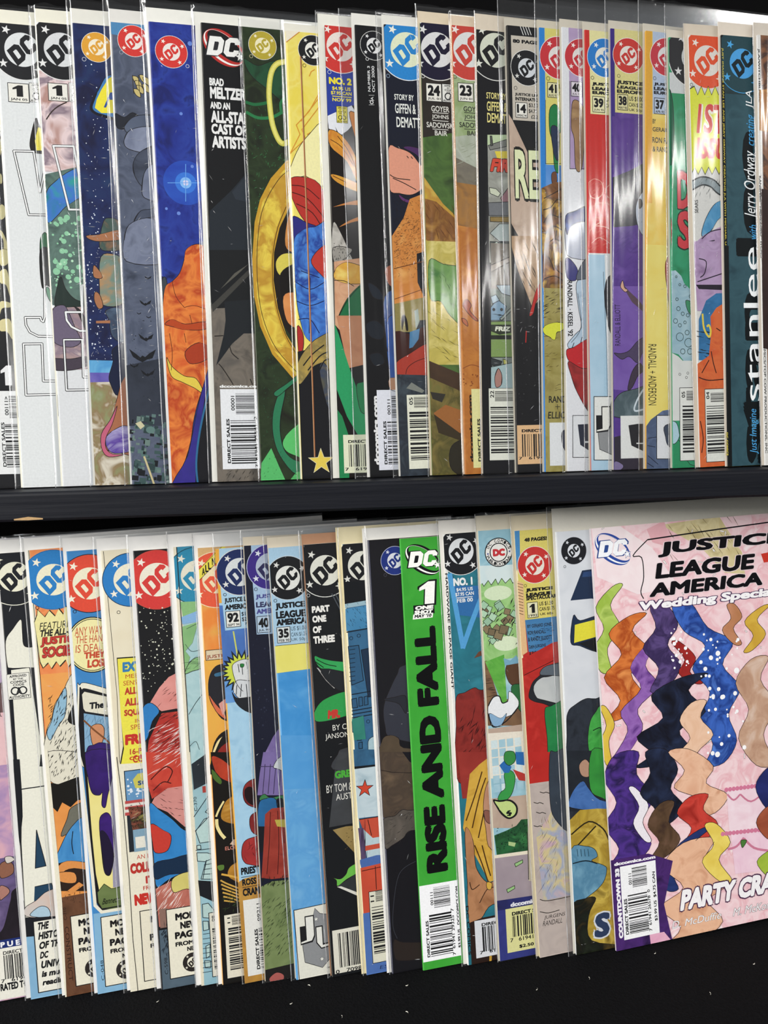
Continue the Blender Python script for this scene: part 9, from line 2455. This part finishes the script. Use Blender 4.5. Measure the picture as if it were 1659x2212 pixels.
  ["L",2,"8a7a7c",0.18,0,1,[59.95,215.83,60.83,214.31,60.36,214.1,59.48,215.63]]]],
 ["artwork",[
  ["P",1,"f6f4f2",[68.36,215.31,67.15,214.54,66.57,215.25,67.77,216.02]],
  ["L",2,"8a7a7c",0.18,0,1,[68.36,215.31,67.15,214.54,66.57,215.25,67.77,216.02]]]],
 ["artwork",[
  ["Q",35,["2c3474","1f2454"],[112.31,96.77,103.78,86.58,110.69,71.56,118.53,71.34,114.48,86.35,120.15,96.63]],
  ["Q",36,["8a4430","a85a40"],[110.02,71.72,102.81,63.3,109.83,51.92,116.88,51.66,112.45,62.99,117.07,71.52]]]],
 ["artwork",[
  ["Q",25,["a8c048","94b03c"],[111.87,44.05,101.73,38.1,108.66,27.56,114.93,27.26,110.29,37.73,118.15,43.8]]]],
 ["artwork",[
  ["P",1,"f6f4f2",[1.25,140.88,-0.26,140.85,-0.35,141.65,1.15,141.69]],
  ["L",2,"8a7a7c",0.18,0,1,[1.25,140.88,-0.26,140.85,-0.35,141.65,1.15,141.69]],
  ["P",1,"f6f4f2",[44.9,134.72,46.65,133.56,46.2,132.96,44.45,134.12]],
  ["L",2,"8a7a7c",0.18,0,1,[44.9,134.72,46.65,133.56,46.2,132.96,44.45,134.12]],
  ["P",1,"f6f4f2",[108.14,119.91,109.06,117.81,108.31,117.61,107.4,119.71]],
  ["L",2,"8a7a7c",0.19,0,1,[108.14,119.91,109.06,117.81,108.31,117.61,107.4,119.71]],
  ["P",1,"f6f4f2",[105.41,122.97,107.07,122.29,106.85,121.77,105.19,122.45]],
  ["L",2,"8a7a7c",0.19,0,1,[105.41,122.97,107.07,122.29,106.85,121.77,105.19,122.45]],
  ["P",3,"f6f4f2",[106.37,122.67,103.99,122.62,103.86,123.53,106.24,123.59]],
  ["L",4,"8a7a7c",0.19,0,1,[106.37,122.67,103.99,122.62,103.86,123.53,106.24,123.59]],
  ["P",1,"f6f4f2",[77.53,120.52,78.53,117.81,77.83,117.65,76.83,120.37]],
  ["L",2,"8a7a7c",0.18,0,1,[77.53,120.52,78.53,117.81,77.83,117.65,76.83,120.37]],
  ["P",1,"f6f4f2",[97.59,108.75,97.58,105.58,96.89,105.65,96.9,108.82]],
  ["L",2,"8a7a7c",0.19,0,1,[97.59,108.75,97.58,105.58,96.89,105.65,96.9,108.82]],
  ["P",1,"f6f4f2",[72.09,169.49,71.65,167.13,70.67,167.34,71.11,169.7]],
  ["L",2,"8a7a7c",0.18,0,1,[72.09,169.49,71.65,167.13,70.67,167.34,71.11,169.7]],
  ["P",1,"f6f4f2",[71.32,188.66,70.24,187.06,69.49,187.49,70.57,189.09]],
  ["L",2,"8a7a7c",0.18,0,1,[71.32,188.66,70.24,187.06,69.49,187.49,70.57,189.09]],
  ["P",1,"f6f4f2",[91.68,160.27,89.97,159.19,89.61,159.63,91.32,160.7]],
  ["L",2,"8a7a7c",0.18,0,1,[91.68,160.27,89.97,159.19,89.61,159.63,91.32,160.7]],
  ["P",1,"f6f4f2",[73.53,119.92,70.5,118.65,70.08,119.36,73.1,120.62]],
  ["L",2,"8a7a7c",0.18,0,1,[73.53,119.92,70.5,118.65,70.08,119.36,73.1,120.62]],
  ["P",3,"f6f4f2",[75.01,120.46,71.97,119.6,71.66,120.3,74.7,121.16]],
  ["L",4,"8a7a7c",0.18,0,1,[75.01,120.46,71.97,119.6,71.66,120.3,74.7,121.16]],
  ["P",1,"f6f4f2",[59.47,197.65,56.92,197.16,56.74,197.76,59.29,198.25]],
  ["L",2,"8a7a7c",0.18,0,1,[59.47,197.65,56.92,197.16,56.74,197.76,59.29,198.25]],
  ["P",1,"f6f4f2",[43.51,208.47,42.9,206.26,41.98,206.51,42.59,208.72]],
  ["L",2,"8a7a7c",0.18,0,1,[43.51,208.47,42.9,206.26,41.98,206.51,42.59,208.72]],
  ["P",1,"f6f4f2",[57.16,195.34,56.01,194.05,55.49,194.44,56.63,195.73]],
  ["L",2,"8a7a7c",0.18,0,1,[57.16,195.34,56.01,194.05,55.49,194.44,56.63,195.73]],
  ["P",1,"f6f4f2",[46.97,199.59,45.34,199.19,45.19,199.63,46.81,200.03]],
  ["L",2,"8a7a7c",0.18,0,1,[46.97,199.59,45.34,199.19,45.19,199.63,46.81,200.03]],
  ["P",1,"f6f4f2",[12.61,138.37,9.55,138.08,9.41,138.78,12.47,139.07]],
  ["L",2,"8a7a7c",0.18,0,1,[12.61,138.37,9.55,138.08,9.41,138.78,12.47,139.07]],
  ["P",1,"f6f4f2",[22.96,136.81,23.19,134.13,22.53,134.14,22.3,136.82]],
  ["L",2,"8a7a7c",0.18,0,1,[22.96,136.81,23.19,134.13,22.53,134.14,22.3,136.82]],
  ["P",1,"f6f4f2",[24.32,182.57,25.32,180.36,24.58,180.12,23.59,182.33]],
  ["L",2,"8a7a7c",0.18,0,1,[24.32,182.57,25.32,180.36,24.58,180.12,23.59,182.33]],
  ["P",1,"f6f4f2",[13.34,170.81,11.24,169.95,10.85,170.66,12.96,171.53]],
  ["L",2,"8a7a7c",0.18,0,1,[13.34,170.81,11.24,169.95,10.85,170.66,12.96,171.53]],
  ["P",1,"f6f4f2",[26.7,194.99,26.17,193.26,25.52,193.46,26.05,195.19]],
  ["L",2,"8a7a7c",0.18,0,1,[26.7,194.99,26.17,193.26,25.52,193.46,26.05,195.19]],
  ["P",1,"f6f4f2",[34.72,206.73,34.19,205.03,33.53,205.23,34.07,206.93]],
  ["L",2,"8a7a7c",0.18,0,1,[34.72,206.73,34.19,205.03,33.53,205.23,34.07,206.93]],
  ["P",1,"f6f4f2",[20.04,145.59,21.27,144.38,20.78,143.95,19.54,145.17]],
  ["L",2,"8a7a7c",0.18,0,1,[20.04,145.59,21.27,144.38,20.78,143.95,19.54,145.17]],
  ["P",1,"f6f4f2",[16.33,145.65,14.88,144.91,14.54,145.42,16,146.16]],
  ["L",2,"8a7a7c",0.18,0,1,[16.33,145.65,14.88,144.91,14.54,145.42,16,146.16]],
  ["P",1,"f6f4f2",[28.22,145.95,29.54,144.4,29.01,144.03,27.68,145.58]],
  ["L",2,"8a7a7c",0.18,0,1,[28.22,145.95,29.54,144.4,29.01,144.03,27.68,145.58]],
  ["P",1,"f6f4f2",[1.35,175.17,4.02,174.51,3.9,173.94,1.23,174.6]],
  ["L",2,"8a7a7c",0.18,0,1,[1.35,175.17,4.02,174.51,3.9,173.94,1.23,174.6]],
  ["P",1,"f6f4f2",[5.23,176.82,6.94,176.47,6.83,175.86,5.13,176.21]],
  ["L",2,"8a7a7c",0.18,0,1,[5.23,176.82,6.94,176.47,6.83,175.86,5.13,176.21]],
  ["P",1,["c8b884","d8cca0","b0a070"],[47.95,258.89,88.8,261.16,103.94,236.97,105.15,223.01,90.62,225.27,75.19,242.19]],
  ["H",2,"5a4a2a",26,52.05,233.51,101.97,260.36,11.63,-55,0.45,3,8],
  ["P",3,["e0a8b0","e8b8be"],[37.87,257,50.11,261.41,54.98,243.91,41.29,248.67]],
  ["P",4,["f2e6e8","ecd8dc"],[1.15,260.81,20.41,260.17,41.05,245.1,57.44,220.19,29.31,217.52,2.94,230.72]],
  ["P",5,"f6f4f2",[9.54,260.04,7.99,259.17,7.67,259.63,9.23,260.5]],
  ["L",6,"8a7a7c",0.18,0,1,[9.54,260.04,7.99,259.17,7.67,259.63,9.23,260.5]],
  ["P",3,"f6f4f2",[80.53,246.93,78.7,245.29,78.22,245.71,80.05,247.35]],
  ["L",4,"8a7a7c",0.18,0,1,[80.53,246.93,78.7,245.29,78.22,245.71,80.05,247.35]],
  ["P",2,"f6f4f2",[84.31,224.95,82.13,223.75,81.76,224.25,83.94,225.45]],
  ["L",3,"8a7a7c",0.18,0,1,[84.31,224.95,82.13,223.75,81.76,224.25,83.94,225.45]],
  ["P",5,"f6f4f2",[48.34,237.04,50.07,234.84,49.31,234.37,47.59,236.57]],
  ["L",6,"8a7a7c",0.18,0,1,[48.34,237.04,50.07,234.84,49.31,234.37,47.59,236.57]],
  ["P",3,"f6f4f2",[72.24,234.12,75.39,233.48,75.27,232.89,72.12,233.54]],
  ["L",4,"8a7a7c",0.18,0,1,[72.24,234.12,75.39,233.48,75.27,232.89,72.12,233.54]],
  ["P",3,"f6f4f2",[69.86,254.24,68.97,251.98,68.46,252.16,69.35,254.41]],
  ["L",4,"8a7a7c",0.18,0,1,[69.86,254.24,68.97,251.98,68.46,252.16,69.35,254.41]],
  ["P",3,"f6f4f2",[89.08,252.39,91.85,251.71,91.61,250.84,88.84,251.52]],
  ["L",4,"8a7a7c",0.18,0,1,[89.08,252.39,91.85,251.71,91.61,250.84,88.84,251.52]],
  ["P",5,"f6f4f2",[93.25,251.35,92.68,248.79,92.01,248.93,92.58,251.49]],
  ["L",6,"8a7a7c",0.18,0,1,[93.25,251.35,92.68,248.79,92.01,248.93,92.58,251.49]],
  ["P",3,"f6f4f2",[83.42,241.13,84.53,239.48,83.73,239.07,82.62,240.72]],
  ["L",4,"8a7a7c",0.18,0,1,[83.42,241.13,84.53,239.48,83.73,239.07,82.62,240.72]],
  ["P",1,"f6f4f2",[19.7,184.49,18.33,183.65,17.82,184.33,19.19,185.16]],
  ["L",2,"8a7a7c",0.18,0,1,[19.7,184.49,18.33,183.65,17.82,184.33,19.19,185.16]],
  ["Q",5,["9ab84a","b4cc68","7a9a38"],[12.53,224.02,0.78,212.61,5.11,198.8,-2.91,186.48,1.33,172.86,8.31,172.98,6.68,186.71,15.81,199.12,10.39,212.95,19.56,224.31]],
  ["Q",6,["c4622c","d67a3c","a84c22","e09050"],[22.52,204.89,8.16,195.46,15.79,181.96,3.27,169.2,13.14,153.84,2.75,142.98,14.53,143.02,29.13,153.97,21.5,169.48,34.22,182.35,24.04,195.9,34.46,205.27]],
  ["Q",7,["7a4a9a","9468b4","5c3480"],[31.23,184.52,21.27,172.94,27.5,159.49,12.89,147.01,16.69,134.03,3.05,115.53,10.49,115.46,26.81,134.03,24.49,147.07,39.25,159.62,31.41,173.11,38.84,184.69]],
  ["Q",8,["4a3a6a","382c54","5c4a80","241c38"],[37.08,208.82,40.07,195.62,30.52,183.97,40.38,170.3,33.62,156.96,44.76,157.07,55.86,170.55,47.51,184.34,55.52,196.04,48.21,209.19]],
  ["Q",9,["2c4ea4","3f68c0","223c84","5480d4"],[52.15,208.07,59.36,191.64,73.58,180.73,63.7,167.14,74.99,151.07,67.54,135.59,75.06,118.15,68.85,105.44,82.23,105.26,92.29,118.01,87.55,135.58,96.71,151.21,85.19,167.44,93.65,181.14,76.27,192.06,65.25,208.49]],
  ["Q",10,["a8302c","8a2424"],[50.36,185.21,58.62,174.11,54,165.56,64.82,157.99,70.42,158.05,61.81,165.66,66.47,174.25,55.88,185.34]],
  ["P",1,"f6f4f2",[116.9,183.05,114.8,181.99,114.33,182.66,116.43,183.72]],
  ["L",2,"8a7a7c",0.19,0,1,[116.9,183.05,114.8,181.99,114.33,182.66,116.43,183.72]],
  ["P",1,"f6f4f2",[113.42,188.55,112.66,186.86,111.92,187.15,112.67,188.85]],
  ["L",2,"8a7a7c",0.19,0,1,[113.42,188.55,112.66,186.86,111.92,187.15,112.67,188.85]],
  ["P",1,"f6f4f2",[114.16,175.71,113.96,174.41,113.22,174.54,113.41,175.85]],
  ["L",2,"8a7a7c",0.19,0,1,[114.16,175.71,113.96,174.41,113.22,174.54,113.41,175.85]],
  ["P",1,"f6f4f2",[103.17,187.43,104.45,186.33,103.92,185.84,102.63,186.93]],
  ["L",2,"8a7a7c",0.18,0,1,[103.17,187.43,104.45,186.33,103.92,185.84,102.63,186.93]],
  ["Q",3,["d8b44a","c49a38"],[115.34,201.17,102.87,193.01,108.59,183.1,100.85,173.92,107.35,174.03,117.81,183.29,112.05,193.24,121.92,201.36]],
  ["Q",10,["c48a6a","b07850"],[90.6,204.67,93.06,195.96,86.36,189.3,94.19,179.36,99.94,179.47,94.4,189.49,101.14,196.18,96.32,204.84]],
  ["Q",10,["b08870","c4a088","d8c0b0"],[105.62,168.28,93.79,154.51,102.21,136.55,93.61,119.2,105.48,100.06,118.81,99.85,111.83,119.07,122.54,136.56,111.98,154.66,118.9,168.47]],
  ["Q",11,["16161e","1f2436","2a3450"],[55.13,162.82,34.17,154.1,41.26,139.33,22.72,130.1,31.78,118.22,20.67,111.25,39.67,111.03,57.64,118.01,52.24,130.02,71.27,139.37,60.03,154.32,74.68,163.05]],
  ["Q",12,["e0b494","eac4a8","cc9c7c"],[61.47,146.17,52.67,136.09,59.24,124.09,49.23,114.64,54.8,106.77,65.51,106.63,63.96,114.5,75.7,124.01,67.43,136.09,72.23,146.22]],
  ["Q",8,["e0c858","d4b03c"],[-0.57,151.08,2.69,139.84,-1.86,129.77,0.93,116.08,4.9,116.04,3.72,129.75,8.29,139.85,3.38,151.11]],
  ["D",13,"f8f8fa",50,69.58,110.66,98.11,188,0.54,2,6],
  ["D",11,"f8f8fa",30,49.65,167.72,61.65,193.82,0.45,1.26,8],
  ["Q",12,["3a2a6a","4f3488","28204a","6a4498"],[6.86,120.82,-0.71,107.23,6.34,91.56,-2.32,78.59,6.05,63,0.37,53.55,16.58,52.94,27.98,62.26,22.72,77.92,31.56,91.04,21.03,106.94,23.09,120.7]],
  ["Q",13,"e8e4ea",[15.12,98.8,21.29,86.85,16.66,76.74,23.73,64.79,28.34,64.64,23.11,76.56,27.77,86.71,19.69,98.72]],
  ["Q",14,["16161e","1f2436","2a3450"],[27.85,119.77,30.33,106.37,22.57,94.72,32.72,82.35,26.7,72.77,40.46,72.37,51.85,81.89,43.56,94.33,49.38,106.11,41.58,119.67]],
  ["Q",15,["6a5040","54402f","3a2a26"],[35.35,86.18,26.49,74.58,33.69,62.43,27.13,52.9,37.37,52.51,48.21,61.95,40.91,74.17,45.65,85.94]],
  ["Q",16,["dca98a","e8bc9e","c89070"],[43.38,117.49,53.94,104.59,46.11,94.64,62.88,84.82,58.87,74.77,73.71,74.36,83.48,84.35,68.58,94.22,74.35,104.31,57.98,117.37]],
  ["Q",17,["b8342c","c8443a","982822"],[56.33,87.25,46.93,78.28,56.42,67.53,50.31,57.86,63.56,57.39,75.22,66.95,65.56,77.79,69.63,86.96]],
  ["Q",18,["2c3c74","1f2c5c"],[61.62,65.53,45.22,57.04,48.05,47.27,32.04,41.02,36.92,31.16,44.86,30.78,42.95,40.54,60.31,46.77,56.25,56.65,69.72,65.28]],
  ["Q",19,["dca98a","e6b898","cc9474"],[50.04,59.15,35.31,46.51,48.29,30.99,31.44,21.25,44.79,6.08,33.68,-4.12,55.66,-5.52,74.71,4.33,65.46,19.47,82.82,29.35,64.89,45.3,72.27,58.38]],
  ["Q",20,["ecd870","dcc050"],[65.71,67.61,71.41,54.35,62.49,44.76,74.67,29.78,83.22,29.38,74.41,44.27,83.42,53.91,74.18,67.35]],
  ["P",20,["3a2458","4a2c6c","2a1c40"],[-1.1,56.73,25.49,56.62,42.08,49.14,34.29,23.01,38.71,-1.79,22.57,-2.23,-0.07,-0.39]],
  ["P",21,["e8b8cc","dca0bc"],[23.11,5.91,33.14,5.77,37.77,-0.67,23.61,-1.52]]]],
 ["emblem",[
  ["W",5,"2f4a9a",2.31,236.72,26.15,256.76,"f2f4f8","2f4a8a"]]],
 ["cake",[
  ["P",21,["f0dce4","e8c8d4"],[82.78,88.65,117.88,88.9,115.84,57.05,83.06,60.64]],
  ["P",22,["f0d4e0","e4bcd0"],[84.09,60.47,115.9,57.99,114.16,30.78,85.48,33.08]],
  ["C",22,"d07a98",82.72,87.73,1.47,1.47,0],
  ["C",23,"d07a98",85.33,87.64,1.48,1.48,0],
  ["C",24,"d07a98",87.95,87.54,1.48,1.48,0],
  ["C",25,"d07a98",90.58,87.45,1.48,1.48,0],
  ["C",26,"d07a98",93.21,87.35,1.48,1.48,0],
  ["C",27,"d07a98",95.85,87.26,1.48,1.48,0],
  ["C",28,"d07a98",98.5,87.16,1.48,1.48,0],
  ["C",29,"d07a98",101.15,87.07,1.49,1.49,0],
  ["C",30,"d07a98",103.8,86.97,1.49,1.49,0],
  ["C",31,"d07a98",106.47,86.87,1.49,1.49,0],
  ["C",32,"d07a98",109.14,86.78,1.49,1.49,0],
  ["C",33,"d07a98",111.81,86.68,1.49,1.49,0],
  ["C",34,"d07a98",114.5,86.58,1.5,1.5,0],
  ["C",21,"d07a98",78.3,60.04,1.48,1.48,0],
  ["C",22,"d07a98",80.91,59.87,1.48,1.48,0],
  ["C",23,"d07a98",83.52,59.71,1.48,1.48,0],
  ["C",24,"d07a98",86.14,59.54,1.48,1.48,0],
  ["C",25,"d07a98",88.76,59.38,1.48,1.48,0],
  ["C",26,"d07a98",91.39,59.21,1.48,1.48,0],
  ["C",27,"d07a98",94.03,59.04,1.49,1.49,0],
  ["C",28,"d07a98",96.67,58.87,1.49,1.49,0],
  ["C",29,"d07a98",99.32,58.71,1.49,1.49,0],
  ["C",30,"d07a98",101.97,58.54,1.49,1.49,0],
  ["C",31,"d07a98",104.64,58.37,1.49,1.49,0],
  ["C",32,"d07a98",107.3,58.2,1.49,1.49,0],
  ["C",33,"d07a98",109.98,58.03,1.5,1.5,0],
  ["L",27,"c87a94",1.11,1,0,[83.06,84.89,87.49,80.46,92.43,83.42]],
  ["L",28,"c87a94",1.11,1,0,[92.43,83.42,100,77.55,111,82.41]],
  ["L",23,"c87a94",1.48,1,0,[81.3,49.73,87.66,50.51,93.25,55.18]],
  ["L",24,"c87a94",1.49,1,0,[93.22,54.72,100.19,47.42,110.68,43.72]],
  ["Q",25,"4a7a3a",[91.03,53.68,95.23,52.97,91.78,48.86]]]],
 ["title_lettering",[
  ["T",5,"e6d4d8","JUSTICE",44.24,238.78,135.51,248.24,0,0.08,0.2,0.05],
  ["T",6,"101014","JUSTICE",44.24,238.78,135.51,248.24,0,0.05,0.2]]],
 ["title_lettering",[
  ["T",7,"e6d4d8","LEAGUE",41.61,225.73,113.52,235.63,0,0.08,0.2,0.05],
  ["T",8,"101014","LEAGUE",41.61,225.73,113.52,235.63,0,0.05,0.2]]],
 ["title_lettering",[
  ["T",9,"e6d4d8","AMERICA",36.83,214.87,119.03,223.51,0,0.08,0.2,0.05],
  ["T",10,"101014","AMERICA",36.83,214.87,119.03,223.51,0,0.05,0.2]]],
 ["title_lettering",[
  ["T",10,"4a3058","Wedding Special",28.51,205.84,126.99,212.95,0,0.11,0.2,0.05],
  ["T",11,"f4f2f4","Wedding Special",28.51,205.84,126.99,212.95,0,0.05,0.2]]],
 ["letter_shape",[
  ["L",7,"15151a",0.83,0,0,[124.07,254.57,86.19,252.96,38.04,250.55]],
  ["L",8,"15151a",0.62,1,0,[38.04,250.55,27.58,241.62,33.27,239.96,33.95,227.82,31.39,219.11,33.05,214.47]]]],
 ["letter_shape",[
  ["P",1,"c8382c",[117.58,234.86,127.27,235.89,126.86,229.4,119.34,229.13]]]],
 ["lettering",[
  ["T",26,"4a2848","PARTY CRASHERS",44.86,16.39,149.49,29.78,0,0.11,0.2,0.06],
  ["T",27,"f2f0f2","PARTY CRASHERS",44.86,16.39,149.49,29.78,0,0.06,0.2]]],
 ["lettering",[
  ["T",21,"3a2a34","D. McDuffie",38.76,6.57,74.61,11.12,0,0.02,0.3,0],
  ["T",22,"f0eef0","D. McDuffie",38.76,6.57,74.61,11.12,0,0,0.3]]],
 ["lettering",[
  ["T",20,"3a2a34","M. McKone",82.16,6.07,114.24,11.17,0,0.02,0.3,0],
  ["T",21,"f0eef0","M. McKone",82.16,6.07,114.24,11.17,0,0,0.3]]],
 ["lettering",[
  ["T",21,"eceaf0","dccomics.com",2.09,52.77,30.29,54.91,0,0.06,0]]],
 ["lettering",[
  ["T",21,"eceaf0","COUNTDOWN 33",2.42,7.4,5.32,51.06,90,0.08,0]]],
 ["barcode_label",[
  ["P",22,"eff0f2",[5.79,5.86,30.12,5.86,30.12,51.73,5.79,51.73]],
  ["B",23,"1a1a1c",13.63,37.51,23.68,49.79,"h",315],
  ["B",23,"1a1a1c",9.87,8.85,23.12,33.51,"h",316],
  ["T",23,"1a1a1c","00111",11.13,39.44,13.28,46.43,90,0.02,0],
  ["T",23,"1a1a1c","DIRECT SALES",7.17,8.9,9.3,31.3,90,0.04,0],
  ["T",23,"1a1a1c","7  61941 26578  0",23.2,8.07,25.17,34.23,90,0.02,0],
  ["T",23,"1a1a1c","$3.99 US  $4.75 CAN",27.31,13.74,29.48,44.9,90,0.03,0]]],
]}]

keys = set()
for c in COMICS:
    for pn, items in c['parts']:
        for it in items:
            if it[0] == 'T': keys.add(it[3])
build_texts(sorted(keys))
GROUPS = ('comic books on the upper shelf', 'comic books in the lower row')
for ci, c in enumerate(COMICS):
    root = bpy.data.objects.new('comic_book', None); COL.objects.link(root)
    px_, py_, pz_ = c['at']; ux, vx = Vector(c['u']), Vector(c['v']); nn = vx.cross(ux)
    if nn.y < 0: nn = -nn
    m = Matrix.Identity(4)
    for i in range(3):
        m[i][0] = ux[i]; m[i][1] = nn[i]; m[i][2] = vx[i]; m[i][3] = (px_, py_, pz_)[i] * MM
    root.matrix_world = m; root.empty_display_size = .01
    tag(root, c['label'], 'comic book', GROUPS[c['row']])
    W, H, tc = 168.0, c['H'], c['tc']
    cover = cover_mesh(W, H, tc, c['base'], c['spine'], root)
    v, f = [], []; box(v, f, .35 * MM, .13 * MM, .25 * MM, (W - .6) * MM, (tc - .13) * MM, (H - .25) * MM)
    link_mesh('page_block', v, f, None, [PAGES], root)
    btop = 0; back = tc + .08
    if c['board']:
        bl, bt, bc = c['board']; btop = bt; v, f = [], []
        box(v, f, -bl * MM, (tc + .06) * MM, .05 * MM, (172 - bl) * MM, (tc + .5) * MM, (H + bt) * MM); back = tc + .58
        link_mesh('backing_board', v, f, None, [plain('board_' + bc, bc, .85, bump=.12, bscale=400, vary=.04)], root)
    for pn, items in c['parts']:
        sh = Sheet(W, H)
        for it in items: sh.item(it)
        if sh.f: link_mesh(pn, sh.v, sh.f, sh.m, sh.mats, cover)
    for z in c['staples']:
        v, f = [], []; box(v, f, -.14 * MM, (tc / 2 - .22) * MM, (H * z - 6) * MM, .08 * MM, (tc / 2 + .22) * MM, (H * z + 6) * MM)
        link_mesh('staple', v, f, None, [STEEL], root)
    if c['bag']:
        sleeve_mesh(W, H, tc, c['bag'][0], c['bag'][1], btop, back, c['front'], ci + 1, root, c['glints'])

# ---------------------------------------------------------------- small things: lint on the felt
LINT = plain('white_lint', 'd8d4c8', .9)
for i, (x, y, a) in enumerate([[0.0402, -0.0474, 0.0], [0.1142, -0.0587, 0.5], [0.1469, -0.0536, 1.0], [0.1937, -0.0379, 0.3], [-0.0165, -0.0406, 2.0], [-0.0265, -0.0538, 0.2], [0.0019, -0.0664, 1.2], [-0.1027, -0.0435, 0.4], [0.2104, -0.0728, 0.9], [0.038, -0.0671, 1.9], [0.2478, -0.0533, 0.1]]):
    o = None
    v, f = [], []; rd = random.Random(i)
    pts = [(math.cos(a + .3 * k) * .0007 * (k - 1.5), math.sin(a + .3 * k) * .0007 * (k - 1.5)) for k in range(4)]
    for k, (p, q) in enumerate(pts):
        r = .00022 if k in (1, 2) else .00012
        v += [(p, q - r, 0), (p, q + r, 0), (p, q, r * 1.6)]
    for k in range(3):
        b = 3 * k; f += [(b, b + 3, b + 5, b + 2), (b + 1, b + 2, b + 5, b + 4), (b, b + 1, b + 4, b + 3)]
    f += [(0, 2, 1), (9, 10, 11)]
    o = link_mesh('lint_speck', v, f, None, [LINT]); o.location = (x, y, -0.29393 + .0012)
    tag(o, 'tiny white speck of lint on the black felt', 'lint', 'lint specks on the felt')
